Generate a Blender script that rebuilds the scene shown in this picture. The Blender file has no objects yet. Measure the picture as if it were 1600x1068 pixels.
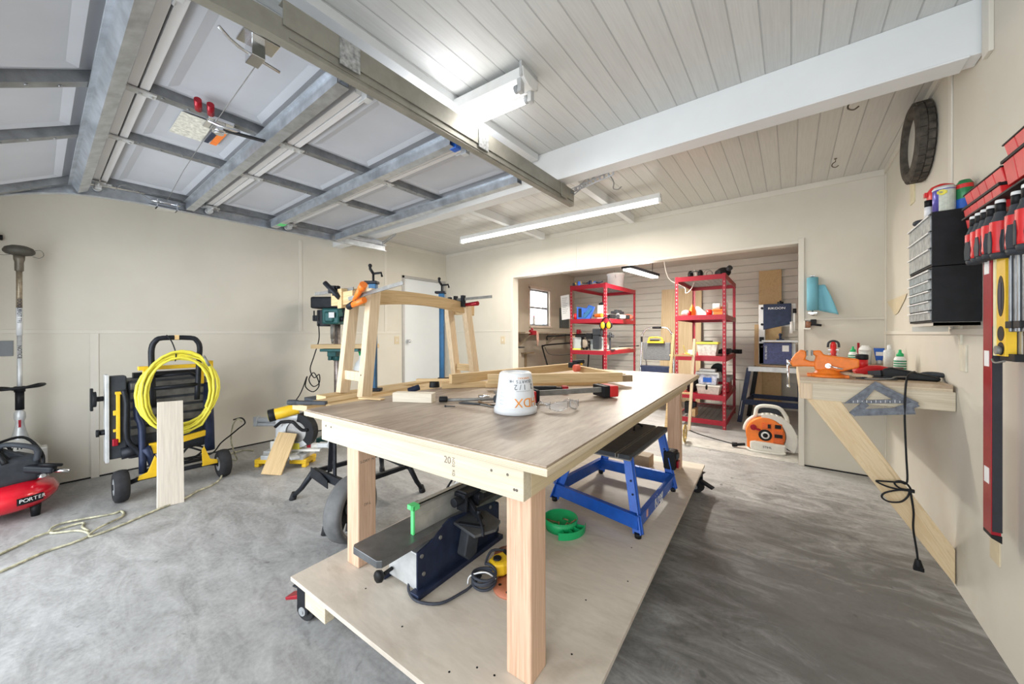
import bpy, math, random
from mathutils import Matrix, Vector
from math import sin, cos, pi, radians as R
random.seed(7)
sc = bpy.context.scene
COL = sc.collection
# ---------------- camera ----------------
def make_camera():
    yaw, pit, rol, f, sy = 0.6535, -0.0016, -0.0018, 569.0, -10.8
    fwd = Vector((-sin(yaw)*cos(pit), cos(yaw)*cos(pit), sin(pit)))
    r0 = Vector((cos(yaw), sin(yaw), 0)); u0 = r0.cross(fwd)
    r = r0*cos(rol)+u0*sin(rol); u = u0*cos(rol)-r0*sin(rol)
    cd = bpy.data.cameras.new('camera'); co = bpy.data.objects.new('camera', cd); COL.objects.link(co)
    co.matrix_world = Matrix(((r.x, u.x, -fwd.x, 0), (r.y, u.y, -fwd.y, 0), (r.z, u.z, -fwd.z, 1.2), (0, 0, 0, 1)))
    cd.sensor_width = 36; cd.lens = f/1600*36; cd.shift_y = sy/1600; cd.clip_start = .02
    sc.camera = co
make_camera()
# ---------------- world and light ----------------
w = bpy.data.worlds.new('sky'); sc.world = w; w.use_nodes = True
bg = w.node_tree.nodes['Background']
bg.inputs[0].default_value = (0.80, 0.90, 1.0, 1); bg.inputs[1].default_value = 1.6
def area(name, loc, rot, sx, sy, power, col=(1, 1, 1), spread=180):
    l = bpy.data.lights.new(name, 'AREA'); l.shape = 'RECTANGLE'; l.size = sx; l.size_y = sy
    l.energy = power; l.color = col; l.spread = R(spread)
    o = bpy.data.objects.new(name, l); COL.objects.link(o); o.location = loc; o.rotation_euler = [R(a) for a in rot]
    return o
area('daylight_garage_door', (-2.6, -1.25, 1.1), (90, 0, 0), 3.2, 2.2, 105, (0.90, 0.95, 1.0))
area('front_right_fill', (-0.1, -1.25, 1.35), (90, 0, 0), 1.8, 2.2, 46, (0.94, 0.97, 1.0))  # added fill from behind the camera, brightens the right side
area('daylight_alcove_window', (-3.9, 5.79, 1.7), (0, -90, 0), .6, .55, 9, (0.9, 0.95, 1.0))
area('tube_light_glow', (-1.68, 1.50, 2.405), (0, 0, 0), 1.1, .1, 15, (1, .97, .93))
pl = bpy.data.lights.new('alcove_lamp_fill', 'POINT'); pl.energy = 34; pl.color = (1, .95, .86); pl.shadow_soft_size = .15
po = bpy.data.objects.new('alcove_lamp_fill', pl); COL.objects.link(po); po.location = (-1.62, 5.0, 1.93)
area('strip_light_glow', (-2.17, 3.40, 2.385), (0, 0, 0), 2.35, .06, 62, (1, .93, .82))
area('alcove_light_glow', (-1.64, 5.10, 2.0), (0, 0, 0), .08, .9, 62, (1, .95, .86))
sc.view_settings.view_transform = 'Standard'; sc.view_settings.look = 'None'
sc.view_settings.exposure = 0.10; sc.view_settings.gamma = 1; sc.view_settings.use_curve_mapping = False
# ---------------- materials ----------------
def new_mat(name):
    m = bpy.data.materials.new(name); m.use_nodes = True
    nt = m.node_tree; b = nt.nodes['Principled BSDF']
    return m, nt, b
def ramp(nt, src, stops):
    n = nt.nodes.new('ShaderNodeValToRGB'); e = n.color_ramp.elements
    while len(e) < len(stops): e.new(.5)
    for k, (p, c) in enumerate(stops):
        e[k].position = p; e[k].color = (*c, 1) if len(c) == 3 else c
    nt.links.new(src, n.inputs[0]); return n.outputs[0]
def noise(nt, vec, scale, detail=4, rough=.6, dist=0):
    n = nt.nodes.new('ShaderNodeTexNoise'); n.inputs['Scale'].default_value = scale
    n.inputs['Detail'].default_value = detail; n.inputs['Roughness'].default_value = rough
    n.inputs['Distortion'].default_value = dist
    nt.links.new(vec, n.inputs['Vector']); return n.outputs['Fac']
def coords(nt, scale=(1, 1, 1), rot=(0, 0, 0), loc=(0, 0, 0)):
    t = nt.nodes.new('ShaderNodeTexCoord'); mp = nt.nodes.new('ShaderNodeMapping')
    mp.inputs['Scale'].default_value = scale; mp.inputs['Rotation'].default_value = rot; mp.inputs['Location'].default_value = loc
    nt.links.new(t.outputs['Object'], mp.inputs['Vector']); return mp.outputs[0]
def bump(nt, b, h, strength=.2, dist=.01):
    n = nt.nodes.new('ShaderNodeBump'); n.inputs['Strength'].default_value = strength; n.inputs['Distance'].default_value = dist
    nt.links.new(h, n.inputs['Height']); nt.links.new(n.outputs[0], b.inputs['Normal'])
def mixc(nt, fac, a, b_, mode='MIX'):
    n = nt.nodes.new('ShaderNodeMix'); n.data_type = 'RGBA'; n.blend_type = mode
    for s, v in ((n.inputs[0], fac), (n.inputs[6], a), (n.inputs[7], b_)):
        if hasattr(v, 'links'): nt.links.new(v, s)
        elif isinstance(v, (int, float)): s.default_value = v
        else: s.default_value = (*v, 1)
    return n.outputs[2]
def math_n(nt, op, a, b_=None):
    n = nt.nodes.new('ShaderNodeMath'); n.operation = op
    for s, v in ((n.inputs[0], a), (n.inputs[1], b_)):
        if v is None: continue
        if hasattr(v, 'links'): nt.links.new(v, s)
        else: s.default_value = v
    return n.outputs[0]
CACHE = {}
def paint(name, col, rough=.5, metal=0, var=.12, scale=18, bmp=.0, coat=0):
    if name in CACHE: return CACHE[name]
    m, nt, b = new_mat(name)
    f = noise(nt, coords(nt), scale)
    lo = tuple(c*(1-var) for c in col); hi = tuple(min(1, c*(1+var)) for c in col)
    nt.links.new(ramp(nt, f, [(.3, lo), (.7, hi)]), b.inputs['Base Color'])
    b.inputs['Roughness'].default_value = rough; b.inputs['Metallic'].default_value = metal
    if max(col) < .08: b.inputs['Specular IOR Level'].default_value = .22
    if coat: b.inputs['Coat Weight'].default_value = coat
    if bmp: bump(nt, b, noise(nt, coords(nt), scale*8), bmp, .002)
    CACHE[name] = m; return m
def wood(name, c1, c2, axis=0, sc_=1.0, rough=.6, knots=False, dark=None):
    if name in CACHE: return CACHE[name]
    m, nt, b = new_mat(name)
    s = [9*sc_]*3; s[axis] = .55*sc_
    v = coords(nt, s)
    f = noise(nt, v, 2.2, 5, .65, 1.2)
    s2 = [90*sc_]*3; s2[axis] = 2*sc_
    g = noise(nt, coords(nt, s2), 2, 3, .6)
    c = ramp(nt, f, [(.32, c1), (.5, c2), (.62, tuple((a+q)/2 for a, q in zip(c1, c2))), (.72, c2)])
    c = mixc(nt, .35, c, ramp(nt, g, [(.35, tuple(x*.72 for x in c1)), (.6, c2)]))
    if knots:
        vo = nt.nodes.new('ShaderNodeTexVoronoi'); vo.inputs['Scale'].default_value = 2.3
        ks = [1.4]*3; ks[axis] = .8
        nt.links.new(coords(nt, ks, loc=(.37, .21, .53)), vo.inputs['Vector'])
        kk = ramp(nt, vo.outputs['Distance'], [(.035, (1, 1, 1)), (.075, (0, 0, 0))])
        c = mixc(nt, kk, c, tuple(x*.35 for x in c1))
    nt.links.new(c, b.inputs['Base Color']); b.inputs['Roughness'].default_value = rough
    bump(nt, b, g, .12, .002)
    CACHE[name] = m; return m
def emit(name, col, st):
    m, nt, b = new_mat(name)
    b.inputs['Base Color'].default_value = (*col, 1); b.inputs['Emission Color'].default_value = (*col, 1)
    b.inputs['Emission Strength'].default_value = st; return m
def glassy(name, col=(1, 1, 1), rough=.05, ior=1.45, alpha=None, trans=1.0):
    if name in CACHE: return CACHE[name]
    m, nt, b = new_mat(name)
    b.inputs['Base Color'].default_value = (*col, 1); b.inputs['Roughness'].default_value = rough
    b.inputs['IOR'].default_value = ior; b.inputs['Transmission Weight'].default_value = trans
    if alpha is not None: b.inputs['Alpha'].default_value = alpha
    CACHE[name] = m; return m
# ---------------- mesh building ----------------
def frame(d, up=(0, 0, 1)):
    d = Vector(d).normalized(); up = Vector(up)
    if abs(d.dot(up.normalized())) > .98: up = Vector((0, 1, 0)) if abs(d.y) < .9 else Vector((1, 0, 0))
    s = up.cross(d).normalized(); u = d.cross(s).normalized()
    return s, u, d
class MB:
    def __init__(self): self.v = []; self.f = []; self.s = []; self.m = []; self.mi = 0; self.M = Matrix()
    def mat(self, i): self.mi = i; return self
    def at(self, loc=(0, 0, 0), rot=(0, 0, 0)):
        self.M = Matrix.Translation(loc) @ Matrix.Rotation(rot[2], 4, 'Z') @ Matrix.Rotation(rot[1], 4, 'Y') @ Matrix.Rotation(rot[0], 4, 'X'); return self
    def add(self, vs, fs, smooth=False):
        n = len(self.v); self.v += [tuple(self.M @ Vector(p)) for p in vs]
        for i, f in enumerate(fs):
            self.f.append([n+k for k in f]); self.m.append(self.mi)
            self.s.append(smooth if isinstance(smooth, bool) else smooth[i])
        return self
    def bx(self, x0, y0, z0, x1, y1, z1):
        vs = [(x, y, z) for z in (z0, z1) for y in (y0, y1) for x in (x0, x1)]
        return self.add(vs, [(0, 2, 3, 1), (4, 5, 7, 6), (0, 1, 5, 4), (2, 6, 7, 3), (0, 4, 6, 2), (1, 3, 7, 5)])
    def box(self, c, s, rot=None):
        hx, hy, hz = s[0]/2, s[1]/2, s[2]/2
        if rot is None: return self.bx(c[0]-hx, c[1]-hy, c[2]-hz, c[0]+hx, c[1]+hy, c[2]+hz)
        M = self.M; self.M = M @ Matrix.Translation(c) @ Matrix.Rotation(rot[2], 4, 'Z') @ Matrix.Rotation(rot[1], 4, 'Y') @ Matrix.Rotation(rot[0], 4, 'X')
        self.bx(-hx, -hy, -hz, hx, hy, hz); self.M = M; return self
    def beam(self, a, b, w, h, up=(0, 0, 1)):
        a, b = Vector(a), Vector(b); s, u, d = frame(b-a, up); s = s*w/2; u = u*h/2
        vs = [p+i*s+j*u for p in (a, b) for i, j in ((-1, -1), (1, -1), (1, 1), (-1, 1))]
        return self.add(vs, [(3, 2, 1, 0), (4, 5, 6, 7), (0, 1, 5, 4), (1, 2, 6, 5), (2, 3, 7, 6), (3, 0, 4, 7)])
    def cyl(self, a, b, r, r2=None, n=16, cap=True):
        if r2 is None: r2 = r
        a, b = Vector(a), Vector(b); s, u, d = frame(b-a)
        vs = [p+(s*cos(2*pi*k/n)+u*sin(2*pi*k/n))*q for p, q in ((a, r), (b, r2)) for k in range(n)]
        fs = [(k, (k+1) % n, n+(k+1) % n, n+k) for k in range(n)]; sm = [True]*n
        if cap: fs += [tuple(range(n))[::-1], tuple(range(n, 2*n))]; sm += [False, False]
        return self.add(vs, fs, sm)
    def pipe(self, a, b, r, ri, n=24):      # a ring or hollow tube
        a, b = Vector(a), Vector(b); s, u, d = frame(b-a)
        vs = [p+(s*cos(2*pi*k/n)+u*sin(2*pi*k/n))*q for p, q in ((a, r), (b, r), (b, ri), (a, ri)) for k in range(n)]
        fs = []; sm = []
        for j in range(4):
            for k in range(n):
                k2 = (k+1) % n; j2 = (j+1) % 4
                fs.append((j*n+k, j*n+k2, j2*n+k2, j2*n+k)); sm.append(j in (0, 2))
        return self.add(vs, fs, sm)
    def tube(self, pts, r, n=8, closed=False, sub=0):
        P = [Vector(p) for p in pts]
        if sub: P = smooth_pts(P, sub, closed)
        m = len(P); vs = []; prev = None
        for i in range(m):
            if closed: d = P[(i+1) % m]-P[i-1]
            else: d = P[min(i+1, m-1)]-P[max(i-1, 0)]
            if d.length < 1e-9: d = Vector((0, 0, 1))
            d.normalize()
            if prev is None: s, u, _ = frame(d)
            else:
                s = prev-d*prev.dot(d)
                if s.length < 1e-6: s, u, _ = frame(d)
                s.normalize(); u = d.cross(s)
            prev = s; rr = r[i] if isinstance(r, (list, tuple)) else r
            vs += [P[i]+(s*cos(2*pi*k/n)+u*sin(2*pi*k/n))*rr for k in range(n)]
        fs = []; q = m if closed else m-1
        for i in range(q):
            for k in range(n):
                a = i*n; b = ((i+1) % m)*n
                fs.append((a+k, a+(k+1) % n, b+(k+1) % n, b+k))
        sm = [True]*len(fs)
        if not closed: fs += [tuple(range(n))[::-1], tuple(range((m-1)*n, m*n))]; sm += [False, False]
        return self.add(vs, fs, sm)
    def lathe(self, prof, c=(0, 0, 0), axis=(0, 0, 1), n=28, flat=False):
        s, u, d = frame(axis); c = Vector(c); vs = []
        for r, z in prof: vs += [c+d*z+(s*cos(2*pi*k/n)+u*sin(2*pi*k/n))*max(r, 1e-5) for k in range(n)]
        fs = [(i*n+k, i*n+(k+1) % n, (i+1)*n+(k+1) % n, (i+1)*n+k) for i in range(len(prof)-1) for k in range(n)]
        return self.add(vs, fs, not flat)
    def prism(self, poly, a, h, ex=(1, 0, 0), ey=(0, 1, 0), smooth=False):   # polygon in the plane (ex, ey) at a, pushed along ex x ey by h
        a = Vector(a); ex = Vector(ex); ey = Vector(ey); d = ex.cross(ey).normalized()*h; n = len(poly)
        vs = [a+ex*p[0]+ey*p[1] for p in poly]; vs += [v+d for v in vs]
        fs = [tuple(range(n))[::-1], tuple(range(n, 2*n))]+[(k, (k+1) % n, n+(k+1) % n, n+k) for k in range(n)]
        return self.add(vs, fs, [False, False]+[smooth]*n)
    def sph(self, c, r, n=16, m=10, z0=-1, z1=1):
        if isinstance(r, (int, float)): r = (r, r, r)
        vs = []; a0, a1 = math.asin(z0), math.asin(z1)
        for j in range(m+1):
            t = a0+(a1-a0)*j/m
            vs += [(c[0]+r[0]*max(cos(t), 1e-4)*cos(2*pi*k/n), c[1]+r[1]*max(cos(t), 1e-4)*sin(2*pi*k/n), c[2]+r[2]*sin(t)) for k in range(n)]
        fs = [(j*n+k, j*n+(k+1) % n, (j+1)*n+(k+1) % n, (j+1)*n+k) for j in range(m) for k in range(n)]
        sm = [True]*len(fs)
        fs += [tuple(range(n))[::-1], tuple(range(m*n, (m+1)*n))]; sm += [z0 < -.9, z1 > .9]
        return self.add(vs, fs, sm)
    def torus(self, c, R_, r, axis=(0, 0, 1), n=32, m=10, arc=(0, 2*pi)):
        s, u, d = frame(axis); c = Vector(c); full = abs(arc[1]-arc[0]-2*pi) < 1e-6
        pts = [c+(s*cos(t)+u*sin(t))*R_ for t in [arc[0]+(arc[1]-arc[0])*k/(n if full else n-1) for k in range(n)]]
        return self.tube(pts, r, m, closed=full)
    def build(self, name, mats, parent=None, bevel=0, seg=2, loc=None, rz=0, rot=None, solid=0):
        me = bpy.data.meshes.new(name); me.from_pydata(self.v, [], self.f)
        if not isinstance(mats, (list, tuple)): mats = [mats]
        for m in mats: me.materials.append(m)
        me.polygons.foreach_set('use_smooth', self.s); me.polygons.foreach_set('material_index', self.m)
        me.update()
        o = bpy.data.objects.new(name, me); COL.objects.link(o)
        if parent: o.parent = parent
        if loc: o.location = loc
        if rot: o.rotation_euler = rot
        elif rz: o.rotation_euler = (0, 0, rz)
        if bevel:
            b = o.modifiers.new('bevel', 'BEVEL'); b.width = bevel; b.segments = seg; b.limit_method = 'ANGLE'; b.angle_limit = R(40)
        return o
def smooth_pts(P, sub, closed=False):
    out = []; m = len(P); q = m if closed else m-1
    for i in range(q):
        if closed: a, b, c, d = P[i-1], P[i], P[(i+1) % m], P[(i+2) % m]
        else: a, b, c, d = P[max(i-1, 0)], P[i], P[i+1], P[min(i+2, m-1)]
        for k in range(sub):
            t = k/sub
            out.append(.5*((2*b)+(c-a)*t+(2*a-5*b+4*c-d)*t*t+(3*b-a-3*c+d)*t**3))
    if not closed: out.append(P[-1])
    return out
def tag(o, label=None, cat=None, group=None, kind=None):
    if label: o['label'] = label
    if cat: o['category'] = cat
    if group: o['group'] = group
    if kind: o['kind'] = kind
    return o
def thing(name, label, cat, loc=(0, 0, 0), rz=0, group=None, rot=None):
    o = bpy.data.objects.new(name, None); COL.objects.link(o); o.empty_display_size = .1
    o.location = loc; o.rotation_euler = rot if rot else (0, 0, rz)
    return tag(o, label, cat, group)
def struct(name, mb, m, bevel=0): return tag(mb.build(name, m, bevel=bevel), kind='structure')
def copy_tree(o, parent=None):
    c = o.copy(); COL.objects.link(c)
    if parent: c.parent = parent
    for ch in list(o.children): copy_tree(ch, c)
    return c
def text(name, s, size, m, parent, loc, rot, depth=.0006, align='CENTER', sx=1):
    cu = bpy.data.curves.new(name, 'FONT'); cu.body = s; cu.size = size; cu.extrude = depth; cu.align_x = align; cu.align_y = 'CENTER'
    t = bpy.data.objects.new('tmp', cu); COL.objects.link(t)
    dg = bpy.context.evaluated_depsgraph_get(); me = bpy.data.meshes.new_from_object(t.evaluated_get(dg))
    bpy.data.objects.remove(t); me.name = name; me.materials.clear(); me.materials.append(m)
    o = bpy.data.objects.new(name, me); COL.objects.link(o); o.parent = parent
    o.location = loc; o.rotation_euler = rot; o.scale = (sx, 1, 1)
    return o
def plank_obj(name, a, b, w_, t_, mat, label=None, cat=None, group=None, up=(0, 0, 1), parent=None, bevel=.002):
    # a board from a to b, modelled lying along its own x so that the grain runs along it
    a, b = Vector(a), Vector(b); s, u, d = frame(b-a, up); L = (b-a).length
    o = MB().box((0, 0, 0), (L, w_, t_)).build(name, mat, parent, bevel=bevel)
    m = Matrix((d, -s, u)).transposed().to_4x4() if d.cross(-s).dot(u) > 0 else Matrix((d, s, u)).transposed().to_4x4()
    o.matrix_world = Matrix.Translation((a+b)/2) @ m
    if label: tag(o, label, cat, group)
    return o
# common materials
M = {}
M['steel'] = paint('galvanised steel', (.50, .53, .57), .34, .85, .22, 14)
M['darksteel'] = paint('dark galvanised steel', (.27, .28, .29), .42, .8, .25, 14)
M['track'] = paint('olive track steel', (.30, .29, .25), .5, .5, .15, 9)
M['chrome'] = paint('bright chrome', (.75, .76, .78), .18, 1, .05)
M['bar'] = paint('bare steel bar', (.23, .225, .21), .58, .45, .2, 30)
M['black'] = paint('black plastic', (.011, .0115, .013), .5, 0, .3)
M['blackm'] = paint('black painted metal', (.018, .020, .025), .4, .2, .3)
M['char'] = paint('charcoal plastic', (.045, .05, .058), .55, 0, .2)
M['rubber'] = paint('black rubber', (.028, .028, .03), .8, 0, .25)
M['grey'] = paint('grey plastic', (.30, .31, .32), .5, 0, .12)
M['lgrey'] = paint('light grey metal', (.55, .56, .56), .4, .25, .12)
M['white'] = paint('white plastic', (.80, .81, .80), .4, 0, .04)
M['offwhite'] = paint('off white plastic', (.72, .70, .64), .5, 0, .06)
M['red'] = paint('bright red plastic', (.62, .018, .020), .35, 0, .12)
M['redmetal'] = paint('red powder coat', (.33, .007, .022), .4, .1, .12, 30)
M['dkred'] = paint('dark red metal', (.33, .006, .018), .3, .3, .1)
M['orange'] = paint('orange plastic', (.85, .20, .02), .4, 0, .1)
M['vorange'] = paint('orange cast iron', (.82, .20, .015), .45, 0, .1, 40, .3)
M['yellow'] = paint('yellow plastic', (.80, .50, .02), .4, 0, .1)
M['lyellow'] = paint('lemon yellow plastic', (.80, .70, .08), .45, 0, .1)
M['blue'] = paint('bright blue paint', (.012, .10, .48), .35, .1, .15)
M['poleblue'] = paint('teal blue paint', (.005, .11, .26), .35, .1, .15)
M['navy'] = paint('navy paint', (.022, .030, .062), .38, .15, .25)
M['green'] = paint('green plastic', (.01, .42, .14), .4, 0, .12)
M['lgreen'] = paint('light green tape', (.12, .70, .22), .5, 0, .1)
M['teal'] = paint('dark green casting', (.008, .085, .085), .42, .2, .25)
M['pine'] = wood('pale pine', (.62, .50, .34), (.78, .68, .50), 0)
M['piney'] = wood('pale pine across', (.62, .50, .34), (.78, .68, .50), 1, knots=True)
M['pinez'] = wood('pine upright', (.60, .42, .27), (.74, .58, .40), 2)
M['fir'] = wood('pink fir post', (.52, .29, .18), (.72, .49, .34), 2, 1.0, knots=True)
M['oakx'] = wood('golden oak lengthwise', (.50, .33, .15), (.68, .49, .26), 0)
M['oaky'] = wood('golden oak', (.50, .33, .15), (.68, .49, .26), 1)
M['oakz'] = wood('golden oak upright', (.56, .38, .20), (.76, .58, .36), 2)
M['ply'] = wood('pale plywood', (.60, .50, .37), (.76, .68, .54), 1, .6)
M['plyz'] = wood('tan plywood upright', (.45, .30, .13), (.62, .45, .23), 2, .6)
M['label'] = paint('white label', (.8, .8, .8), .6, 0, .03)
# ---------------- the setting ----------------
XL, XR, YB, YF, ZC = -4.667, .62, 4.25, -.55, 2.555
AX0, AX1, AY = -3.77, .35, 7.2
def wallpaint():
    m, nt, b = new_mat('cream wall paint')
    f = noise(nt, coords(nt), 1.3, 5, .6)
    c = ramp(nt, f, [(.3, (.60, .565, .485)), (.7, (.67, .635, .555))])
    nt.links.new(c, b.inputs['Base Color']); b.inputs['Roughness'].default_value = .6
    bump(nt, b, noise(nt, coords(nt, (60, 60, 25)), 2, 3), .12, .002)
    return m
M['wall'] = wallpaint()
M['wtrim'] = paint('cream trim paint', (.67, .635, .56), .5, 0, .05, 3)
M['beam'] = paint('white beam paint', (.74, .76, .77), .45, 0, .03, 3)
def concrete():
    m, nt, b = new_mat('worn concrete floor')
    big = noise(nt, coords(nt, (1, 1.3, 1)), .9, 6, .62, .6)
    c = ramp(nt, big, [(.30, (.17, .165, .158)), (.47, (.31, .305, .30)), (.66, (.43, .425, .42))])
    st = noise(nt, coords(nt, (2.2, 5.5, 1), (0, 0, .5)), 1.5, 7, .7, 1.0)
    c = mixc(nt, .55, c, ramp(nt, st, [(.33, (.11, .108, .102)), (.5, (.33, .325, .32)), (.68, (.56, .555, .55))]))
    fine = noise(nt, coords(nt), 46, 4, .7)
    c = mixc(nt, .30, c, ramp(nt, fine, [(.3, (.16, .158, .152)), (.65, (.46, .46, .455))]))
    # old stains by the side bench plus painted table shade, with a ragged outline
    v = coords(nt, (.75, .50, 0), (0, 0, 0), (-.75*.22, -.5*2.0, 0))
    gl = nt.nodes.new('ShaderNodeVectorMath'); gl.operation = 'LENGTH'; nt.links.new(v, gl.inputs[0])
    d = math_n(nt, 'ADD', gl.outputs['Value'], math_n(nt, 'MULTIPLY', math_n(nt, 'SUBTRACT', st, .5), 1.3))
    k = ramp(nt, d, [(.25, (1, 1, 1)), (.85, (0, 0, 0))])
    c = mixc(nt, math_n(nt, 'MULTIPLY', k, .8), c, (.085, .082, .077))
    sp = noise(nt, coords(nt, (1, 1, 1), (0, 0, 1)), 13, 2, .5, .3)
    c = mixc(nt, ramp(nt, sp, [(.70, (0, 0, 0)), (.76, (.6, .6, .6))]), c, (.07, .066, .06))
    nt.links.new(c, b.inputs['Base Color'])
    nt.links.new(ramp(nt, st, [(.3, (.42,)*3), (.7, (.62,)*3)]), b.inputs['Roughness'])
    bump(nt, b, math_n(nt, 'ADD', fine, st), .14, .003)
    return m
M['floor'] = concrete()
def planks(name, col, pitch, off, axis=0, var=.05, groove=.035, gcol=.72, rough=.32):
    m, nt, b = new_mat(name)
    t = nt.nodes.new('ShaderNodeTexCoord'); sp = nt.nodes.new('ShaderNodeSeparateXYZ'); nt.links.new(t.outputs['Object'], sp.inputs[0])
    x = math_n(nt, 'DIVIDE', math_n(nt, 'ADD', sp.outputs[axis], 100*pitch-off), pitch)
    fr = math_n(nt, 'FRACT', x)
    edge = math_n(nt, 'MINIMUM', fr, math_n(nt, 'SUBTRACT', 1.0, fr))
    g = ramp(nt, edge, [(groove*.5, (0, 0, 0)), (groove, (1, 1, 1))])
    wn = nt.nodes.new('ShaderNodeTexWhiteNoise'); wn.noise_dimensions = '1D'; nt.links.new(math_n(nt, 'FLOOR', x), wn.inputs['W'])
    base = mixc(nt, wn.outputs['Value'], tuple(c*(1-var) for c in col), tuple(c*(1+var) for c in col))
    gr = noise(nt, coords(nt, (70, 2.2, 70)), 2, 4, .7)
    base = mixc(nt, .25, base, ramp(nt, gr, [(.35, tuple(c*.72 for c in col)), (.6, tuple(min(1, c*1.08) for c in col))]))
    c = mixc(nt, g, tuple(q*gcol for q in col), base)
    nt.links.new(c, b.inputs['Base Color']); b.inputs['Roughness'].default_value = rough
    bump(nt, b, math_n(nt, 'ADD', g, math_n(nt, 'MULTIPLY', gr, .25)), .55, .006)
    return m
M['ceil'] = planks('painted ceiling boards', (.60, .61, .595), .1075, -.427)
M['ceil2'] = planks('painted rear ceiling boards', (.60, .59, .555), .1075, .037)
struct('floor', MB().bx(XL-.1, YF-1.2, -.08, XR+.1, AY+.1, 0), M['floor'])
struct('ceiling', MB().bx(XL-.1, YF-.1, ZC, XR+.1, 2.40, ZC+.06), M['ceil'])
struct('ceiling', MB().bx(XL-.1, 2.40, ZC, XR+.1, YB+.1, ZC+.06), M['ceil2'])
struct('wall_left', MB().bx(XL-.1, YF-.1, 0, XL, 3.36, ZC).bx(XL-.1, 3.36, 2.09, XL, YB+.1, ZC).bx(XL-.1, 4.19, 0, XL, YB+.1, 2.09), M['wall'])
struct('wall_right', MB().bx(XR, YF-.1, 0, XR+.1, YB+.1, ZC), M['wall'])
OX0, OX1, OZ = -3.241, .055, 2.032
struct('wall_back', MB().bx(XL-.1, YB, 0, OX0, YB+.11, ZC).bx(OX1, YB, 0, XR+.1, YB+.11, ZC).bx(OX0, YB, OZ, OX1, YB+.11, ZC), M['wall'])
struct('wall_front', MB().bx(XL-.1, YF-.1, 0, -3.85, YF, ZC).bx(-1.35, YF-.1, 0, -.85, YF, ZC).bx(.55, YF-.1, 0, XR+.1, YF, ZC).bx(-3.85, YF-.1, 2.1, .55, YF, ZC), M['wall'])  # right-hand gap is added, so the front fill can enter
# alcove
struct('wall_far_left', MB().bx(AX0-.1, YB+.11, 0, AX0, 5.46, 2.46).bx(AX0-.1, 6.13, 0, AX0, AY+.1, 2.46).bx(AX0-.1, 5.46, 0, AX0, 6.13, 1.36).bx(AX0-.1, 5.46, 2.04, AX0, 6.13, 2.46).bx(AX0, YB+.11, 0, OX0, YB+.115, 2.46), paint('tan alcove wall', (.50, .44, .35), .6, 0, .06, 3))
struct('wall_far_right', MB().bx(AX1, YB+.11, 0, AX1+.1, AY+.1, 2.46), M['wall'])
struct('ceiling', MB().bx(AX0-.1, YB+.11, 2.46, AX1+.1, AY+.1, 2.5), M['wtrim'])
sd = MB()
M['siding'] = paint('cream lap siding', (.60, .575, .51), .45, 0, .04, 3)
for k in range(17):   # lap siding, tilted boards
    z = .44+k*.119
    sd.add([(AX0, AY, z), (AX1, AY, z), (AX1, AY-.030, z), (AX0, AY-.030, z), (AX0, AY-.018, z+.110), (AX1, AY-.018, z+.110), (AX0, AY, z+.110), (AX1, AY, z+.110)], [(3, 2, 5, 4), (0, 1, 2, 3), (4, 5, 7, 6)])
sd.bx(AX0-.1, AY, 0, AX1+.1, AY+.1, 2.5)
for k in range(30): sd.bx(AX0+.02+k*.14, AY-.012, .0, AX0+.02+k*.14+.125, AY, .42)
struct('wall_far_back', sd, M['siding'])
# big white beam
struct('beam', MB().bx(XL, 2.315, 2.33, XR-.002, 2.42, ZC).bx(XL, 2.31, 2.325, XR-.04, 2.43, 2.335), M['beam'], .003)
tr = lambda n, *b: struct('trim_%d' % n, MB().bx(*b), M['wtrim'], .002)
tr(1, XL, YF, 1.215, XL+.006, 3.32, 1.245)                   # left wall batten
tr(2, XL, .275, 0, XL+.007, .322, 1.215)
tr(3, XL, 1.905, 1.245, XL+.005, 1.945, 2.33)
tr(4, XL, 3.06, 1.245, XL+.005, 3.10, 2.5)
tr(5, XL, 2.4, 2.50, XL+.012, YB, ZC)
tr(6, XL+.01, YB-.012, ZC-.05, XR, YB, ZC)                 # back wall crown
tr(7, OX1, YB-.01, 1.322, XR, YB, 1.338)
tr(8, XL, YB-.005, 1.245, OX0-.02, YB, 1.262)
tr(9, XR-.012, 2.42, ZC-.045, XR, YB, ZC)
tr(10, XR-.010, 1.4, 1.195, XR, YB, 1.222)
tr(11, XR-.007, 2.68, 1.222, XR, 2.725, 2.5)
tr(12, XR-.007, 4.205, 0, XR, YB, 2.5)
tr(13, OX1, YB-.014, 0, OX1+.042, YB+.11, OZ+.04)             # opening casing
tr(14, OX0, YB-.01, OZ-.004, OX1, YB+.11, OZ+.022)
tr(15, OX0-.03, YB-.014, 0, OX0+.012, YB+.12, OZ+.02)
tr(16, XR-.014, 2.235, 2.29, XR, 2.30, ZC)
tr(17, -2.215, YB-.004, OZ+.03, -2.205, YB, 2.5)
tr(18, -1.79, YB-.004, OZ+.03, -1.78, YB, 2.5)
struct('floor_shadow_strip', MB().bx(XL, YF, 0, XL+.004, YB, .012).bx(OX1+.04, YB-.004, 0, XR, YB, .012), M['black'])  # black strips painting the shadow gap where wall meets floor
# boards fixed across the ceiling
struct('trim_19', MB().bx(-1.60, .1, ZC-.045, -1.51, 2.30, ZC), M['beam'], .002)
struct('trim_20', MB().bx(-2.66, 2.43, 2.47, -2.60, 4.12, ZC-.001), M['beam'], .002)
struct('trim_21', MB().bx(-1.47, 2.43, 2.47, -1.41, 4.14, ZC-.001), M['beam'], .002)
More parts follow.
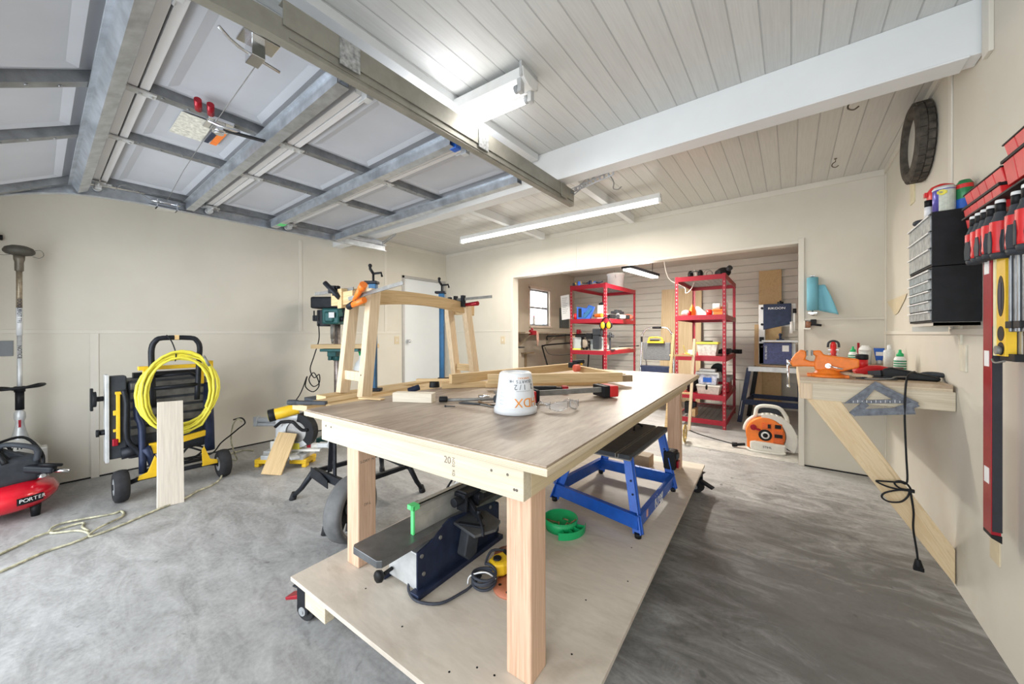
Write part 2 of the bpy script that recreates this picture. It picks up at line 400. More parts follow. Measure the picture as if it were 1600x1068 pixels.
# white door in the left wall
dm = paint('white door paint', (.72, .75, .77), .45, 0, .02, 3)
dr = tag(MB().bx(XL-.05, 3.40, .01, XL-.012, 4.19, 2.06).build('door_1', dm, bevel=.002), kind='structure')
fr = MB().bx(XL-.06, 3.36, 0, XL+.012, 3.40, 2.10).bx(XL-.06, 3.36, 2.06, XL+.012, 4.2, 2.10).bx(XL-.06, 4.19, 0, XL+.012, 4.23, 2.1)
fr.build('door_frame', paint('grey door frame', (.42, .41, .40), .4, .3, .05), dr, .003)
kn = MB().cyl((XL-.015, 3.465, 1.10), (XL+.01, 3.465, 1.10), .028).cyl((XL, 3.465, 1.10), (XL+.03, 3.465, 1.10), .01).sph((XL+.045, 3.465, 1.10), .026)
kn.build('door_knob', M['chrome'], dr)
# alcove window
sky = emit('overcast sky seen outside', (.88, .94, 1.0), 1.1)
wd = tag(MB().bx(AX0-.10, 5.46, 1.36, AX0-.03, 5.495, 2.04).bx(AX0-.10, 6.095, 1.36, AX0-.03, 6.13, 2.04).bx(AX0-.1, 5.495, 1.36, AX0-.03, 6.095, 1.395).bx(AX0-.1, 5.495, 2.005, AX0-.03, 6.095, 2.04).bx(AX0-.09, 5.495, 1.685, AX0-.04, 6.095, 1.72).build('window_1', paint('grey window frame', (.36, .38, .40), .4, .3, .05)), kind='structure')
MB().bx(AX0-.068, 5.48, 1.38, AX0-.064, 6.11, 2.02).build('window_pane', glassy('thin window glass', (1, 1, 1), 0, 1.02), wd)
MB().bx(AX0-.02, 5.43, 1.325, AX0+.04, 6.16, 1.36).bx(AX0, 6.13, 1.36, AX0+.012, 6.18, 2.07).bx(AX0, 5.41, 1.36, AX0+.012, 5.46, 2.07).bx(AX0, 5.41, 2.04, AX0+.012, 6.18, 2.09).build('window_sill', paint('pale casing', (.62, .52, .43), .5, 0, .05), wd)
ns = MB()
for k in range(26): ns.bx(-6.2, 2.6, .0+k*.13, -6.17-.012*(k % 2), 9.5, .125+k*.13)
tag(ns.build('house_siding', paint('white house siding', (.85, .87, .88), .5, 0, .03)), 'white siding of the neighbouring house seen through the alcove window', 'house')
# ---------------- overhead garage door, tracks, lamps ----------------
M['doorp'] = paint('blue white door panel', (.46, .475, .51), .4, 0, .04, 4)
M['doorrail'] = paint('white door rail', (.74, .74, .75), .4, 0, .03, 4)
GX0, GX1 = -3.80, -1.42
STX = [-3.80, -2.85, -2.23, -1.44]       # uprights of the sections
gd = thing('garage_door', 'white panelled overhead garage door open under the ceiling, with steel struts', 'garage door', (-2.6, 1.0, 2.2))
def put(o):      # parent with world coordinates kept
    o.parent = gd; o.location = (2.6, -1.0, -2.2); return o
def section(y0, y1, tilt_=0):
    # local frame: x across, y along the door, z up; y0 is the hinge edge when tilted
    s = thing('door_section', None, None); s.parent = gd
    if tilt_: s.location = (2.6, y1-1.0, 2.262-2.2); s.rotation_euler = (tilt_, 0, 0); yy0, yy1, zz = y0-y1, 0, 0
    else: s.location = (2.6, -1.0, 0.062); yy0, yy1, zz = y0, y1, 0
    L = yy1-yy0
    p = MB()
    # skin with raised panels
    p.bx(GX0, yy0, zz+.035, GX1, yy1, zz+.05)
    cells = [(-3.78, -3.33), (-3.32, -2.87), (-2.82, -2.26), (-2.20, -1.47)]
    for a, b in ((-3.77, -2.87), (-2.83, -2.25), (-2.21, -1.46)):
        y_, Y_ = yy0+.07, yy1-.07; i = .055
        vs = [(a, y_, zz+.035), (b, y_, zz+.035), (b, Y_, zz+.035), (a, Y_, zz+.035), (a+i, y_+i, zz+.020), (b-i, y_+i, zz+.020), (b-i, Y_-i, zz+.020), (a+i, Y_-i, zz+.020),
              (a+1.6*i, y_+1.6*i, zz+.029), (b-1.6*i, y_+1.6*i, zz+.029), (b-1.6*i, Y_-1.6*i, zz+.029), (a+1.6*i, Y_-1.6*i, zz+.029)]
        p.add(vs, [(0, 1, 5, 4), (1, 2, 6, 5), (2, 3, 7, 6), (3, 0, 4, 7), (4, 5, 9, 8), (5, 6, 10, 9), (6, 7, 11, 10), (7, 4, 8, 11), (8, 9, 10, 11)])
    p.build('panel', M['doorp'], s)
    r = MB()
    for dy, w_ in ((.008, .032), (.046, .03)): r.bx(GX0, yy0+dy, zz-.004, GX1, yy0+dy+w_, zz+.036)
    r.bx(GX0, yy1-.045, zz+.005, GX1, yy1-.012, zz+.036)
    r.build('section_rail', M['doorrail'], s, bevel=.002)
    for k, x in enumerate(STX):
        q = MB(); w_ = .05
        q.bx(x-w_/2, yy0+.078, zz-.008, x+w_/2, yy1-.045, zz-.004).bx(x-w_/2, yy0+.078, zz-.004, x-w_/2+.004, yy1-.045, zz+.036).bx(x+w_/2-.004, yy0+.078, zz-.004, x+w_/2, yy1-.045, zz+.036)
        for j in range(5): q.cyl((x+.008*(-1)**j, yy0+.12+j*.09, zz-.012), (x+.008*(-1)**j, yy0+.12+j*.09, zz-.007), .006, n=8)
        q.build('stile', M['darksteel'], s)
        h = MB().bx(x-.022, yy0-.035, zz-.016, x+.022, yy0+.10, zz-.008).cyl((x-.03, yy0, zz-.014), (x+.03, yy0, zz-.014), .009)
        for dy in (.05, .085, -.025): h.cyl((x, yy0+dy, zz-.024), (x, yy0+dy, zz-.014), .007, n=6)
        h.build('hinge', M['lgrey'], s, bevel=.001)
    # U strut near the far edge of the section
    ys = yy1-.125 if not tilt_ else yy1-.11
    u = MB().mat(0)
    u.bx(GX0-.01, ys, zz-.014, GX1, ys+.022, zz-.010).bx(GX0-.01, ys+.018, zz-.064, GX1, ys+.022, zz-.010)
    u.bx(GX0-.01, ys+.018, zz-.068, GX1, ys+.068, zz-.064).bx(GX0-.01, ys+.064, zz-.064, GX1, ys+.068, zz-.010).bx(GX0-.01, ys+.064, zz-.014, GX1, ys+.088, zz-.010)
    u.build('strut', M['steel'], s)
    for x in (STX[0]+.02, STX[-1]-.01):
        b = MB().bx(x-.04, yy0+.0, zz-.02, x+.04, yy0+.07, zz-.014).cyl((x-.07 if x > -2 else x-.04, yy0+.035, zz-.036), (x+.07, yy0+.035, zz-.036), .0055)
        b.cyl((x-.05 if x < -2 else x+.05, yy0+.035, zz-.036), (x-.066 if x < -2 else x+.066, yy0+.035, zz-.036), .022)
        b.bx(x-.02, yy0+.02, zz-.055, x+.02, yy0+.05, zz-.02)
        b.build('roller_bracket', M['lgrey'], s, bevel=.001)
    return s
s0 = section(-.36, .22, R(29))
s1 = section(.225, .83)
s2 = section(.835, 1.425)
s3 = section(1.43, 2.02)
# lock, pull handle, tape, sticker, cables
lk = MB().bx(-2.31, .50, 2.232, -2.19, .60, 2.248).bx(-2.27, .53, 2.20, -2.21, .57, 2.235).cyl((-2.24, .55, 2.19), (-2.24, .55, 2.235), .02).tube([(-2.20, .50, 2.22), (-2.17, .56, 2.20), (-2.19, .62, 2.215)], .007, sub=4)
put(lk.build('lock_body', M['chrome'], bevel=.002))
put(MB().beam((-2.21, .56, 2.205), (-2.16, .76, 2.205), .028, .008).build('lock_lever', M['blackm'], bevel=.003))
for dx in (-.0, .045): put(MB().cyl((-2.16, .455+dx, 2.235), (-2.10, .44+dx, 2.25), .014).build('red_cap', M['dkred']))
put(MB().bx(-2.62, .43, 2.281, -2.34, .56, 2.283).build('warning_sticker', paint('mottled paper sticker', (.62, .60, .52), .6, 0, .3, 60)))
put(MB().bx(-2.60, .595, 2.277, -2.38, .625, 2.279).build('sticker_stripe', M['orange']))
put(MB().bx(-2.60, .57, 2.277, -2.38, .59, 2.279).build('sticker_stripe', M['navy']))
put(MB().tube([(-1.50, .50, 2.21), (-2.3, .53, 2.225), (-3.0, .56, 2.225), (-3.74, .60, 2.21)], .0018, 5).tube([(-3.72, .33, 2.20), (-3.66, .38, 2.24), (-3.70, .52, 2.18), (-3.78, .60, 2.20)], .0018, 5, sub=5).build('lock_cable', M['bar']))
put(MB().bx(-3.80, .545, 2.150, -3.73, .55, 2.21).bx(-3.80, .545, 2.15, -3.73, .66, 2.155).bx(-3.80, .655, 2.15, -3.73, .66, 2.21).tube([(-3.76, .52, 2.20), (-3.76, .68, 2.20)], .008).build('latch_bracket', M['chrome']))
put(MB().bx(-1.52, .42, 2.22, -1.44, .53, 2.23).bx(-1.53, .45, 2.16, -1.46, .49, 2.222).tube([(-1.47, .36, 2.20), (-1.49, .42, 2.18), (-1.50, .55, 2.17)], .006, sub=3).build('latch_bracket', M['chrome'], bevel=.002))
put(MB().bx(-3.70, 1.375, 2.193, -3.61, 1.379, 2.222).bx(-3.70, 1.326, 2.1925, -3.61, 1.377, 2.194).build('green_tape', M['lgreen']))
put(MB().bx(-1.455, 1.35, 2.19, -1.405, 1.39, 2.25).build('blue_bracket', M['blue'], bevel=.004))
# horizontal tracks with curve
def track(x, side, mt, label):
    t = thing('garage_door_track', label, 'track', (x, 1.0, 2.2), 0, 'garage door tracks')
    path = [(0, -1.50, -.90), (0, -1.49, -.52), (0, -1.42, -.33), (0, -1.28, -.19), (0, -1.09, -.085), (0, -.85, -.01), (0, -.55, .018), (0, 1.55, .035)]
    P = smooth_pts([Vector(p) for p in path[:7]], 4)+[Vector(path[7])]
    # C section swept along the path
    prof = [(.02, .036), (-.018, .036), (-.018, -.036), (.02, -.036), (.02, -.030), (-.012, -.030), (-.012, .030), (.02, .030)]
    m = MB(); n = len(prof); vs = []
    for i, p in enumerate(P):
        d = (P[min(i+1, len(P)-1)]-P[max(i-1, 0)]).normalized(); up = Vector((1, 0, 0)).cross(d)
        vs += [p+Vector((1, 0, 0))*a*side+up*b for a, b in prof]
    fs = [(i*n+k, i*n+(k+1) % n, (i+1)*n+(k+1) % n, (i+1)*n+k) for i in range(len(P)-1) for k in range(n)]+[tuple(range(n)), tuple(range((len(P)-1)*n, len(P)*n))]
    m.add(vs, fs); m.build('rail', mt, t)
    a = MB().bx(-.022*side-.002, -.5, .03, -.022*side+.002, 1.54, .115).bx(min(-.022*side, .014*side), -.5, .112, max(-.022*side, .014*side), 1.54, .116).bx(min(-.022*side, .010*side), -.48, -.002, max(-.022*side, .010*side), 1.50, .002)
    a.build('angle_iron', mt, t)
    for y in (-.27, .49, 1.38):
        MB().bx(-.026*side-.003, y-.04, .012, -.026*side+.003, y+.04, .112).build('splice_plate', paint('mottled zinc plate', (.42, .43, .43), .4, .6, .45, 60) if y < 1 else mt, t, bevel=.001)
    return t
track(-1.36, -1, M['track'], 'olive grey steel track of the overhead door, nearest the ceiling lamp')
track(-3.86, 1, M['steel'], 'galvanised steel track of the overhead door running along the wall behind the trimmer')
# the plates of the right track face the room, so the iron sits on its left
def strap(a, b, label):
    t = MB(); a = Vector(a); b = Vector(b); n = 11
    d = b-a; s, u, dd = frame(d); L = d.length
    for e in (-.5, .5): t.beam(a+u*e*.030, b+u*e*.030, .003, .008)
    for k in range(n+1): t.beam(a+d*k/n-u*.015, a+d*k/n+u*.015, .003, .012, dd)
    return tag(t.build('perforated_strap', M['steel']), label, 'bracket', 'perforated straps hanging the door tracks')
strap((-1.37, 2.50, 2.295), (-.98, 2.44, 2.325), 'perforated steel strap from the right door track to the beam, upper one')
strap((-1.37, 2.53, 2.275), (-1.05, 2.60, 2.50), 'perforated steel strap from the right door track up to the rear ceiling')
strap((-3.85, 2.50, 2.28), (-3.50, 2.44, 2.325), 'perforated steel strap from the left door track to the beam')
# hook near the strap and screw hooks
hk = paint('bronze hook', (.16, .13, .10), .4, .7, .1)
def hook(x, y, s_, label, z=ZC):
    m = MB().cyl((x, y, z), (x, y, z-.03*s_), .003*s_, n=8).tube([(x, y, z-.03*s_), (x-.022*s_, y, z-.045*s_), (x-.025*s_, y, z-.07*s_), (x, y, z-.085*s_), (x+.022*s_, y, z-.072*s_)], .0045*s_, 8, sub=4).cyl((x, y, z-.004), (x, y, z), .012*s_)
    return tag(m.build('ceiling_hook', hk), label, 'hook', 'screw hooks in the ceiling')
hook(.285, 2.83, .95, 'bronze screw hook in the ceiling just behind the white beam')
hook(.275, 3.76, .8, 'bronze screw hook in the ceiling near the back wall')
tag(MB().tube([(-1.02, 2.47, 2.33), (-1.0, 2.50, 2.28), (-1.015, 2.53, 2.25), (-.98, 2.53, 2.235), (-.955, 2.53, 2.25)], .004, 8, sub=4).build('wire_hook', M['bar']), 'bent wire hook hanging from the white beam beside the strap', 'hook')
# fluorescent fixture with two tubes
TUBE = emit('lit fluorescent tube', (1, .98, .95), 3.2)
fx = thing('fluorescent_light', 'white two-tube fluorescent lamp on the ceiling above the garage door track', 'ceiling light', (-1.68, 1.50, ZC), R(3))
hb = MB().prism([(-.075, 0), (.075, 0), (.065, -.045), (.02, -.065), (-.02, -.065), (-.065, -.045)], (-.61, 0, -.03), 1.24, (0, 1, 0), (0, 0, 1))
hb.bx(-.4, -.03, -.03, .4, .03, 0)
hb.build('housing', M['white'], fx, bevel=.002)
for y in (-.048, .048):
    MB().cyl((-.585, y, -.115), (.585, y, -.115), .0185).build('tube', TUBE, fx)
    for x in (-.6, .6):
        MB().bx(x-.012, y-.017, -.14, x+.012, y+.017, -.05).cyl((x-.014, y, -.115), (x+.014*(-1 if x > 0 else 1)+.0, y, -.115), .016).build('lamp_holder', M['lgrey'], fx, bevel=.003)
        MB().cyl((x*.965-.012, y, -.115), (x*.965+.012, y, -.115), .0195).build('tube_cap', M['grey'], fx)
MB().bx(.61, -.078, -.075, .625, .078, -.0).build('end_plate', M['lgrey'], fx, bevel=.002)
# long LED strip
fx = thing('strip_light', 'long single-tube white strip lamp hung below the rear ceiling boards', 'ceiling light', (-2.17, 3.40, 2.46), R(1.2))
MB().bx(-1.24, -.03, -.035, 1.24, .03, .009).build('housing', M['white'], fx, bevel=.002)
MB().cyl((-1.22, 0, -.052), (1.22, 0, -.052), .022).build('tube', emit('lit long tube', (1, .97, .90), 5), fx)
for x in (-1.235, 1.235): MB().bx(x-.012, -.03, -.078, x+.012, .03, -.035).build('lamp_holder', M['white'], fx, bevel=.003)
# alcove light
fx = thing('shop_light', 'short bright shop lamp hanging on wires in the alcove', 'ceiling light', (-1.64, 5.10, 2.05), R(-6.3))
MB().bx(-.06, -.48, 0, .06, .48, .04).build('housing', M['blackm'], fx, bevel=.004)
MB().bx(-.045, -.46, -.022, .045, .46, 0).build('diffuser', emit('lit lamp diffuser', (1, .97, .92), 6), fx)
for y in (-.35, .35): MB().tube([(0, y, .04), (.01, y+.02, .39)], .004, 6).build('hanging_wire', M['black'], fx)
tag(MB().tube([(-1.50, 5.6, 2.46), (-1.46, 5.75, 2.05), (-1.25, 5.8, 1.90), (-1.22, 5.78, 1.80), (-1.14, 5.76, 1.86), (-1.08, 5.74, 2.02), (-1.10, 5.74, 2.12)], .006, 6, sub=5).build('lamp_cord', M['offwhite']), 'thin cord looping down below the hanging alcove lamp', 'cord')
# ---------------- the big rolling worktable ----------------
def topwood():
    m, nt, b = new_mat('stained worktable hardboard')
    f = noise(nt, coords(nt, (2.2, .6, 1), (0, 0, .25)), 2.2, 7, .68, .8)
    c = ramp(nt, f, [(.30, (.13, .085, .06)), (.45, (.25, .18, .135)), (.60, (.40, .32, .25)), (.75, (.50, .42, .33))])
    g = noise(nt, coords(nt, (14, 2.2, 1), (0, 0, .9)), 3, 5, .7)
    c = mixc(nt, .35, c, ramp(nt, g, [(.35, (.17, .12, .085)), (.65, (.52, .43, .34))]))
    sp = nt.nodes.new('ShaderNodeSeparateXYZ'); nt.links.new(coords(nt), sp.inputs[0])
    k = ramp(nt, math_n(nt, 'ADD', math_n(nt, 'MULTIPLY', sp.outputs[1], .4), math_n(nt, 'MULTIPLY', f, .35)), [(.45, (0, 0, 0)), (.9, (1, 1, 1))])
    c = mixc(nt, math_n(nt, 'MULTIPLY', k, .7), c, (.44, .34, .235))
    nt.links.new(c, b.inputs['Base Color']); b.inputs['Roughness'].default_value = .42
    bump(nt, b, g, .08, .002)
    return m
M['top'] = topwood()
def plywood(name, c1, c2):
    m, nt, b = new_mat(name)
    f = noise(nt, coords(nt, (1.2, 3.2, 1), (0, 0, .6)), 1.5, 6, .6, 1.5)
    c = ramp(nt, f, [(.3, c1), (.5, c2), (.7, tuple((a*.3+q*.7) for a, q in zip(c1, c2)))])
    sc2 = noise(nt, coords(nt, (3, 12, 1), (0, 0, .6)), 4, 4, .7)
    c = mixc(nt, .2, c, ramp(nt, sc2, [(.35, tuple(q*.75 for q in c1)), (.65, c2)]))
    nt.links.new(c, b.inputs['Base Color']); b.inputs['Roughness'].default_value = .5
    return m
M['basep'] = plywood('pale birch plywood', (.50, .43, .35), (.66, .59, .50))
TW, TL, TZ = 1.195, 2.44, .88
RZ = R(2.5)
wb = thing('rolling_worktable', 'large plywood worktable on wheels with square posts and a low shelf', 'worktable', (-.468, .75, 0), RZ)
# local: x from -TW to 0, y from 0 to TL
M['plyedge'] = planks('layered plywood edge', (.68, .56, .40), .0045, 0, 2, .22, .12, .75, .6)
MB().bx(-TW+.004, .004, TZ-.006, -.004, TL-.004, TZ).build('tabletop_skin', M['top'], wb, bevel=.002)
MB().bx(-TW, 0, TZ-.026, 0, TL, TZ-.006).build('tabletop', M['plyedge'], wb, bevel=.0015)
za, zb = TZ-.026, TZ-.118
o_ = .024
M['apr'] = wood('apron pine', (.56, .47, .33), (.66, .58, .44), 0)
M['apry'] = wood('apron pine side', (.54, .41, .23), (.66, .54, .35), 1)
MB().bx(-TW+.10, o_, zb, -o_-.06, o_+.038, za).build('apron', M['apr'], wb, bevel=.002)
MB().bx(-o_-.098, o_+.038, zb, -o_-.06, TL-o_-.038, za).build('apron', M['apry'], wb, bevel=.002)
MB().bx(-TW+.10, o_+.038, zb, -TW+.138, TL-o_-.038, za).build('apron', M['apry'], wb, bevel=.002)
MB().bx(-TW+.10, TL-o_-.038, zb, -o_-.06, TL-o_, za).build('apron', M['apr'], wb, bevel=.002)
hole = paint('screw hole', (.12, .10, .08), .6)
for x in (-.135, -.19, -.105, -.113, -1.02, -1.06):
    z_ = za-.03-(.035 if -.12 < x else 0)
    MB().cyl((x, o_-.001, z_), (x, o_+.004, z_), .004, n=8).build('screw', hole, wb)
for y in (.14, .21, .6, .9): MB().cyl((-o_-.0595, y, za-.03), (-o_-.064, y, za-.03), .004, n=8).build('screw', hole, wb)
text('grade_stamp', '20', .03, paint('ink stamp', (.22, .18, .14), .7), wb, (-.36, o_-.0006, za-.035), (pi/2, 0, 0), .0003)
text('grade_stamp', 'NO2  KD', .014, paint('ink stamp', (.22, .18, .14), .7), wb, (-.335, o_-.0006, za-.05), (pi/2, pi/2, 0), .0003)
BZ = .17
lp = .089
for x, y in ((-.217, .130), (-TW+.068, .155), (-.19, TL-.23), (-TW+.085, TL-.22)):
    MB().bx(x, y, BZ, x+lp, y+lp, za).build('leg', M['fir'], wb, bevel=.005, seg=3)
ink = paint('ink stamp', (.22, .18, .14), .7)
for zz, s_ in ((.635, 'S-DRY  N'), (.44, 'DF-L'), (.23, 'S-GRN 7')):
    text('grade_stamp', s_, .017, ink, wb, (-TW+.068+lp+.0006, .155+lp/2, zz), (pi/2, 0, pi/2), .0003)
MB().bx(-TW-.035, -.04, BZ-.018, .035, TL+.02, BZ).build('low_shelf', M['basep'], wb, bevel=.0015)
for x, y in ((-.62, .06), (-.3, .09), (-.08, .3), (-.04, .75), (-.36, .03), (-.9, .1), (-.12, .12), (-.24, .10), (-.14, .55), (-.05, .16), (-.10, 1.0)):
    MB().cyl((x, y, BZ-.001), (x, y, BZ+.0006), .0035, n=8).build('screw_head', M['black'], wb)
f_ = MB().bx(-TW+.085, -.038, BZ-.082, -TW+.24, .0, BZ-.018)
f_.build('foot_block', M['pine'], wb, bevel=.002)
MB().bx(-TW+.14, .06, BZ-.075, -TW+.178, TL-.05, BZ-.018).build('base_rail', M['piney'], wb, bevel=.002)
MB().bx(-.16, .10, BZ-.075, -.122, TL-.05, BZ-.018).build('base_rail', M['piney'], wb, bevel=.002)
def caster(x, y, rz, red=True):
    c = thing('caster', None, None, (x, y, 0), rz); c.parent = wb
    zt = BZ-.018
    MB().bx(-.045, -.045, zt-.006, .045, .045, zt).bx(-.03, -.036, .04, .03, -.03, zt-.01).bx(-.03, .03, .04, .03, .036, zt-.01).cyl((0, 0, zt-.03), (0, 0, zt-.006), .034).build('fork', M['blackm'], c, bevel=.002)
    MB().cyl((0, -.025, .048), (0, .025, .048), .048, n=28).build('caster_wheel', M['rubber'], c, bevel=.006)
    MB().cyl((0, -.0385, .048), (0, .0385, .048), .018).cyl((0, -.042, .048), (0, .042, .048), .008).build('axle', M['grey'], c)
    MB().prism([(-.02, 0), (-.115, -.03), (-.12, -.018), (-.02, .02)], (0, .022, .085), .044, (1, 0, 0), (0, 0, 1)).build('brake_pedal', M['dkred'] if red else M['blackm'], c, bevel=.003)
caster(-TW+.035, .005, R(14)); caster(.0, TL-.13, R(165), False); caster(-TW+.1, TL-.12, 1.0, False); caster(-.16, 1.15, 2.2, False)
# ---------------- left side of the room ----------------
# string trimmer, head up
t = thing('string_trimmer', 'long string trimmer standing head up against the left wall, black loop handle', 'string trimmer', (-4.45, -.075, 0))
sh = MB().mat(0).cyl((0, 0, 1.40), (0, 0, 1.69), .0145).mat(1).cyl((0, 0, 1.20), (0, 0, 1.40), .0155).mat(2).cyl((0, 0, .60), (0, 0, 1.20), .0125)
sh.build('shaft', [paint('worn brass shaft', (.36, .30, .22), .45, .6, .3, 40), paint('white shaft sticker', (.72, .73, .74), .5, .1, .08), M['lgrey']], t)
for zz, s_, c_ in ((1.44, 'DOOLY', 'navy'), (1.36, 'FAST TRIM', 'navy'), (1.10, 'NOTICE', 'black')): text('shaft_lettering', s_[:8], .026, M[c_], t, (.0158, 0, zz-.02), (pi/2, pi/2, pi/2), .0002)
MB().lathe([(.0165, 1.665), (.021, 1.67), (.021, 1.73), (.026, 1.75), (.027, 1.778), (0, 1.779)], n=20).build('gear_head', paint('dull bronze casting', (.17, .15, .12), .5, .5, .2), t)
MB().lathe([(.0, 1.776), (.024, 1.778), (.060, 1.788), (.072, 1.80), (.074, 1.815), (.064, 1.835), (.035, 1.85), (0, 1.855)], n=28).build('string_head', paint('olive black spool', (.08, .075, .06), .6, .1, .2), t)
MB().tube([(0, .02, 1.80), (.02, .09, 1.83), (0, .11, 1.80), (-.01, .09, 1.775), (0, .06, 1.78)], .0014, 5, sub=5).tube([(0, -.02, 1.79), (.02, -.08, 1.77), (.03, -.16, 1.80)], .0014, 5, sub=5).build('cutting_line', M['char'], t)
MB().tube([(.0, -.02, .81), (-.06, -.05, .815), (-.07, -.085, .82), (0, -.105, .82), (.07, -.075, .82), (.085, 0, .825), (.07, .08, .83), (0, .11, .835), (-.07, .085, .83), (-.06, .03, .815)], .0105, 8, closed=True, sub=4).build('loop_handle', M['black'], t)
MB().cyl((0, 0, .66), (0, 0, .80), .021).cyl((0, 0, .79), (0, 0, .83), .026).build('grip', M['black'], t)
MB().lathe([(.013, .66), (.026, .64), (.028, .60), (.020, .575), (.022, .55), (.030, .50), (.045, .44)], n=20).build('clutch_neck', M['lgrey'], t)
MB().bx(.014, -.006, .53, .024, .006, .59).build('red_switch', M['dkred'], t)
MB().lathe([(.045, .45), (.07, .42), (.092, .385), (.098, .34), (.098, .22), (.08, .19), (0, .185)], n=24).bx(-.06, .02, .24, .05, .125, .37).build('engine_cover', M['offwhite'], t, bevel=.01)
for a in (-.9, -.45, 0, .45, .9): MB().at(rot=(0, 0, a)).prism([(-.012, 0), (.012, 0), (.008, .035), (-.008, .035)], (.0845, 0, .385), .006, (0, 1, 0), (-.55, 0, .83)).build('cooling_vent', M['black'], t)
MB().cyl((0, 0, 0), (0, 0, .20), .05, .075).build('engine_base', M['char'], t)
# wall plates on the left wall
tag(MB().bx(XL, -.235, 1.045, XL+.006, -.106, 1.16).build('outlet_cover', paint('grey steel cover', (.16, .17, .18), .4, .5, .05), bevel=.001), 'grey steel cover plate on the left wall behind the string trimmer', 'cover plate')
tag(MB().bx(XL, -.25, 1.90, XL+.05, -.165, 1.95).cyl((XL+.02, -.165, 1.925), (XL+.02, -.15, 1.925), .02).build('wall_bracket', M['black'], bevel=.003), 'small black bracket on the left wall above the string trimmer', 'bracket')
sw = tag(MB().bx(XL, 3.225, 1.06, XL+.006, 3.305, 1.175).build('light_switch', paint('almond plastic', (.62, .52, .36), .4, 0, .04), bevel=.002), 'almond light switch plate on the left wall beside the white door', 'light switch')
MB().bx(XL+.006, 3.258, 1.10, XL+.010, 3.272, 1.135).build('switch_toggle', M['offwhite'], sw)
sw = tag(MB().bx(-3.465, YB-.006, 1.06, -3.385, YB, 1.175).build('light_switch', paint('almond plastic', (.62, .52, .36), .4, 0, .04), bevel=.002), 'almond light switch plate on the back wall left of the wide opening', 'light switch')
MB().bx(-3.432, YB-.010, 1.10, -3.418, YB-.006, 1.135).build('switch_toggle', M['offwhite'], sw)
# pancake air compressor
cp = thing('air_compressor', 'red pancake air compressor on the floor at the left, black shroud on top', 'air compressor', (-4.11, -.13, 0), R(20))
MB().lathe([(0, .045), (.12, .05), (.19, .08), (.225, .125), (.228, .155), (.205, .20), (.13, .235), (0, .24)], n=40).build('tank', paint('dusty red tank', (.62, .008, .022), .22, .1, .12, 9, 0, .6), cp)
for a in (.5, 2.6, 4.7): MB().at(rot=(0, 0, a)).cyl((.165, 0, 0), (.165, 0, .085), .02, .026, n=12).build('rubber_foot', M['black'], cp)
MB().bx(-.15, -.13, .225, .13, .12, .40).build('shroud', M['char'], cp, bevel=.035, seg=4)
MB().bx(-.155, -.10, .29, -.145, .10, .34).build('shroud_vent', M['black'], cp)
MB().tube([(-.14, -.10, .36), (-.16, -.09, .44), (-.05, -.08, .47), (.08, -.06, .45), (.13, -.04, .38)], .014, 8, sub=4).build('carry_handle', M['black'], cp)
MB().cyl((.14, .09, .235), (.21, .09, .27), .012).cyl((.16, .09, .25), (.17, .12, .27), .018).build('regulator', M['chrome'], cp)
lb = MB()
for k in range(5):
    a0, a1 = R(-12+k*6), R(-6+k*6)
    lb.add([(.2295*cos(a0), .2295*sin(a0), .118), (.2295*cos(a1), .2295*sin(a1), .118), (.2295*cos(a1), .2295*sin(a1), .163), (.2295*cos(a0), .2295*sin(a0), .163)], [(0, 1, 2, 3)])
lab = lb.build('name_label', M['black'], cp, rz=R(5))
for i, ch in enumerate('PORTER'):
    a = R(-8+i*5.2); text('name_letter', ch, .032, M['label'], lab, (.2302*cos(a), .2302*sin(a), .141), (pi/2, 0, pi/2+a), .0004)
# black corded tool and hose lying on the compressor
t = thing('nail_gun', 'black air tool with grey nozzle lying on top of the red compressor', 'air tool', (-4.03, -.03, .24), R(70))
MB().beam((-.10, 0, .10), (.12, -.02, .05), .06, .05).build('tool_body', M['blackm'], t, bevel=.015, seg=3)
MB().tube([(-.14, 0, .20), (-.10, -.03, .25), (-.02, -.04, .24), (.04, -.02, .20), (.03, 0, .12)], .016, 8, sub=4).build('tool_handle', M['char'], t)
MB().beam((-.16, .02, .22), (-.02, .04, .13), .035, .04).build('magazine', M['char'], t, bevel=.008)
MB().torus((.10, -.02, .085), .045, .011, (.2, .3, 1), 20, 8).build('trigger_guard', M['black'], t)
MB().cyl((.12, -.02, .04), (.185, -.02, .03), .013, .009).build('nozzle', M['chrome'], t)
tag(MB().tube([(-4.35, -.20, .44), (-4.2, -.06, .50), (-4.05, .02, .40), (-4.00, .02, .30), (-4.10, .00, .27), (-4.2, -.08, .33), (-4.25, -.12, .44), (-4.1, -.16, .47), (-4.0, -.1, .38)], .009, 8, sub=6).build('air_hose', M['black']), 'short black air hose looped on top of the red compressor', 'hose')
# folded rolling table saw: local x to the right in the photo, y to the wall
ct = thing('folded_table_saw', 'yellow and black table saw folded upright on its two-wheeled stand', 'table saw', (-3.84, .665, 0), R(90))
for x in (-.297, .300):
    wv = MB().lathe([(.045, -.036), (.09, -.04), (.108, -.032), (.113, -.01), (.113, .01), (.108, .032), (.09, .04), (.045, .036)], (x, 0, .113), (1, 0, 0), 32)
    wv.build('wheel', M['rubber'], ct)
    MB().cyl((x-.037, 0, .113), (x+.037, 0, .113), .066, n=24).build('wheel_hub', M['yellow'] if 0 else M['grey'], ct)
    MB().cyl((x-.042, 0, .113), (x+.042, 0, .113), .02).build('axle_cap', M['black'], ct)
tr_ = MB().tube([(-.29, 0, .113), (-.2, .0, .135), (.2, 0, .135), (.29, 0, .113)], .017, 10).tube([(-.18, .05, .17), (.2, .05, .17)], .015, 8)
tr_.build('axle_tube', M['blackm'], ct)
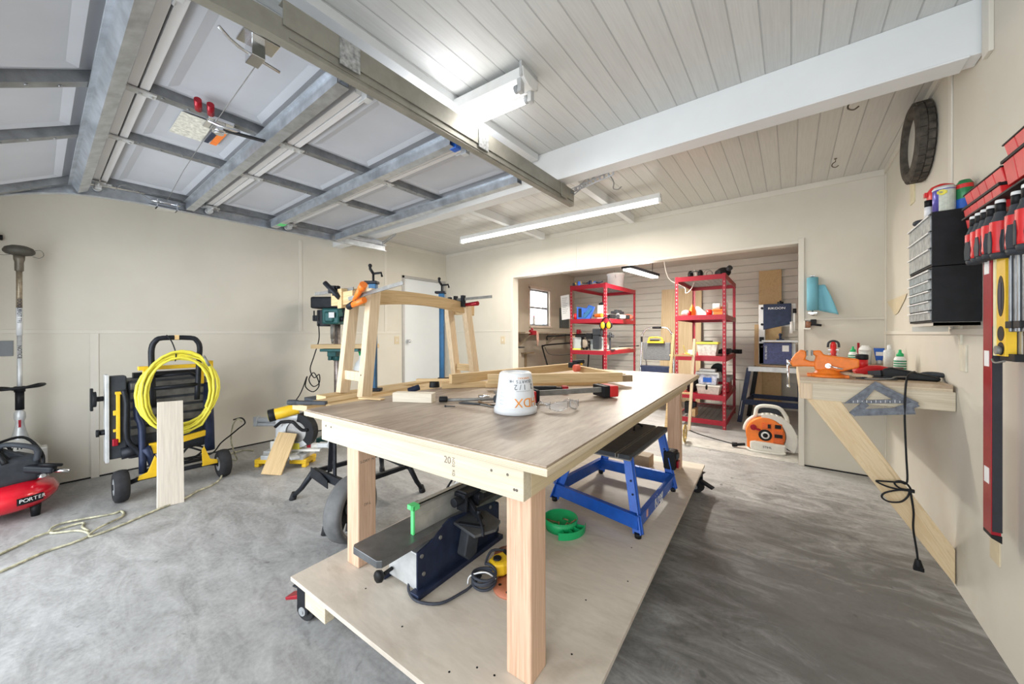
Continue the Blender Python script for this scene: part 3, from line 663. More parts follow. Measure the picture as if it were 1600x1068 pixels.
for s_, x in ((-1, -.165), (1, .205)):
    MB().prism([(-.05*s_, 0), (.05*s_, 0), (.045*s_, .03), (.0*s_, .045), (-.02*s_, .10), (-.04*s_, .16), (-.055*s_, .13)][::s_], (x, -.03, .135), .012, (1, 0, 0), (0, 0, 1)).bx(x-.05, -.03, .13, x+.05, .05, .142).build('foot_bracket', M['yellow'], ct, bevel=.003)
MB().tube([(-.185, .0, .17), (-.185, .03, .50), (-.205, .05, .60), (-.205, .08, .80)], .022, 10, sub=3).build('left_leg', M['navy'], ct)
MB().tube([(.215, .02, .24), (.215, .04, .50), (.215, .08, .80)], [.034]*3, 12).build('right_leg', M['navy'], ct)
MB().tube([(-.13, -.02, .66), (-.14, -.03, .98), (-.14, -.035, 1.10), (-.12, -.04, 1.155), (-.08, -.04, 1.178), (.08, -.04, 1.178), (.12, -.04, 1.155), (.14, -.035, 1.10), (.135, -.03, .98), (.125, -.02, .68)], .0185, 12, sub=3).build('handle', M['blackm'], ct)
MB().bx(-.015, -.062, 1.165, .01, -.02, 1.20).build('handle_tag', paint('wood tag', (.70, .48, .22), .6), ct)
MB().tube([(-.13, -.03, .80), (.13, -.03, .805)], .014).tube([(-.13, .0, .885), (.08, .0, .90), (.14, .02, .86)], .013).build('cross_tube', M['blackm'], ct)
MB().bx(-.205, .02, .935, .225, .06, .965).bx(.20, .02, .90, .24, .10, .985).bx(-.18, .025, .85, -.165, .05, .94).bx(.16, .025, .80, .18, .05, .94).build('yellow_rail', M['yellow'], ct, bevel=.004)
MB().beam((-.17, .02, .335), (.22, .03, .395), .03, .045).bx(-.15, .0, .30, -.10, .04, .38).build('yellow_crossbar', M['yellow'], ct, bevel=.004)
MB().bx(-.26, .08, .27, .215, .40, .86).build('saw_housing', M['char'], ct, bevel=.03, seg=3)
pl_ = MB()
for k in range(6): pl_.bx(-.24, .062, .45+k*.068, .20, .082, .50+k*.068)
pl_.build('underside_ribs', paint('dusty dark casting', (.12, .115, .105), .55, .3, .3), ct, bevel=.004)
MB().bx(-.368, .04, .285, -.348, .15, .915).build('saw_table', M['lgrey'], ct, bevel=.003)
MB().bx(-.348, .06, .30, -.26, .17, .90).build('saw_table_frame', M['char'], ct, bevel=.008)
MB().bx(-.315, .035, .42, -.295, .06, .78).bx(-.33, .035, .62, -.31, .055, .655).bx(-.33, .035, .5, -.31, .055, .52).bx(-.32, .03, .77, -.26, .06, .79).build('side_rail', M['yellow'], ct, bevel=.003)
MB().tube([(-.28, .02, .80), (-.265, .02, .70), (-.265, .02, .45), (-.22, .02, .36), (-.19, .02, .30)], .016, 8, sub=3).build('side_tube', M['blackm'], ct)
MB().cyl((-.425, .12, .74), (-.405, .12, .74), .055, n=20).cyl((-.43, .12, .74), (-.37, .12, .74), .018).bx(-.435, .10, .66, -.42, .14, .82).build('handwheel', M['black'], ct, bevel=.003)
MB().cyl((-.40, .08, .50), (-.31, .08, .50), .016).cyl((-.41, .08, .50), (-.395, .08, .50), .026).bx(-.40, .07, .495, -.33, .10, .52).build('lock_knob', M['black'], ct)
MB().bx(-.335, .03, .40, -.305, .07, .45).build('red_switch', M['dkred'], ct, bevel=.005)
MB().cyl((-.29, .06, .33), (-.18, .06, .34), .042).build('motor_end', M['blackm'], ct)
MB().tube([(-.17, .0, .36), (-.14, .02, .28), (-.12, .0, .20)], .028, 8).build('foot_tube', M['navy'], ct)
MB().tube([(.02, .02, .22), (.09, .03, .30), (.18, .03, .26), (.10, .02, .20), (.02, .02, .24), (.06, .03, .30), (.16, .0, .25)], .008, 6, sub=5).build('wrapped_cable', M['black'], ct)
MB().bx(-.20, .30, .86, .20, .36, .90).build('fence_storage', M['black'], ct, bevel=.004)
# yellow hose coil hung on the handle
h = MB(); random.seed(11)
pts = []
for k in range(7*24+1):
    a = -pi/2+2*pi*k/24; q = k/24
    rx = .172+.08*((q*.37+.1) % 1)+.006*sin(q*5); rz = .25+.075*((q*.53+.3) % 1)
    sag = .02*sin(a*2+q)
    pts.append((.012+rx*cos(a)+.008*sin(q*3), -.062-.030*(q/7)-.012*sin(a), .765+rz*sin(a)+(.01*sin(q*2.1) if sin(a) > 0 else -.02*sin(q*1.3))+sag*.3))
h.tube(pts, .0088, 8).mat(0)
yh = thing('air_hose', 'bright yellow coiled air hose hung on the handle of the folded table saw', 'hose', (-3.84, .665, 0), R(90))
h.build('hose_coil', paint('lemon hose rubber', (.78, .70, .07), .45, 0, .08), yh)
MB().cyl((.155, -.10, 1.02), (.185, -.105, .95), .010).cyl((.15, -.10, 1.035), (.158, -.10, 1.018), .008).build('hose_fitting', M['bar'], yh)
MB().tube([(-.06, -.05, 1.20), (-.035, -.075, 1.15), (-.015, -.095, 1.06), (-.02, -.10, 1.00)], .004, 6, sub=3).build('hose_tie', M['black'], yh)
# plank leaning on it
M['plank'] = wood('whitewashed plank', (.52, .46, .38), (.66, .60, .51), 0, .9)
tag(plank_obj('plank', (-3.475, .573, .0), (-3.715, .612, .70), .142, .019, M['plank'], up=(1, 0, .3)), 'short pale plank leaning upright in front of the folded table saw', 'plank')
# extension cord on the floor
crd = M['cordc'] = paint('tan and black cord', (.42, .40, .28), .6, 0, .6, 30)
def floorcord(name, pts, r, m, label, grp=None):
    return tag(MB().tube(pts, r, 6, sub=7).build(name, m), label, 'cord', grp)
floorcord('extension_cord', [(-3.1, -.30, .008), (-3.17, -.115, .008), (-3.26, .02, .008), (-3.28, .13, .008), (-3.33, .19, .008), (-3.46, .15, .008), (-3.55, .05, .008), (-3.66, .09, .012), (-3.60, .30, .008), (-3.61, .345, .008), (-3.50, .34, .008), (-3.37, .22, .016), (-3.30, .19, .008), (-3.33, .30, .008), (-3.44, .50, .008), (-3.52, .66, .008), (-3.60, .74, .008), (-3.66, .85, .008), (-3.76, .93, .02), (-3.80, .955, .10), (-3.84, .96, .19), (-3.95, .96, .06), (-4.2, 1.08, .008), (-4.31, 1.10, .008), (-4.45, 1.16, .008), (-4.50, 1.30, .008), (-4.40, 1.36, .008)], .0065, crd, 'tan extension cord running over the floor from the saw stand to the left edge')
floorcord('extension_cord', [(-3.05, -.50, .008), (-3.35, -.20, .008), (-3.5, -.05, .008), (-3.55, .02, .012), (-3.58, .17, .008), (-3.50, .17, .008), (-3.40, .19, .008)], .0065, crd, 'tan extension cord strand nearest the red compressor')
# miter saw: x to the right in the photo, y away
ms = thing('miter_saw', 'yellow and grey miter saw on the floor in front of the folding workbench', 'miter saw', (-3.72, 1.38, 0), R(37))
for s_, x in ((-1, -.15), (1, .17)):
    MB().bx(x-.075, -.06, .03, x+.075, .12, .07).bx(x-.075 if s_ < 0 else x+.035, -.06, 0, x-.035 if s_ < 0 else x+.075, .0, .03).bx(x-.07, .07, 0, x+.07, .12, .03).build('foot', M['yellow'], ms, bevel=.006)
MB().bx(-.17, -.06, .065, .22, .14, .105).bx(-.20, .02, .075, -.12, .10, .12).build('base', M['lgrey'], ms, bevel=.006)
MB().cyl((.03, .02, .10), (.03, .02, .125), .13, n=28).beam((.03, .02, .11), (.20, -.14, .11), .07, .022).build('turntable', M['lgrey'], ms, bevel=.004)
MB().bx(-.16, .06, .125, -.01, .075, .20).bx(.08, .06, .125, .32, .075, .185).bx(.06, .0, .125, .34, .06, .145).build('fence', M['offwhite'], ms, bevel=.003)
MB().bx(.06, .0, .145, .15, .05, .20).build('fence_insert', M['lyellow'], ms, bevel=.003)
MB().bx(.19, .052, .14, .225, .06, .20).build('red_sticker', M['dkred'], ms)
MB().bx(-.12, .14, .10, -.05, .20, .36).bx(-.14, .10, .22, -.04, .16, .40).cyl((-.15, .13, .20), (-.02, .13, .20), .035).build('rear_bracket', M['lgrey'], ms, bevel=.01)
MB().cyl((-.33, .14, .385), (-.02, .14, .375), .026).cyl((-.33, .12, .345), (-.04, .12, .345), .017).bx(-.35, .10, .33, -.315, .16, .42).build('slide_rail', M['grey'], ms, bevel=.004)
MB().cyl((.12, .02, .305), (.12, .055, .305), .145, n=40).build('blade_guard', paint('dusty steel guard', (.34, .33, .32), .4, .6, .2), ms, bevel=.003)
MB().pipe((.12, .005, .305), (.12, .018, .305), .15, .10, 40).bx(.0, .0, .20, .10, .015, .25).build('guard_ring', M['lgrey'], ms)
sg = MB()
for k in range(14):
    a0, a1 = R(-45+k*9), R(-36+k*9)
    p = [(.12+r_*cos(a), .305+r_*sin(a)) for a, r_ in ((a0, .10), (a0, .17), (a1, .17), (a1, .10))]
    sg.prism([(a_, b_) for a_, b_ in p], (0, .07, 0), .085, (1, 0, 0), (0, 0, 1))
sg.build('upper_guard', M['black'], ms)
MB().cyl((-.05, -.05, .475), (.12, .04, .515), .052, n=24).build('motor', M['yellow'], ms, bevel=.006)
MB().cyl((-.085, -.07, .467), (-.04, -.045, .477), .056, n=24).build('motor_band', M['black'], ms, bevel=.005)
MB().cyl((-.088, -.072, .466), (-.083, -.069, .467), .042, n=24).build('motor_cap', M['lyellow'], ms)
MB().bx(-.05, .03, .38, .06, .10, .48).beam((.02, .06, .47), (.16, .06, .44), .06, .05).build('gear_case', M['lgrey'], ms, bevel=.01)
MB().tube([(-.05, -.03, .36), (.0, -.04, .40), (.04, -.05, .41), (.12, -.05, .41), (.16, -.045, .37), (.20, -.03, .33), (.24, -.01, .33)], .015, 8, sub=3).build('handle', M['black'], ms)
MB().beam((.04, .05, .505), (.38, .10, .525), .028, .03).bx(.18, .07, .49, .30, .11, .53).build('carry_arm', M['char'], ms, bevel=.006)
MB().cyl((.44, .03, .18), (.40, .12, .18), .045).bx(.30, .03, .15, .42, .09, .19).build('side_clamp', M['lgrey'], ms, bevel=.004)
tag(MB().tube([(-4.18, 1.13, .40), (-4.10, 1.17, .42), (-4.04, 1.18, .38), (-4.08, 1.14, .33), (-4.12, 1.10, .28), (-4.2, 1.04, .20), (-4.33, 1.02, .10), (-4.55, 1.0, .02), (-4.62, .8, .01)], .0065, 6, sub=6).build('electric_cable', M['black']), 'black power cord hanging from the grey rails of the miter saw', 'cord')
tag(MB().tube([(-4.06, 1.16, .39), (-4.09, 1.14, .42), (-4.12, 1.11, .36), (-4.14, 1.10, .22), (-4.12, 1.12, .10), (-4.2, 1.16, .01), (-4.32, 1.12, .01)], .006, 6, sub=6).build('electric_cable', crd), 'tan cord hanging beside the black one at the miter saw', 'cord')
tag(plank_obj('plank', (-3.518, 1.213, .008), (-3.66, 1.40, .30), .155, .02, M['oakx'], up=(1, -.8, .3)), 'short golden plank leaning on the front of the miter saw', 'plank')
# drill press
dp = thing('drill_press', 'dark green drill press standing at the left wall behind the worktable', 'drill press', (-4.25, 2.158, 0), R(37))
MB().cyl((0, 0, .04), (0, 0, 1.33), .036, n=20).build('column', M['chrome'] if 0 else paint('rusty column steel', (.32, .27, .25), .4, .7, .4, 20), dp)
MB().bx(-.12, -.25, 0, .12, .10, .05).cyl((0, 0, .05), (0, 0, .12), .06).build('base', M['teal'], dp, bevel=.01)
MB().bx(-.07, -.22, 1.32, .12, .10, 1.50).bx(-.03, -.25, 1.34, .07, -.20, 1.46).build('head', M['teal'], dp, bevel=.02, seg=3)
MB().bx(-.255, -.12, 1.505, .20, .11, 1.64).build('belt_cover', M['blackm'], dp, bevel=.02, seg=3)
MB().cyl((-.15, 0, 1.30), (-.15, 0, 1.49), .08, n=20).bx(-.28, -.03, 1.36, -.22, .03, 1.43).build('motor', M['char'], dp, bevel=.01)
for k in range(7): MB().bx(-.235+k*.026, -.085, 1.36, -.222+k*.026, -.078, 1.48).build('motor_vent', M['black'], dp) if k % 2 == 0 else None
MB().bx(.03, -.255, 1.39, .09, -.251, 1.45).build('switch_plate', M['label'], dp)
MB().bx(.03, -.125, 1.57, .08, -.121, 1.61).build('cover_badge', M['label'], dp)
MB().cyl((.03, -.17, 1.16), (.03, -.17, 1.32), .022).cyl((.03, -.17, 1.10), (.03, -.17, 1.16), .012, .018).build('chuck', M['bar'], dp)
fd = MB().cyl((.12, -.16, 1.38), (.16, -.16, 1.38), .03)
for a in (.3, 2.4, 4.5): fd.tube([(.15, -.16, 1.38), (.19, -.16+.12*cos(a), 1.38+.12*sin(a))], .006).sph((.19, -.16+.12*cos(a), 1.38+.12*sin(a)), .014)
fd.build('feed_lever', M['blackm'], dp)
MB().cyl((0, 0, .90), (0, 0, 1.0), .055).bx(-.05, -.14, .95, .05, 0, 1.03).bx(-.10, -.03, .90, -.055, .02, .98).bx(.16, -.10, .93, .20, -.06, 1.0).build('table_bracket', M['teal'], dp, bevel=.008)
MB().bx(-.05, -.30, 1.015, .38, .0, 1.045).build('press_table', M['teal'], dp, bevel=.006)
tag(MB().box((0, 0, 0), (.66, .26, .045)).build('board', M['oakx'], loc=(-4.25+.235, 2.158-.02, 1.07), rz=R(37), bevel=.003), 'wooden board lying on the green drill press table', 'board')
cc = [(-4.33, 1.98, 1.33), (-4.34, 1.99, 1.15), (-4.40, 1.96, .95), (-4.45, 1.94, .80), (-4.42, 1.97, .70), (-4.36, 2.0, .74), (-4.36, 2.0, .64), (-4.42, 1.96, .60), (-4.46, 1.93, .68), (-4.40, 1.96, .76), (-4.36, 2.0, .62), (-4.40, 1.95, .54), (-4.48, 1.90, .60), (-4.44, 1.90, .72), (-4.50, 1.84, .50), (-4.58, 1.70, .30)]
tag(MB().tube(cc, .006, 6, sub=6).build('electric_cable', M['black']), 'thin black power cord hanging in a bunch below the drill press', 'cord')
sb = thing('spray_bottle', 'white spray bottle with green trigger hung behind the wooden trestle', 'bottle', (-3.95, 2.28, .72))
MB().lathe([(0, 0), (.06, .0), (.075, .02), (.075, .10), (.055, .16), (.02, .20), (.02, .24)], n=20).build('bottle_body', M['white'], sb)
MB().cyl((0, 0, .24), (0, 0, .27), .02).beam((-.03, 0, .285), (.05, 0, .285), .025, .03).build('trigger_head', M['green'], sb)
MB().cyl((0, 0, -.72), (0, 0, 0), .03).cyl((0, 0, -.72), (0, 0, -.70), .12).build('post_stand', M['grey'], sb)
# folding workbench that carries the planks
fw = thing('folding_workbench', 'black folding workbench with splayed legs behind the left end of the worktable', 'workbench', (-2.44, 1.45, 0))
cx = [(-.24, -.26), (.20, -.24), (.20, .22), (-.20, .25)]
ft = [(-.447, -.317), (.22, -.40), (.205, .34), (-.42, .40)]
for (a, b), (c_, d_) in zip(cx, ft):
    lg = MB().tube([(a, b, .235), ((a*.45+c_*.55), (b*.45+d_*.55), .10), (c_, d_, .018)], [.021, .018, .016], 8)
    lg.build('leg', M['blackm'], fw)
    MB().cyl((c_, d_, 0), (c_*.97, d_*.97, .05), .024, .02, n=12).build('rubber_foot', M['rubber'], fw)
for i, j in ((0, 1), (1, 2), (2, 3), (3, 0)):
    a, b = cx[i], cx[j]
    MB().beam((a[0], a[1], .235), (b[0], b[1], .235), .03, .055 if i % 2 == 0 else .03).build('frame_bar', M['blackm'], fw, bevel=.004)
MB().prism([(-.24, .20), (.0, .18), (.0, .23), (-.10, .26), (-.24, .27)], (0, -.275, 0), .006, (1, 0, 0), (0, 0, 1)).build('side_plate', M['blackm'], fw)
for (a, b), (c_, d_) in (((-.13, -.20), (.02, -.25)), ((.02, -.24), (-.06, -.20)), ((-.13, .22), (.05, .22)), ((.16, .20), (-.1, .22))):
    MB().beam((a, b, .24), (c_, d_, .74), .03, .014).build('upright', M['blackm'], fw, bevel=.003)
MB().bx(-.20, -.34, .74, .0, .36, .775).build('jaw', M['char'], fw, bevel=.004)
MB().bx(.03, -.34, .74, .24, .36, .775).build('jaw', M['char'], fw, bevel=.004)
MB().cyl((.02, -.38, .71), (.02, .36, .71), .012).cyl((.02, -.42, .71), (.02, -.38, .71), .022).build('jaw_screw', M['bar'], fw)
# wooden trestle with curved rail
ts = thing('wooden_trestle', 'wooden trestle frame with splayed legs and a curved top rail, clamped behind the worktable', 'trestle', (-2.05, 1.6, .85))
def W(x, y, z): return (x+2.05, y-1.6, z-.85)
M['leg'] = wood('pale ash leg', (.60, .44, .27), (.78, .62, .42), 2)
for (b, tp) in (((-2.15, 1.125, .85), (-2.17, 1.205, 1.445)), ((-1.895, 1.115, .85), (-1.895, 1.175, 1.46)), ((-2.25, 2.16, .85), (-2.235, 2.06, 1.42)), ((-2.05, 2.18, .85), (-2.045, 2.07, 1.43))):
    MB().beam(W(*b), W(*tp), .052, .062, (0, 1, 0)).build('leg', M['leg'], ts, bevel=.003)
MB().beam(W(-2.13, 1.14, .96), W(-1.95, 1.135, .96), .03, .055).build('stretcher', M['leg'], ts, bevel=.003)
MB().beam(W(-2.22, 2.15, .93), W(-2.07, 2.16, .93), .03, .055).build('stretcher', M['oakx'], ts, bevel=.003)
N_ = 16; poly = []
for k in range(N_+1):
    s_ = k/N_; poly.append((1.06+1.10*s_, 1.435-.025*s_+.035*sin(pi*s_)))
for k in range(N_, -1, -1):
    s_ = k/N_; poly.append((1.06+1.10*s_, 1.322+.055*sin(pi*s_)))
MB().prism([(p[0]-1.6, p[1]-.85) for p in poly], (2.05-2.085, 0, .03), .045, (0, 1, 0), (0, 0, 1)).build('curved_rail', M['oaky'], ts, bevel=.002)
MB().beam(W(-2.19, 1.10, 1.41), W(-1.93, 1.09, 1.41), .05, .075).build('end_block', M['oakx'], ts, bevel=.003)
MB().beam(W(-2.23, 2.13, 1.40), W(-2.04, 2.14, 1.40), .05, .07).build('end_block', M['oakx'], ts, bevel=.003)
for z_ in (.945, .975): MB().cyl(W(-1.9, 1.1, z_), W(-1.895, 1.1, z_), .006).build('screw', M['black'], ts)
# blue upright clamps
def pole_clamp(x, y, label):
    c = thing('pole_clamp', label, 'clamp', (x, y, .85), R(35), 'tall blue pole clamps holding the trestle')
    MB().bx(-.018, -.011, 0, .018, .011, .655).bx(-.018, -.016, 0, -.013, .016, .655).bx(.013, -.016, 0, .018, .016, .655).build('bar', M['poleblue'], c, bevel=.001)
    MB().bx(-.022, -.02, .585, .022, .02, .665).build('clamp_slide', M['poleblue'], c, bevel=.003)
    MB().bx(-.05, -.025, .665, .03, .025, .683).build('clamp_head', M['blackm'], c, bevel=.003)
    MB().cyl((0, 0, .66), (0, 0, .73), .007).tube([(0, 0, .73), (.05, .0, .735), (.055, 0, .71)], .007).tube([(0, 0, .73), (-.02, 0, .76), (-.02, 0, .78)], .009).sph((-.02, 0, .78), .012).build('crank', M['black'], c)
    MB().bx(-.03, -.02, 0, .05, .02, .02).build('foot', M['blackm'], c, bevel=.003)
    return c
pole_clamp(-2.062, 1.275, 'tall blue pole clamp behind the near legs of the wooden trestle')
pole_clamp(-2.135, 1.90, 'tall blue pole clamp in front of the white door')
# bar clamps on the trestle
def bar_clamp(a, b, label, hm, off=(0, 0, -.04), L=.10):
    a = Vector(a); b = Vector(b); d = (b-a).normalized()
    c = thing('bar_clamp', label, 'clamp', tuple(a), 0, 'bar clamps holding the trestle joints')
    e = b-a
    MB().beam((0, 0, 0), e, .006, .020).build('bar', M['bar'], c)
    return c, e, d
c, e, d = bar_clamp((-2.43, 1.09, 1.462), (-1.98, 1.10, 1.462), 'steel bar clamp with black jaws across the near left leg of the trestle', None)
MB().bx(.26, -.02, -.03, .285, .02, .03).cyl((.22, 0, .02), (.30, 0, .02), .010).bx(.20, -.015, -.01, .235, .015, .035).build('jaw', M['blackm'], c, bevel=.003)
MB().cyl((.28, -.07, .04), (.37, -.03, -.05), .014).build('handle', M['blackm'], c)
c, e, d = bar_clamp((-1.96, 1.06, 1.40), (-1.60, 1.16, 1.47), 'steel bar clamp with orange grips on the near right leg of the trestle', None)
MB().cyl((.03, .02, -.01), (.15, -.01, .055), .015).cyl((.13, .0, .045), (.17, -.01, .065), .02).cyl((.04, 0, -.035), (.16, .0, -.015), .016).build('grip', M['orange'], c)
MB().cyl((.0, 0, -.045), (.05, 0, -.03), .018).bx(.08, -.01, -.03, .12, .02, -.01).build('jaw', M['blackm'], c, bevel=.002)
c, e, d = bar_clamp((-2.14, 2.02, 1.475), (-1.74, 2.03, 1.478), 'steel bar clamp with red handle across the far legs of the trestle', None)
MB().bx(.02, -.015, -.05, .045, .015, .03).bx(-.05, -.012, -.02, -.02, .012, .025).bx(.10, -.015, -.06, .13, .015, .03).cyl((.06, 0, -.02), (.12, 0, -.02), .01).build('jaw', M['blackm'], c, bevel=.003)
MB().cyl((.15, 0, -.045), (.27, 0, -.04), .014, .017).build('handle', M['dkred'], c)
# large wheel standing on the floor
wh = thing('large_wheel', 'large grey rimmed wheel with dark spokes standing on the floor behind the worktable leg', 'wheel', (-2.045, 1.122, .187), rot=(0, 0, R(24)))
MB().lathe([(.150, -.05), (.172, -.052), (.183, -.035), (.186, 0), (.183, .035), (.172, .052), (.150, .05), (.150, -.05)], (0, 0, 0), (1, 0, 0), 48).build('tyre', paint('dusty grey tyre', (.12, .12, .12), .7, 0, .2), wh)
MB().pipe((-.03, 0, 0), (.035, 0, 0), .152, .138, 40).build('rim', M['lgrey'], wh)
MB().cyl((-.04, 0, 0), (.04, 0, 0), .04, n=20).build('hub', M['grey'], wh, bevel=.005)
for k in range(8):
    a = 2*pi*k/8
    MB().at(rot=(a, 0, 0)).prism([(.03, -.02), (.142, -.035), (.142, .012), (.085, .0), (.08, .03), (.03, .02)], (-.012, 0, 0), .024, (0, 0, 1), (0, 1, 0)).build('spoke', M['black'], wh)
# ---------------- things on the worktable ----------------
TZ0 = .8806
# upturned bucket
bk = thing('bucket', 'white plastic bucket turned upside down near the middle of the worktable', 'bucket', (-.905, 1.205, TZ0), R(0))
MB().lathe([(.082, 0), (.089, .002), (.089, .022), (.084, .026), (.083, .03), (.068, .150), (.065, .162), (.058, .167), (.055, .160), (0, .160)], n=48).build('bucket_body', paint('white bucket plastic', (.72, .74, .76), .35, 0, .03), bk)
def on_bucket(s_, size, mt, ang, z, name='bucket_print', flip=True, adv=.62):
    r0 = .083-(z-.03)*.125+.0008; da = size*adv/r0
    n = len(s_); par = None
    for i, ch in enumerate(s_):
        if ch == ' ': continue
        a = ang+(i-(n-1)/2)*da*(-1 if flip else 1)
        o = text(name, ch, size, mt, bk, (r0*cos(a), r0*sin(a), z), (pi/2-(-.125), (pi if flip else 0), pi/2+a) if not flip else (0, 0, 0), .0003)
        if flip: o.rotation_euler = (Matrix.Rotation(a, 3, 'Z') @ Matrix.Rotation(pi/2, 3, 'Z') @ Matrix.Rotation(pi/2-.125, 3, 'X') @ Matrix.Rotation(pi, 3, 'Z')).to_euler()
PO = paint('orange print', (.85, .30, .03), .5); PK = paint('grey print', (.12, .13, .15), .5)
aV = math.atan2(-1.2, .9)-R(0)
on_bucket('HDX', .050, PO, aV+.60, .052, adv=.72)
on_bucket('2 1/2', .030, PK, aV+.52, .112)
on_bucket('QUARTS', .017, PK, aV+.52, .133, adv=.72)
on_bucket('GENERAL', .010, PO, aV+.50, .146, adv=.8)
on_bucket('_______', .018, PK, aV+.45, .088, adv=.5)
for z_ in (.045, .058, .075, .088, .102, .115, .13): on_bucket('==', .016, paint('pale blue print', (.35, .42, .52), .5), aV-.75, z_, adv=.6)
on_bucket('HK', .016, PK, aV-.25, .135, adv=.6)
# safety glasses
sg_ = thing('safety_glasses', 'clear safety glasses lying on the worktable in front of the red bar clamp', 'glasses', (-.725, 1.33, TZ0), R(62))
CL = glassy('clear eyewear plastic', (.93, .95, .97), .06, 1.45, None, .88)
ln = MB()
for s_ in (-1, 1):
    n = 10; vs = []
    for j in range(7):
        v_ = j/6
        for k in range(n+1):
            u_ = k/n
            x = s_*(.004+.066*u_); y = -.03*(1-(1-u_)**2)*0-.0-.035*(u_**2.2); top = .048-.008*u_-.016*max(0, u_-.7)*2; bot = .004+.018*(1-u_)**3+.014*max(0, u_-.7)*2
            vs.append((x, y*-1, bot+(top-bot)*v_))
    m0 = n+1
    ln.add(vs, [(j*m0+k, j*m0+k+1, (j+1)*m0+k+1, (j+1)*m0+k) for j in range(6) for k in range(n)], True)
lo = ln.build('lens', CL, sg_); so = lo.modifiers.new('thick', 'SOLIDIFY'); so.thickness = .003
for s_ in (-1, 1):
    MB().tube([(s_*.070, .036, .030), (s_*.074, .07, .030), (s_*.070, .12, .028), (s_*.062, .155, .006)], [.0035]*13, 8, sub=4).build('temple_arm', CL, sg_)
    a_ = MB(); a_.add([(s_*.070, .034, .012), (s_*.070, .034, .042), (s_*.073, .062, .036), (s_*.073, .062, .016)], [(0, 1, 2, 3)]); q_ = a_.build('side_shield', CL, sg_); q_.modifiers.new('thick', 'SOLIDIFY').thickness = .0025
# red parallel clamp
def local_clamp():
    A = Vector((-1.01, 1.335, TZ0)); B = Vector((-.735, 1.755, TZ0)); L = (B-A).length; ang = math.atan2(B.y-A.y, B.x-A.x)
    c = thing('bar_clamp', 'red parallel-jaw bar clamp lying on the worktable behind the upturned bucket', 'clamp', tuple(A), ang)
    MB().bx(-.09, -.005, .030, L+.01, .005, .055).build('bar', M['bar'], c, bevel=.001)
    MB().bx(L-.04, -.030, .006, L-.012, .075, .062).bx(L-.012, -.030, .005, L-.006, .075, .064).build('fixed_jaw', M['black'], c, bevel=.002)
    MB().bx(L-.006, -.03, .006, L+.045, .07, .062).build('jaw_cover', M['red'], c, bevel=.006)
    MB().bx(.03, -.055, .006, .09, .045, .062).build('sliding_jaw', M['red'], c, bevel=.008)
    MB().bx(.09, -.055, .004, .105, .05, .066).bx(.02, -.065, .01, .06, -.04, .05).build('jaw_face', M['black'], c, bevel=.004)
    MB().bx(.045, -.03, .0625, .08, .02, .064).build('jaw_badge', M['black'], c)
    MB().cyl((.0, -.035, .035), (-.11, -.055, .038), .019, .017).cyl((.03, -.03, .035), (0, -.035, .035), .012).build('handle', M['char'], c, bevel=.003)
local_clamp()
c = thing('bar_clamp', 'black-handled bar clamp lying between the upturned bucket and the boards', 'clamp', (-1.08, 1.66, TZ0), R(40))
MB().cyl((-.07, 0, .022), (.09, 0, .022), .019).cyl((.09, 0, .022), (.12, 0, .022), .012).build('handle', M['black'], c, bevel=.004)
MB().bx(.12, -.03, .004, .15, .03, .04).build('jaw', M['dkred'], c, bevel=.004)
MB().bx(-.25, .02, .002, .15, .03, .012).build('bar', M['bar'], c)
c = thing('pipe_wrench_rod', 'long grey steel rod with a black knob end lying left of the bucket', 'rod', (-1.30, 1.165, TZ0+.011), R(44))
c.name = 'steel_rod'
MB().cyl((0, 0, 0), (.33, 0, 0), .0075).build('rod', M['bar'], c)
MB().cyl((-.02, 0, .004), (.02, 0, .004), .014).build('knob_end', M['black'], c, bevel=.004)
for i, (a, b, r_, l) in enumerate((((-1.22, 1.19), (-1.05, 1.245), .0035, 'thin dark punch lying left of the bucket, nearest the white plank block'), ((-1.25, 1.235), (-1.03, 1.215), .003, 'thin dark rod lying just left of the bucket base'), ((-1.17, 1.27), (-1.06, 1.23), .005, 'short brown stick lying left of the bucket'))):
    tag(MB().cyl((*a, TZ0+r_), (*b, TZ0+r_), r_, n=8).build('punch', [M['char'], M['bar'], paint('brown stick', (.25, .16, .09), .6)][i]), l, 'tool', 'thin tools beside the bucket')
tag(MB().lathe([(0, 0), (.028, 0), (.032, .004), (.030, .010), (0, .012)], n=28).build('round_tin', M['chrome'], loc=(-1.245, 1.39, TZ0)), 'small round shiny metal lid lying on the worktable left of the bucket', 'lid')
tag(MB().cyl((-1.215, 1.10, TZ0+.003), (-1.175, 1.12, TZ0+.003), .0022, n=8).cyl((-1.217, 1.099, TZ0+.003), (-1.213, 1.101, TZ0+.003), .005, n=8).build('screw', M['char']), 'dark screw lying loose on the worktable in front of the steel rod', 'screw')
plank_obj('wood_block', (-1.515, 1.05, TZ0+.022), (-1.342, 1.142, TZ0+.022), .052, .044, wood('white pine block', (.64, .54, .40), (.80, .73, .60), 0), 'pale square-cut wood block lying on the worktable near its left edge', 'wood block')
plank_obj('wood_shim', (-1.71, .985, TZ0+.004), (-1.585, 1.03, TZ0+.004), .035, .007, M['oakx'], 'thin wood shim lying on the worktable at the foot of the trestle', 'shim')
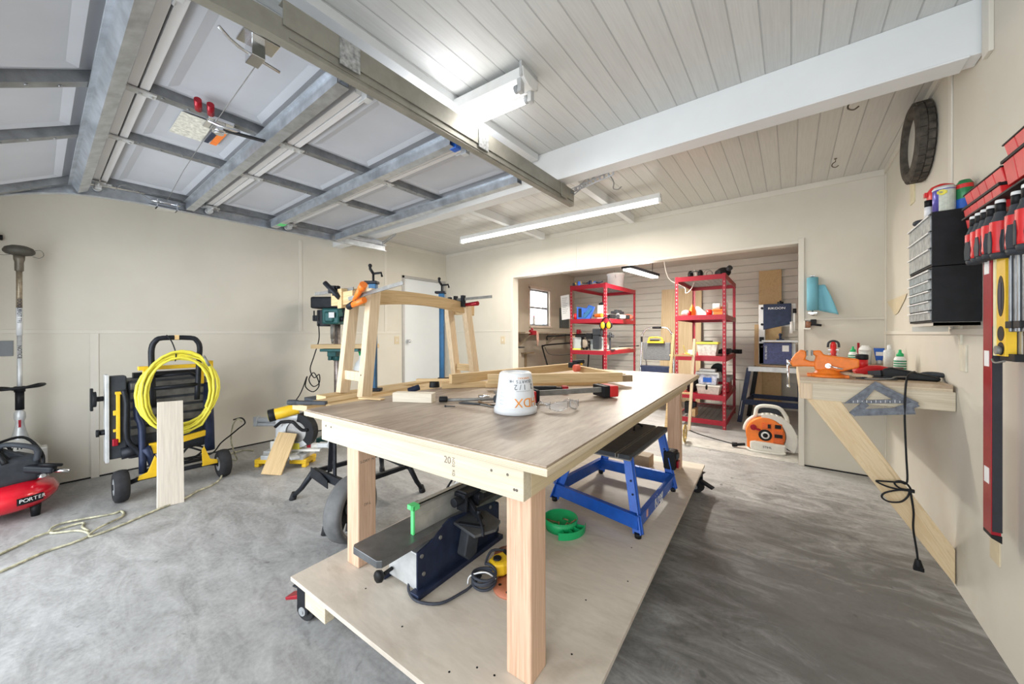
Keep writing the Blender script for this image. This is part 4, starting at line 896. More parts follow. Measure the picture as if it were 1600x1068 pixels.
# two leg frames lying on the far half of the table
o = M['oakx']; G = 'long boards laid across the far half of the worktable'
plank_obj('board', (-1.655, 1.47, TZ0+.016), (-1.475, 1.70, TZ0+.016), .05, .032, o, 'short golden board under the left end of the upper boards on the worktable', 'board', G)
plank_obj('board', (-1.58, 1.47, TZ0+.060), (-1.40, 2.62, TZ0+.060), .030, .055, o, 'long golden board on edge, rearmost of the boards on the worktable', 'board', G)
plank_obj('board', (-1.475, 1.66, TZ0+.0155), (-.935, 2.21, TZ0+.0155), .045, .031, o, 'golden board lying under the front board on edge on the worktable', 'board', G)
plank_obj('board', (-1.405, 1.60, TZ0+.059), (-.82, 2.17, TZ0+.059), .032, .056, o, 'long golden board on edge, frontmost of the boards behind the bucket', 'board', G)
plank_obj('board', (-1.36, 2.62, TZ0+.050), (-.845, 2.27, TZ0+.046), .034, .045, M['oakx'], 'golden board slanting between the rear board and the right end of the front board', 'board', G)
plank_obj('wood_block', (-.84, 2.225, TZ0+.045), (-.795, 2.27, TZ0+.045), .04, .04, wood('brown end grain', (.26, .18, .10), (.36, .26, .16), 2), 'small dark end-grain block at the right end of the front board', 'wood block')
plank_obj('board', (-1.80, 1.40, TZ0+.045), (-1.64, 1.52, TZ0+.045), .035, .014, o, 'thin golden strip jutting left over a black pad on the worktable edge', 'board', G)
tag(MB().cyl((-1.72, 1.47, TZ0), (-1.72, 1.47, TZ0+.036), .032, .028).build('black_pad', M['black'], bevel=.003), 'round black pad under the thin golden strip', 'pad')
tag(MB().cyl((-1.83, 1.36, TZ0-.02), (-1.80, 1.42, TZ0+.0), .018).build('grey_roller', M['navy'], bevel=.003), 'small dark blue roller end showing at the rear left edge of the worktable', 'roller')
c = thing('spring_clamp', 'small spring clamp with pink orange tips gripping the rear board', 'clamp', (-1.33, 2.50, TZ0+.085), R(20))
MB().bx(-.03, -.02, -.02, .04, .02, .02).cyl((.0, 0, .02), (.09, 0, .03), .016).build('clamp_body', M['black'], c, bevel=.005)
MB().cyl((.02, -.05, -.02), (.05, -.02, -.02), .028).build('pink_tip', paint('coral rubber', (.80, .16, .10), .5), c, bevel=.006)
MB().cyl((.06, .01, .02), (.075, .01, .02), .022).build('yellow_ring', M['yellow'], c)
tag(MB().cyl((-.515, 3.10, TZ0-.085), (-.505, 3.10, TZ0-.085), .018).build('bolt_head', M['black']), 'small black knob on the far right corner of the worktable edge', 'knob')
# boards under the trestle, laid on the folding workbench
plank_obj('board', (-1.955, .80, .835), (-2.10, 1.55, .835), .115, .028, M['oakx'], 'golden board sticking out nearest the camera beside the worktable corner, under the trestle', 'board', 'boards on the folding workbench')
plank_obj('board', (-1.83, .90, .835), (-1.93, 1.85, .835), .10, .028, M['oakx'], 'golden board right beside the worktable edge under the trestle', 'board', 'boards on the folding workbench')
plank_obj('board', (-2.16, 1.00, .835), (-2.25, 2.30, .835), .10, .028, M['oakx'], 'golden board farthest from the worktable under the trestle', 'board', 'boards on the folding workbench')
plank_obj('board', (-2.02, 1.60, .835), (-2.05, 2.30, .835), .14, .028, M['oakx'], 'golden board under the far legs of the trestle', 'board', 'boards on the folding workbench')
plank_obj('board', (-2.30, 1.25, .798), (-1.85, 1.30, .798), .12, .045, M['oaky'], 'wooden cross block between the folding workbench and the boards', 'board', 'boards on the folding workbench')
plank_obj('board', (-2.36, 1.72, .798), (-1.85, 1.75, .798), .12, .045, M['oaky'], 'rear wooden cross block between the folding workbench and the boards', 'board', 'boards on the folding workbench')
tag(MB().beam((-1.98, .78, .862), (-1.84, .88, .860), .024, .018).cyl((-2.0, .765, .862), (-1.96, .795, .862), .014).build('quick_clamp', M['char'], bevel=.004), 'dark clamp handle sticking out past the end of the golden boards', 'clamp')
# ---------------- things on the low shelf ----------------
SZ = .1706
jt = thing('benchtop_jointer', 'dark blue benchtop jointer with long grey bed on the low plywood shelf', 'jointer', (-1.17, .91, SZ), R(1.5))
# local: plate at x=0, body x from -.19 to 0, y away from the camera
pp = [(0, .0), (.49, .0), (.49, .175), (.19, .215), (.175, .215), (.11, .19), (.07, .165), (0, .15), (-.0, .14)]
MB().prism([(y, z) for y, z in pp], (-.006, 0, .018), .008, (0, 1, 0), (0, 0, 1)).build('side_plate', M['navy'], jt, bevel=.0015)
MB().bx(-.02, -.02, 0, .03, .52, .022).bx(-.21, -.02, 0, -.185, .50, .02).build('base_rail', M['navy'], jt, bevel=.003)
MB().bx(-.19, .005, .012, -.008, .48, .16).build('body', M['lgrey'], jt, bevel=.004)
MB().bx(-.192, .0, .0, -.19, .47, .13).build('left_panel', M['lgrey'], jt) if 0 else None
for y, z in ((.02, .13), (.03, .055), (.25, .045), (.12, .16), (.45, .16)): MB().cyl((.0, y, z+.018), (.006, y, z+.018), .008, n=12).build('bolt', M['bar'], jt)
bed = paint('grey cast bed', (.15, .155, .16), .35, .5, .25, 12)
MB().prism([(-.165, 0), (-.015, 0), (0, .012), (0, .45), (-.18, .45), (-.18, .012)], (0, -.17, .19), .028, (1, 0, 0), (0, 1, 0)).build('infeed_bed', bed, jt, bevel=.002)
MB().bx(-.18, .30, .192, 0, .75, .218).build('outfeed_bed', bed, jt, bevel=.002)
fe = paint('worn aluminium fence', (.55, .55, .51), .4, .6, .12, 20)
MB().at((-.045, .02, .218), (0, 0, R(-2))).bx(-.012, 0, 0, .0, .60, .112).bx(-.035, 0, .100, .0, .60, .112).bx(0, 0, .060, .0015, .60, .066).build('fence', fe, jt, bevel=.001)
MB().at((-.045, .018, .218), (0, 0, R(-2))).bx(-.014, -.002, .0, .003, .006, .114).bx(-.036, -.002, .096, .003, .03, .1145).build('green_tape', M['lgreen'], jt)
MB().bx(-.03, .25, .235, .03, .262, .325).bx(-.03, .33, .235, .03, .342, .325).bx(-.035, .24, .30, .03, .35, .318).cyl((.0, .20, .29), (.0, .25, .29), .02).cyl((.02, .33, .285), (.05, .33, .285), .018).prism([(0, 0), (.10, -.09), (.10, -.10), (0, -.05)], (.0, .30, .29), .02, (1, 0, 0), (0, 0, 1)).build('fence_bracket', M['blackm'], jt, bevel=.002)
MB().beam((-.01, .36, .245), (.04, .72, .26), .014, .02).cyl((.05, .70, .25), (.03, .72, .28), .018).build('fence_rod', M['blackm'], jt, bevel=.002)
MB().prism([(.0, .20), (.15, .17), (.19, .26), (.16, .33), (.05, .36), (.0, .33)], (.0, 0, .198), .012, (1, 0, 0), (0, 1, 0)).build('cutter_guard', paint('matt grey guard', (.13, .135, .14), .4, .6, .2), jt, bevel=.002)
MB().beam((.03, .20, .214), (.14, .24, .214), .02, .006).tube([(.03, .30, .22), (.08, .27, .24), (.15, .22, .222), (.17, .20, .20)], .006, 8, sub=4).cyl((.085, .27, .20), (.085, .27, .255), .008).build('guard_arm', M['blackm'], jt, bevel=.001)
MB().at((.008, .26, .02), (R(0), 0, 0)).prism([(-.03, .05), (.0, .02), (.05, .03), (.075, .15), (.03, .17), (-.0, .16)], (0, -.02, 0), .05, (0, 1, 0), (0, 0, 1)).build('dust_chute', M['char'], jt, bevel=.006)
MB().bx(.007, .355, .075, .009, .425, .145).build('rating_label', M['label'], jt)
for k in range(3): MB().bx(.009, .36, .085+k*.018, .0094, .415, .090+k*.018).build('label_line', PK, jt)
MB().cyl((-.16, -.05, .045), (-.16, .0, .05), .008).lathe([(0, 0), (.022, .0), (.026, .012), (.020, .024), (0, .026)], (-.165, -.07, .045), (0, 1, 0), 8).build('feed_knob', M['black'], jt)
MB().bx(-.06, .49, .02, .0, .53, .175).build('motor_cover', M['navy'], jt, bevel=.01)
# its cord with a coil
pts = [(-1.215, .93, .24), (-1.235, .925, .20), (-1.21, .90, SZ+.01), (-1.14, .885, SZ+.008), (-1.06, .93, SZ+.008), (-1.035, 1.02, SZ+.008), (-1.03, 1.07, SZ+.01)]
for k in range(4*10): pts.append((-1.0+.048*cos(k*2*pi/10+2.6), 1.115+.048*sin(k*2*pi/10+2.6), SZ+.012+.0045*k/4+.004*sin(k)))
pts += [(-1.04, 1.17, SZ+.05), (-1.05, 1.22, SZ+.075), (-1.02, 1.28, SZ+.06)]
tag(MB().tube(pts, .0055, 6, sub=4).build('electric_cable', paint('dark blue grey cord', (.05, .055, .07), .5)), 'dark power cord of the jointer bundled on the plywood shelf', 'cord')
tag(MB().tube([(-.955, 1.135, SZ+.035), (-.98, 1.10, SZ+.07), (-1.04, 1.075, SZ+.045), (-1.05, 1.07, SZ+.01)], .003, 6, sub=4).build('cable_tie', M['label']), 'white cable tie around the bundled dark cord', 'cable tie')
# orange discs and yellow tool
tc = paint('terracotta fibre disc', (.50, .17, .09), .55, 0, .12)
for i, (x, y, r_, l) in enumerate(((-.905, 1.175, .075, 'terracotta sanding disc on the low shelf behind the near right leg, nearest one'), (-1.03, 1.335, .08, 'terracotta sanding disc on the low shelf farther from the near right leg'))):
    d_ = thing('sanding_disc', l, 'sanding disc', (x, y, SZ), 0, 'terracotta discs on the low shelf')
    MB().lathe([(.008, .0), (r_, 0), (r_, .008), (.04, .010), (.008, .010)], n=32).build('disc', tc, d_)
    for k in range(5): MB().cyl((r_*.62*cos(k*1.256), r_*.62*sin(k*1.256), .0095), (r_*.62*cos(k*1.256), r_*.62*sin(k*1.256), .0105), .007, n=10).build('disc_hole', M['black'], d_)
ys = thing('yellow_power_tool', 'yellow corded power tool lying on the low shelf behind the near right leg', 'power tool', (-.99, 1.235, SZ+.011), R(70))
ys.name = 'power_tool'
MB().prism([(-.07, -.03), (-.03, -.045), (.08, -.03), (.14, -.02), (.14, .02), (.05, .04), (-.03, .04), (-.07, .02)], (0, 0, 0), .055, (1, 0, 0), (0, 1, 0)).build('tool_body', M['yellow'], ys, bevel=.012)
MB().cyl((-.035, .0, .05), (-.035, .0, .062), .018).bx(.01, -.03, .052, .05, .03, .060).build('tool_grip', M['black'], ys, bevel=.003)
# circular saw behind the jointer
cs = thing('circular_saw', 'red and white circular saw lying on the low shelf behind the jointer', 'circular saw', (-1.62, 1.44, SZ), R(62))
MB().beam((-.16, .02, .035), (.12, .0, .085), .07, .045).build('red_handle', paint('faded red plastic', (.55, .06, .07), .45), cs, bevel=.014, seg=3)
MB().cyl((-.13, .02, .062), (-.13, .02, .070), .022).build('black_button', M['black'], cs)
MB().cyl((.17, -.03, .10), (.17, .03, .10), .095, n=28).bx(.05, -.05, .04, .22, .05, .13).build('blade_cover', M['white'], cs, bevel=.008)
MB().bx(-.06, -.07, 0, .28, .07, .012).build('shoe', M['lgrey'], cs, bevel=.002)
MB().cyl((.22, -.09, .12), (.22, -.03, .12), .06).build('motor', M['blackm'], cs, bevel=.01)
MB().tube([(.10, .05, .13), (.14, .02, .22), (.21, .0, .23), (.26, -.02, .15)], .012, 8, sub=4).build('front_handle', M['char'], cs)
tag(MB().tube([(-1.60, 1.46, .30), (-1.58, 1.52, .36), (-1.53, 1.62, .34), (-1.50, 1.66, .24)], .006, 6, sub=5).build('electric_cable', M['black']), 'black cord arching over the red and white circular saw', 'cord')
# green tray
gt = thing('parts_tray', 'bright green round parts tray with curved compartments on the low shelf', 'tray', (-.975, 1.70, SZ), R(0))
MB().lathe([(.0, .003), (.078, .003), (.086, .055), (.089, .055), (.082, 0), (0, 0)], n=36).build('bowl', M['green'], gt)
MB().torus((0, 0, .055), .0875, .003, n=36, m=6).build('rim', M['green'], gt)
for a in (-.95, -.55, -.15, .25): MB().at(rot=(0, 0, a)).bx(.084, -.0015, .0, .125, .0015, .035).build('divider', M['green'], gt)
w2 = MB()
for k in range(16):
    a0, a1 = -1.15+k*.1, -1.05+k*.1
    w2.add([(r_*cos(a), r_*sin(a), z) for a in (a0, a1) for r_, z in ((.082, 0), (.125, 0), (.128, .038), (.131, .038), (.128, -.0), (.082, .002))], [(0, 1, 7, 6), (1, 2, 8, 7), (2, 3, 9, 8), (3, 4, 10, 9)])
w2.build('side_compartment', M['green'], gt)
for k in range(9):
    a = k*2.4; r_ = .02+.004*k
    tag(MB().cyl((-.975+r_*cos(a), 1.70+r_*sin(a), SZ+.008+.003*k), (-.975+r_*cos(a)+.05*cos(a*1.7), 1.70+r_*sin(a)+.03*sin(a*1.7), SZ+.020+.003*k), .003, n=6).build('wood_peg', paint('copper wood peg', (.50, .26, .16), .5)), 'small copper coloured wood peg lying loose in the bright green tray', 'peg', 'pegs in the green tray')
# blue tool stand
st = thing('tool_stand', 'bright blue steel tool stand with a grey slotted top on the low shelf', 'tool stand', (-.885, 2.22, SZ))
def L(x, y, z): return (x+.885, y-2.22, z-SZ)
foot = [(-.615, 1.85), (-1.165, 1.955), (-1.12, 2.545), (-.615, 2.54)]; topc = [(-.70, 1.945), (-1.04, 1.99), (-1.03, 2.58), (-.71, 2.60)]
for (a, b), (c_, d_) in zip(foot, topc):
    lg = MB().beam(L(a, b, .19), L(c_, d_, .535), .055, .006, (0, 1, .0)).beam(L(a+(.02 if a > -.9 else -.02), b+(-.0), .19), L(c_+(.02 if a > -.9 else -.02), d_, .535), .006, .045, (0, 1, 0))
    lg.build('leg', M['blue'], st, bevel=.001)
    MB().cyl(L(a, b, .17), L(a, b, .195), .016, .019, n=12).build('rubber_foot', M['black'], st)
    for f_ in (.10, .22, .5, .68): MB().cyl(L(a+(c_-a)*f_-.0, b+(d_-b)*f_-.006, .19+.345*f_), L(a+(c_-a)*f_, b+(d_-b)*f_+.006, .19+.345*f_), .006, n=8).build('bolt', M['lgrey'] if f_ < .3 else M['navy'], st)
for i, j in ((0, 1), (1, 2), (2, 3), (3, 0)):
    a, b = foot[i], foot[j]; z = .245
    MB().beam(L(a[0], a[1], z), L(b[0], b[1], z), .006, .075).beam(L(a[0], a[1], z+.036), L(b[0], b[1], z+.036), .028, .004).build('cross_rail', M['blue'], st, bevel=.001)
for x0, x1 in ((-1.06, -.905), (-.895, -.755), (-.735, -.675)): MB().bx(*L(x0, 1.90, .535), *L(x1, 2.64, .56)).build('top_slat', M['char'], st, bevel=.003)
MB().bx(*L(-1.06, 1.905, .528), *L(-.675, 2.635, .537)).bx(*L(-.755, 1.898, .535), *L(-.75, 2.64, .558)).bx(*L(-.74, 1.898, .535), *L(-.735, 2.64, .558)).build('top_frame', M['bar'], st)
text('stand_lettering', 'Kreg', .098, M['label'], st, (.885-.6095, 2.20-2.22, .247-SZ), (pi/2, 0, pi/2), .0008, sx=.85)
MB().bx(*L(-.6115, 1.975, .225), *L(-.610, 2.0, .262)).build('stand_sticker', paint('pink sticker', (.75, .42, .35), .5), st)
sb_ = thing('switch_box', 'black power switch box with red paddle hanging on the blue tool stand', 'switch box', (-.645, 2.60, .36))
MB().bx(-.035, -.05, -.06, .04, .05, .06).build('box_body', M['black'], sb_, bevel=.01)
MB().bx(.04, -.02, -.05, .055, .03, -.005).build('red_paddle', M['dkred'], sb_, bevel=.004)
MB().bx(.04, -.03, .01, .05, .03, .045).build('button_plate', M['char'], sb_, bevel=.003)
tag(MB().tube([(-.66, 2.62, .30), (-.66, 2.66, .22), (-.74, 2.68, .185), (-.86, 2.66, .19), (-.92, 2.70, .20), (-.84, 2.74, .21), (-.78, 2.70, .19), (-.90, 2.66, .185), (-.98, 2.70, .185), (-.90, 2.76, .19)], .0065, 6, sub=6).build('electric_cable', M['black']), 'black cord coiled on the low shelf behind the blue tool stand', 'cord')
tag(MB().bx(-1.02, 2.84, SZ, -.86, 2.96, SZ+.09).build('small_crate', paint('raw wood box', (.50, .38, .25), .6), bevel=.003), 'small wooden box on the low shelf behind the blue tool stand', 'box')
tag(MB().tube([(-.83, 2.42, .562), (-.84, 2.46, .59), (-.84, 2.52, .585), (-.82, 2.56, .562)], .007, 8, sub=4).build('clamp_lever', M['black']), 'small black lever resting on the grey slotted top of the blue stand', 'lever')
# ---------------- the alcove ----------------
def shelf_unit(label, x0, y0, w_, d_, rz, levels, mesh_top=True):
    s = thing('steel_shelving', label, 'shelving', (x0, y0, 0), rz, 'red steel shelving units in the alcove')
    H_ = 1.965
    for x in (0, w_):
        for y in (0, d_):
            sx = 1 if x == 0 else -1; sy = 1 if y == 0 else -1
            m = MB()
            m.bx(min(x, x+sx*.038), min(y, y+sy*.003), 0, max(x, x+sx*.038), max(y, y+sy*.003), H_)
            m.bx(min(x, x+sx*.003), min(y, y+sy*.038), 0, max(x, x+sx*.003), max(y, y+sy*.038), H_)
            m.mat(1)
            for k in range(38):
                z = .03+k*.0508
                m.box((x+sx*.019, y-sy*.0006, z), (.009, .0012, .018)); m.box((x-sx*.0006, y+sy*.019, z), (.0012, .009, .018))
            m.build('post', [M['redmetal'], paint('keyhole grey', (.45, .42, .40), .6)], s)
    for z, deck in levels:
        bm_ = MB().bx(.003, -.002, z-.062, w_-.003, .012, z).bx(.003, d_-.012, z-.062, w_-.003, d_+.002, z).bx(-.002, .003, z-.062, .012, d_-.003, z).bx(w_-.012, .003, z-.062, w_+.002, d_-.003, z)
        bm_.bx(.01, .01, z-.012, w_-.01, .03, z-.006).bx(.01, d_-.03, z-.012, w_-.01, d_-.01, z-.006)
        bm_.build('shelf_beam', M['redmetal'], s, bevel=.001)
        if deck == 'wire':
            g = MB()
            for k in range(1, 24): g.bx(.012, .012+k*(d_-.024)/24-.0015, z-.014, w_-.012, .012+k*(d_-.024)/24+.0015, z-.010)
            for k in range(1, 9): g.bx(.012+k*(w_-.024)/9-.0015, .012, z-.010, .012+k*(w_-.024)/9+.0015, d_-.012, z-.006)
            g.build('wire_deck', M['bar'], s)
        else: MB().bx(.012, .012, z-.012, w_-.012, d_-.012, z+.002).build('shelf_board', M['ply'] if deck == 'ply' else M['redmetal'], s)
    return s
SA = (-2.765, 5.12); SB = (-1.235, 5.22)
shelf_unit('red steel shelving unit with power tools and a white bucket on top', SA[0], SA[1], .60, 1.2, R(-1.5), ((1.958, 'wire'), (1.435, 'board'), (.955, 'ply'), (.44, 'wire'), (.10, 'wire')))
shelf_unit('red steel shelving unit with black ear muffs and a respirator on top', SB[0], SB[1], .592, 1.22, R(1), ((1.958, 'wire'), (1.446, 'board'), (.917, 'board'), (.421, 'board'), (.108, 'wire')))
def one(name, mb, mt, label, cat, group=None, bevel=0, **k): return tag(mb.build(name, mt, bevel=bevel, **k), label, cat, group)
# on the left unit
z = 1.958
for i, (x, y, l, c_) in enumerate(((-2.62, 5.25, .30, 'char'), (-2.50, 5.22, .34, 'blue'), (-2.38, 5.26, .30, 'navy'))):
    t = thing('trigger_clamp', ['dark trigger clamp with yellow pads at the left end of the top shelf', 'blue trigger clamp in the middle of the top shelf of the left unit', 'navy trigger clamp at the near corner of the top shelf of the left unit'][i], 'clamp', (x, y, z), R(20+25*i), 'clamps on the top shelf of the left unit')
    MB().bx(-l/2, -.004, .01, l/2, .004, .03).build('bar', M['bar'], t)
    MB().bx(-l/2, -.02, .0, -l/2+.04, .02, .06).bx(.0, -.02, .0, .05, .02, .055).beam((.02, 0, .03), (.12, 0, .065), .03, .02).build('jaw', M[c_], t, bevel=.004)
    MB().bx(-l/2+.04, -.02, .035, -l/2+.05, .02, .06).build('pad', M['yellow'], t)
t = thing('bucket', 'white plastic bucket on the top shelf of the left red shelving unit', 'bucket', (-2.36, 5.98, 1.95))
MB().lathe([(0, 0), (.12, 0), (.138, .25), (.146, .25), (.146, .275), (.138, .275), (.134, .262), (0, .262)], n=36).build('bucket_body', M['white'], t)
MB().torus((0, 0, .19), .142, .003, (1, .4, .15), 28, 6, (0, pi)).build('bail_handle', M['bar'], t)
z = 1.437
t = thing('blue_toolbox', 'bright blue plastic tool case leaning open on the second shelf of the left unit', 'tool case', (-2.55, 5.24, z), R(10)); t.name = 'tool_case'
MB().prism([(-.14, 0), (.07, 0), (.14, .19), (.05, .22), (.02, .17), (-.14, .20)], (0, .03, 0), .07, (1, 0, 0), (0, 0, 1)).build('case_body', M['blue'], t, bevel=.006)
MB().bx(-.11, -.045, .03, -.06, -.04, .17).bx(-.02, -.045, .05, .02, -.04, .10).build('case_insert', M['black'], t)
MB().beam((-.02, -.05, .03), (.10, -.05, .17), .02, .05).build('case_strap', M['poleblue'], t)
one('cardboard_box', MB().box((0, 0, .11), (.12, .10, .22)), M['offwhite'], 'pale box standing behind the blue case on the second shelf', 'box', loc=(-2.36, 5.42, z), bevel=.003)
one('paper_cup', MB().lathe([(0, 0), (.03, 0), (.036, .09), (0, .09)], n=20), M['red'], 'small red cup at the left end of the second shelf of the left unit', 'cup', loc=(-2.715, 5.21, z))
one('camera_bag', MB().box((0, 0, .02), (.10, .05, .035)).cyl((0, 0, .03), (0, 0, .045), .03), M['black'], 'small black object lying on the pale box', 'case', loc=(-2.36, 5.42, z+.22), bevel=.008)
def power_drill(x, y, z, rz, label, c1, c2, grp):
    t = thing('power_drill', label, 'drill', (x, y, z), rz, grp)
    MB().cyl((-.07, 0, .05), (.07, 0, .05), .034, .028, n=18).build('body', c1, t, bevel=.004)
    MB().cyl((.07, 0, .05), (.11, 0, .05), .018, .012, n=14).build('chuck', M['black'], t)
    MB().beam((-.04, 0, .05), (-.06, -.13, .035), .035, .045, (0, 0, 1)).build('handle', c2, t, bevel=.008)
    MB().box((-.065, -.155, .038), (.09, .05, .06)).build('battery', M['black'], t, bevel=.006)
GD = 'power tools on the second shelf of the left unit'
power_drill(-2.33, 5.22, z, R(160), 'orange bodied drill lying on the second shelf in front of the pale box', M['orange'], M['black'], GD)
power_drill(-2.27, 5.50, z, R(60), 'white bodied drill on the right face of the second shelf of the left unit', M['offwhite'], M['black'], GD)
power_drill(-2.23, 5.78, z, R(100), 'black drill among white tools on the right face of the left unit', M['char'], M['offwhite'], GD)
t = thing('reciprocating_saw', 'grey saw with white stripes on the second shelf near the rear right post', 'power tool', (-2.25, 6.05, z), R(80))
MB().beam((-.16, 0, .05), (.10, 0, .06), .07, .07).beam((-.16, 0, .05), (-.22, -.02, .10), .05, .05).build('body', M['grey'], t, bevel=.012)
for k in range(4): MB().bx(-.10+k*.045, -.037, .03, -.085+k*.045, .037, .09).build('stripe', M['white'], t)
MB().beam((.10, 0, .05), (.22, 0, .04), .03, .02).build('nose', M['bar'], t)
one('tool_bag', MB().sph((0, 0, .055), (.10, .08, .055), 18, 10), paint('salmon fabric', (.66, .17, .11), .7, 0, .2), 'salmon red soft bag on the second shelf beside the rear right post', 'bag', loc=(-2.23, 6.17, z))
one('tool_case', MB().box((0, 0, .02), (.12, .30, .04)).box((0, .02, .05), (.06, .2, .03)), M['char'], 'flat dark case lying across the white tools on the second shelf', 'case', loc=(-2.33, 5.98, z+.11), bevel=.006)
gl = thing('ear_defenders', 'black and yellow striped ear defenders hanging on the near post of the left unit', 'ear defenders', (-2.15, 5.07, 1.30))
MB().torus((0, 0, .07), .075, .008, (.3, 1, 0), 24, 8, (0, pi)).build('headband', M['black'], gl)
for s_ in (-1, 1):
    MB().sph((s_*.045, 0, .03), (.036, .03, .055), 16, 10).build('ear_cup', M['yellow'], gl)
    MB().pipe((s_*.045, -.012, .03), (s_*.045, .012, .03), .052, .032, 20).build('cup_band', M['black'], gl)
z = .957
for x, y, l in ((-2.67, 5.28, 'white plastic tub at the left end of the third shelf of the left unit'), (-2.36, 5.34, 'large frosted plastic tub in the middle of the third shelf of the left unit'),):
    t = thing('storage_tub', l, 'tub', (x, y, z))
    w_ = .18 if x < -2.5 else .26
    MB().prism([(-w_/2*.9, 0), (w_/2*.9, 0), (w_/2, .18), (-w_/2, .18)], (0, .09, 0), .18, (1, 0, 0), (0, 0, 1)).build('tub_body', paint('frosted tub plastic', (.60, .66, .66), .35, 0, .06), t, bevel=.006)
    MB().bx(-w_/2-.01, -.10, .18, w_/2+.01, .10, .195).build('tub_lid', M['white'], t, bevel=.003)
t = thing('bench_grinder', 'dark bench sander with flat belt on the third shelf of the left unit', 'sander', (-2.45, 5.16, z)); t.name = 'belt_sander'
MB().bx(-.24, -.02, .20, .02, .06, .235).bx(-.05, -.03, .17, .05, .05, .26).build('belt_arm', M['black'], t, bevel=.004)
MB().bx(.06, -.03, .02, .17, .07, .23).bx(.06, -.04, .23, .19, .06, .33).build('motor_case', M['char'], t, bevel=.01)
MB().lathe([(0, -.01), (.065, -.01), (.065, .01), (0, .01)], (-.09, 0, .10), (.2, 1, 0), 28).build('sanding_disc', paint('tan sanding disc', (.46, .38, .30), .7), t)
MB().bx(-.14, -.01, .0, -.12, .06, .20).tube([(-.02, -.03, .17), (.0, -.04, .06), (.03, -.03, .0), (.05, .0, .0)], .006, 6, sub=4).build('stand_leg', M['black'], t)
MB().cyl((-.04, -.03, .02), (-.04, -.005, .04), .02).build('knob', M['black'], t)
one('grease_gun', MB().cyl((0, -.10, .012), (0, .06, .012), .012).cyl((0, .06, .012), (0, .09, .012), .018), M['lyellow'], 'yellow handled tool lying at the left end of the third shelf', 'tool', loc=(-2.66, 5.16, z), rz=R(-80))
t = thing('drill_stand', 'black upright drill stand on the third shelf of the left unit', 'stand', (-2.20, 5.34, z))
MB().bx(-.06, -.07, 0, .06, .07, .015).cyl((0, 0, .01), (0, 0, .26), .014).bx(-.03, -.06, .19, .03, .10, .235).build('stand_body', M['char'], t, bevel=.003)
MB().cyl((0, .03, .23), (0, .03, .27), .02).cyl((-.05, -.03, .21), (.05, -.03, .21), .012).build('stand_clamp', M['black'], t)
one('lumber_offcut', MB().box((0, 0, .012), (.09, .55, .022)), M['pine'], 'pale strip of wood lying along the right edge of the third shelf', 'board', loc=(-2.20, 5.85, z), rz=R(-1), bevel=.002)
one('long_rod', MB().cyl((0, -.30, 0), (0, .38, 0), .006).cyl((0, .30, 0), (0, .38, 0), .010), M['black'], 'long black rod sticking out past the right rear post of the left unit', 'rod', loc=(-2.14, 5.95, z+.045), rz=R(-8))
# on the right unit
z = 1.958
hs = thing('headphones', 'black ear muffs lying on the top shelf of the right red unit', 'ear defenders', (-1.03, 5.45, z))
for x in (-.06, .06): MB().sph((x, 0, .055), (.035, .05, .055), 16, 10).build('ear_cup', M['black'], hs)
MB().torus((.0, .02, .05), .08, .007, (0, .5, 1), 24, 6, (0, pi)).build('headband', M['char'], hs)
t = thing('face_mask', 'black respirator with round filters on the right end of the top shelf', 'respirator', (-.72, 5.62, z))
MB().sph((0, 0, .07), (.09, .06, .07), 20, 12).build('mask_body', M['black'], t)
MB().cyl((-.05, -.05, .06), (-.06, -.075, .06), .04).cyl((.06, -.04, .10), (.09, -.07, .12), .035).build('filter', M['char'], t, bevel=.004)
one('coiled_wire', MB().torus((0, 0, .05), .05, .003, (0, 1, .3)).torus((.02, .01, .045), .04, .003, (.2, 1, .3)), M['bar'], 'loop of thin grey wire between the black ear muffs and the respirator', 'wire', loc=(-.88, 5.45, z))
z = 1.448
t = thing('bag_of_parts', 'clear bag of parts at the left end of the right unit, second shelf', 'bag', (-1.12, 5.32, z)); t.name = 'parts_bag'
MB().sph((0, 0, .035), (.06, .05, .045), 14, 8).build('bag_body', paint('milky bag plastic', (.66, .60, .56), .3, 0, .25, 40), t)
MB().lathe([(0, 0), (.018, 0), (.018, .06), (0, .06)], (.045, -.03, 0)).build('red_top', M['red'], t)
one('glue_bottle', MB().lathe([(.04, 0), (.042, .06), (.02, .12), (.006, .15), (0, .155)], n=4, flat=True).cyl((0, 0, 0), (0, 0, .01), .03), M['orange'], 'orange pointed bottle on the second shelf of the right unit', 'bottle', loc=(-1.045, 5.33, z))
one('plastic_sheet', MB().prism([(-.09, 0), (.09, 0), (-.03, .12), (-.07, .12)], (0, 0, 0), .02, (1, 0, 0), (0, 0, 1)), M['label'], 'white folded plastic sheet on the second shelf beside the orange bottle', 'sheet', loc=(-.94, 5.36, z), bevel=.003)
one('paper_cup', MB().lathe([(0, 0), (.034, 0), (.038, .07), (0, .072)], n=20), M['red'], 'short red tin on the second shelf of the right unit', 'tin', loc=(-.845, 5.33, z)).name = 'tin'
t = thing('orange_caddy', 'orange plastic caddy holding a white roll on the second shelf of the right unit', 'caddy', (-.73, 5.34, z)); t.name = 'caddy'
MB().bx(-.06, -.05, 0, .06, .05, .05).bx(-.075, -.06, .05, .075, .06, .07).bx(-.07, .04, .07, .07, .05, .11).build('caddy_body', M['orange'], t, bevel=.004)
MB().cyl((-.07, .0, .11), (.01, .0, .11), .04).build('white_roll', M['white'], t, bevel=.003)
one('white_bottle', MB().lathe([(0, 0), (.025, 0), (.028, .15), (.012, .18), (0, .18)], n=18), M['offwhite'], 'slim white bottle behind the near right post of the right unit', 'bottle', loc=(-.68, 5.50, z))
z = .919
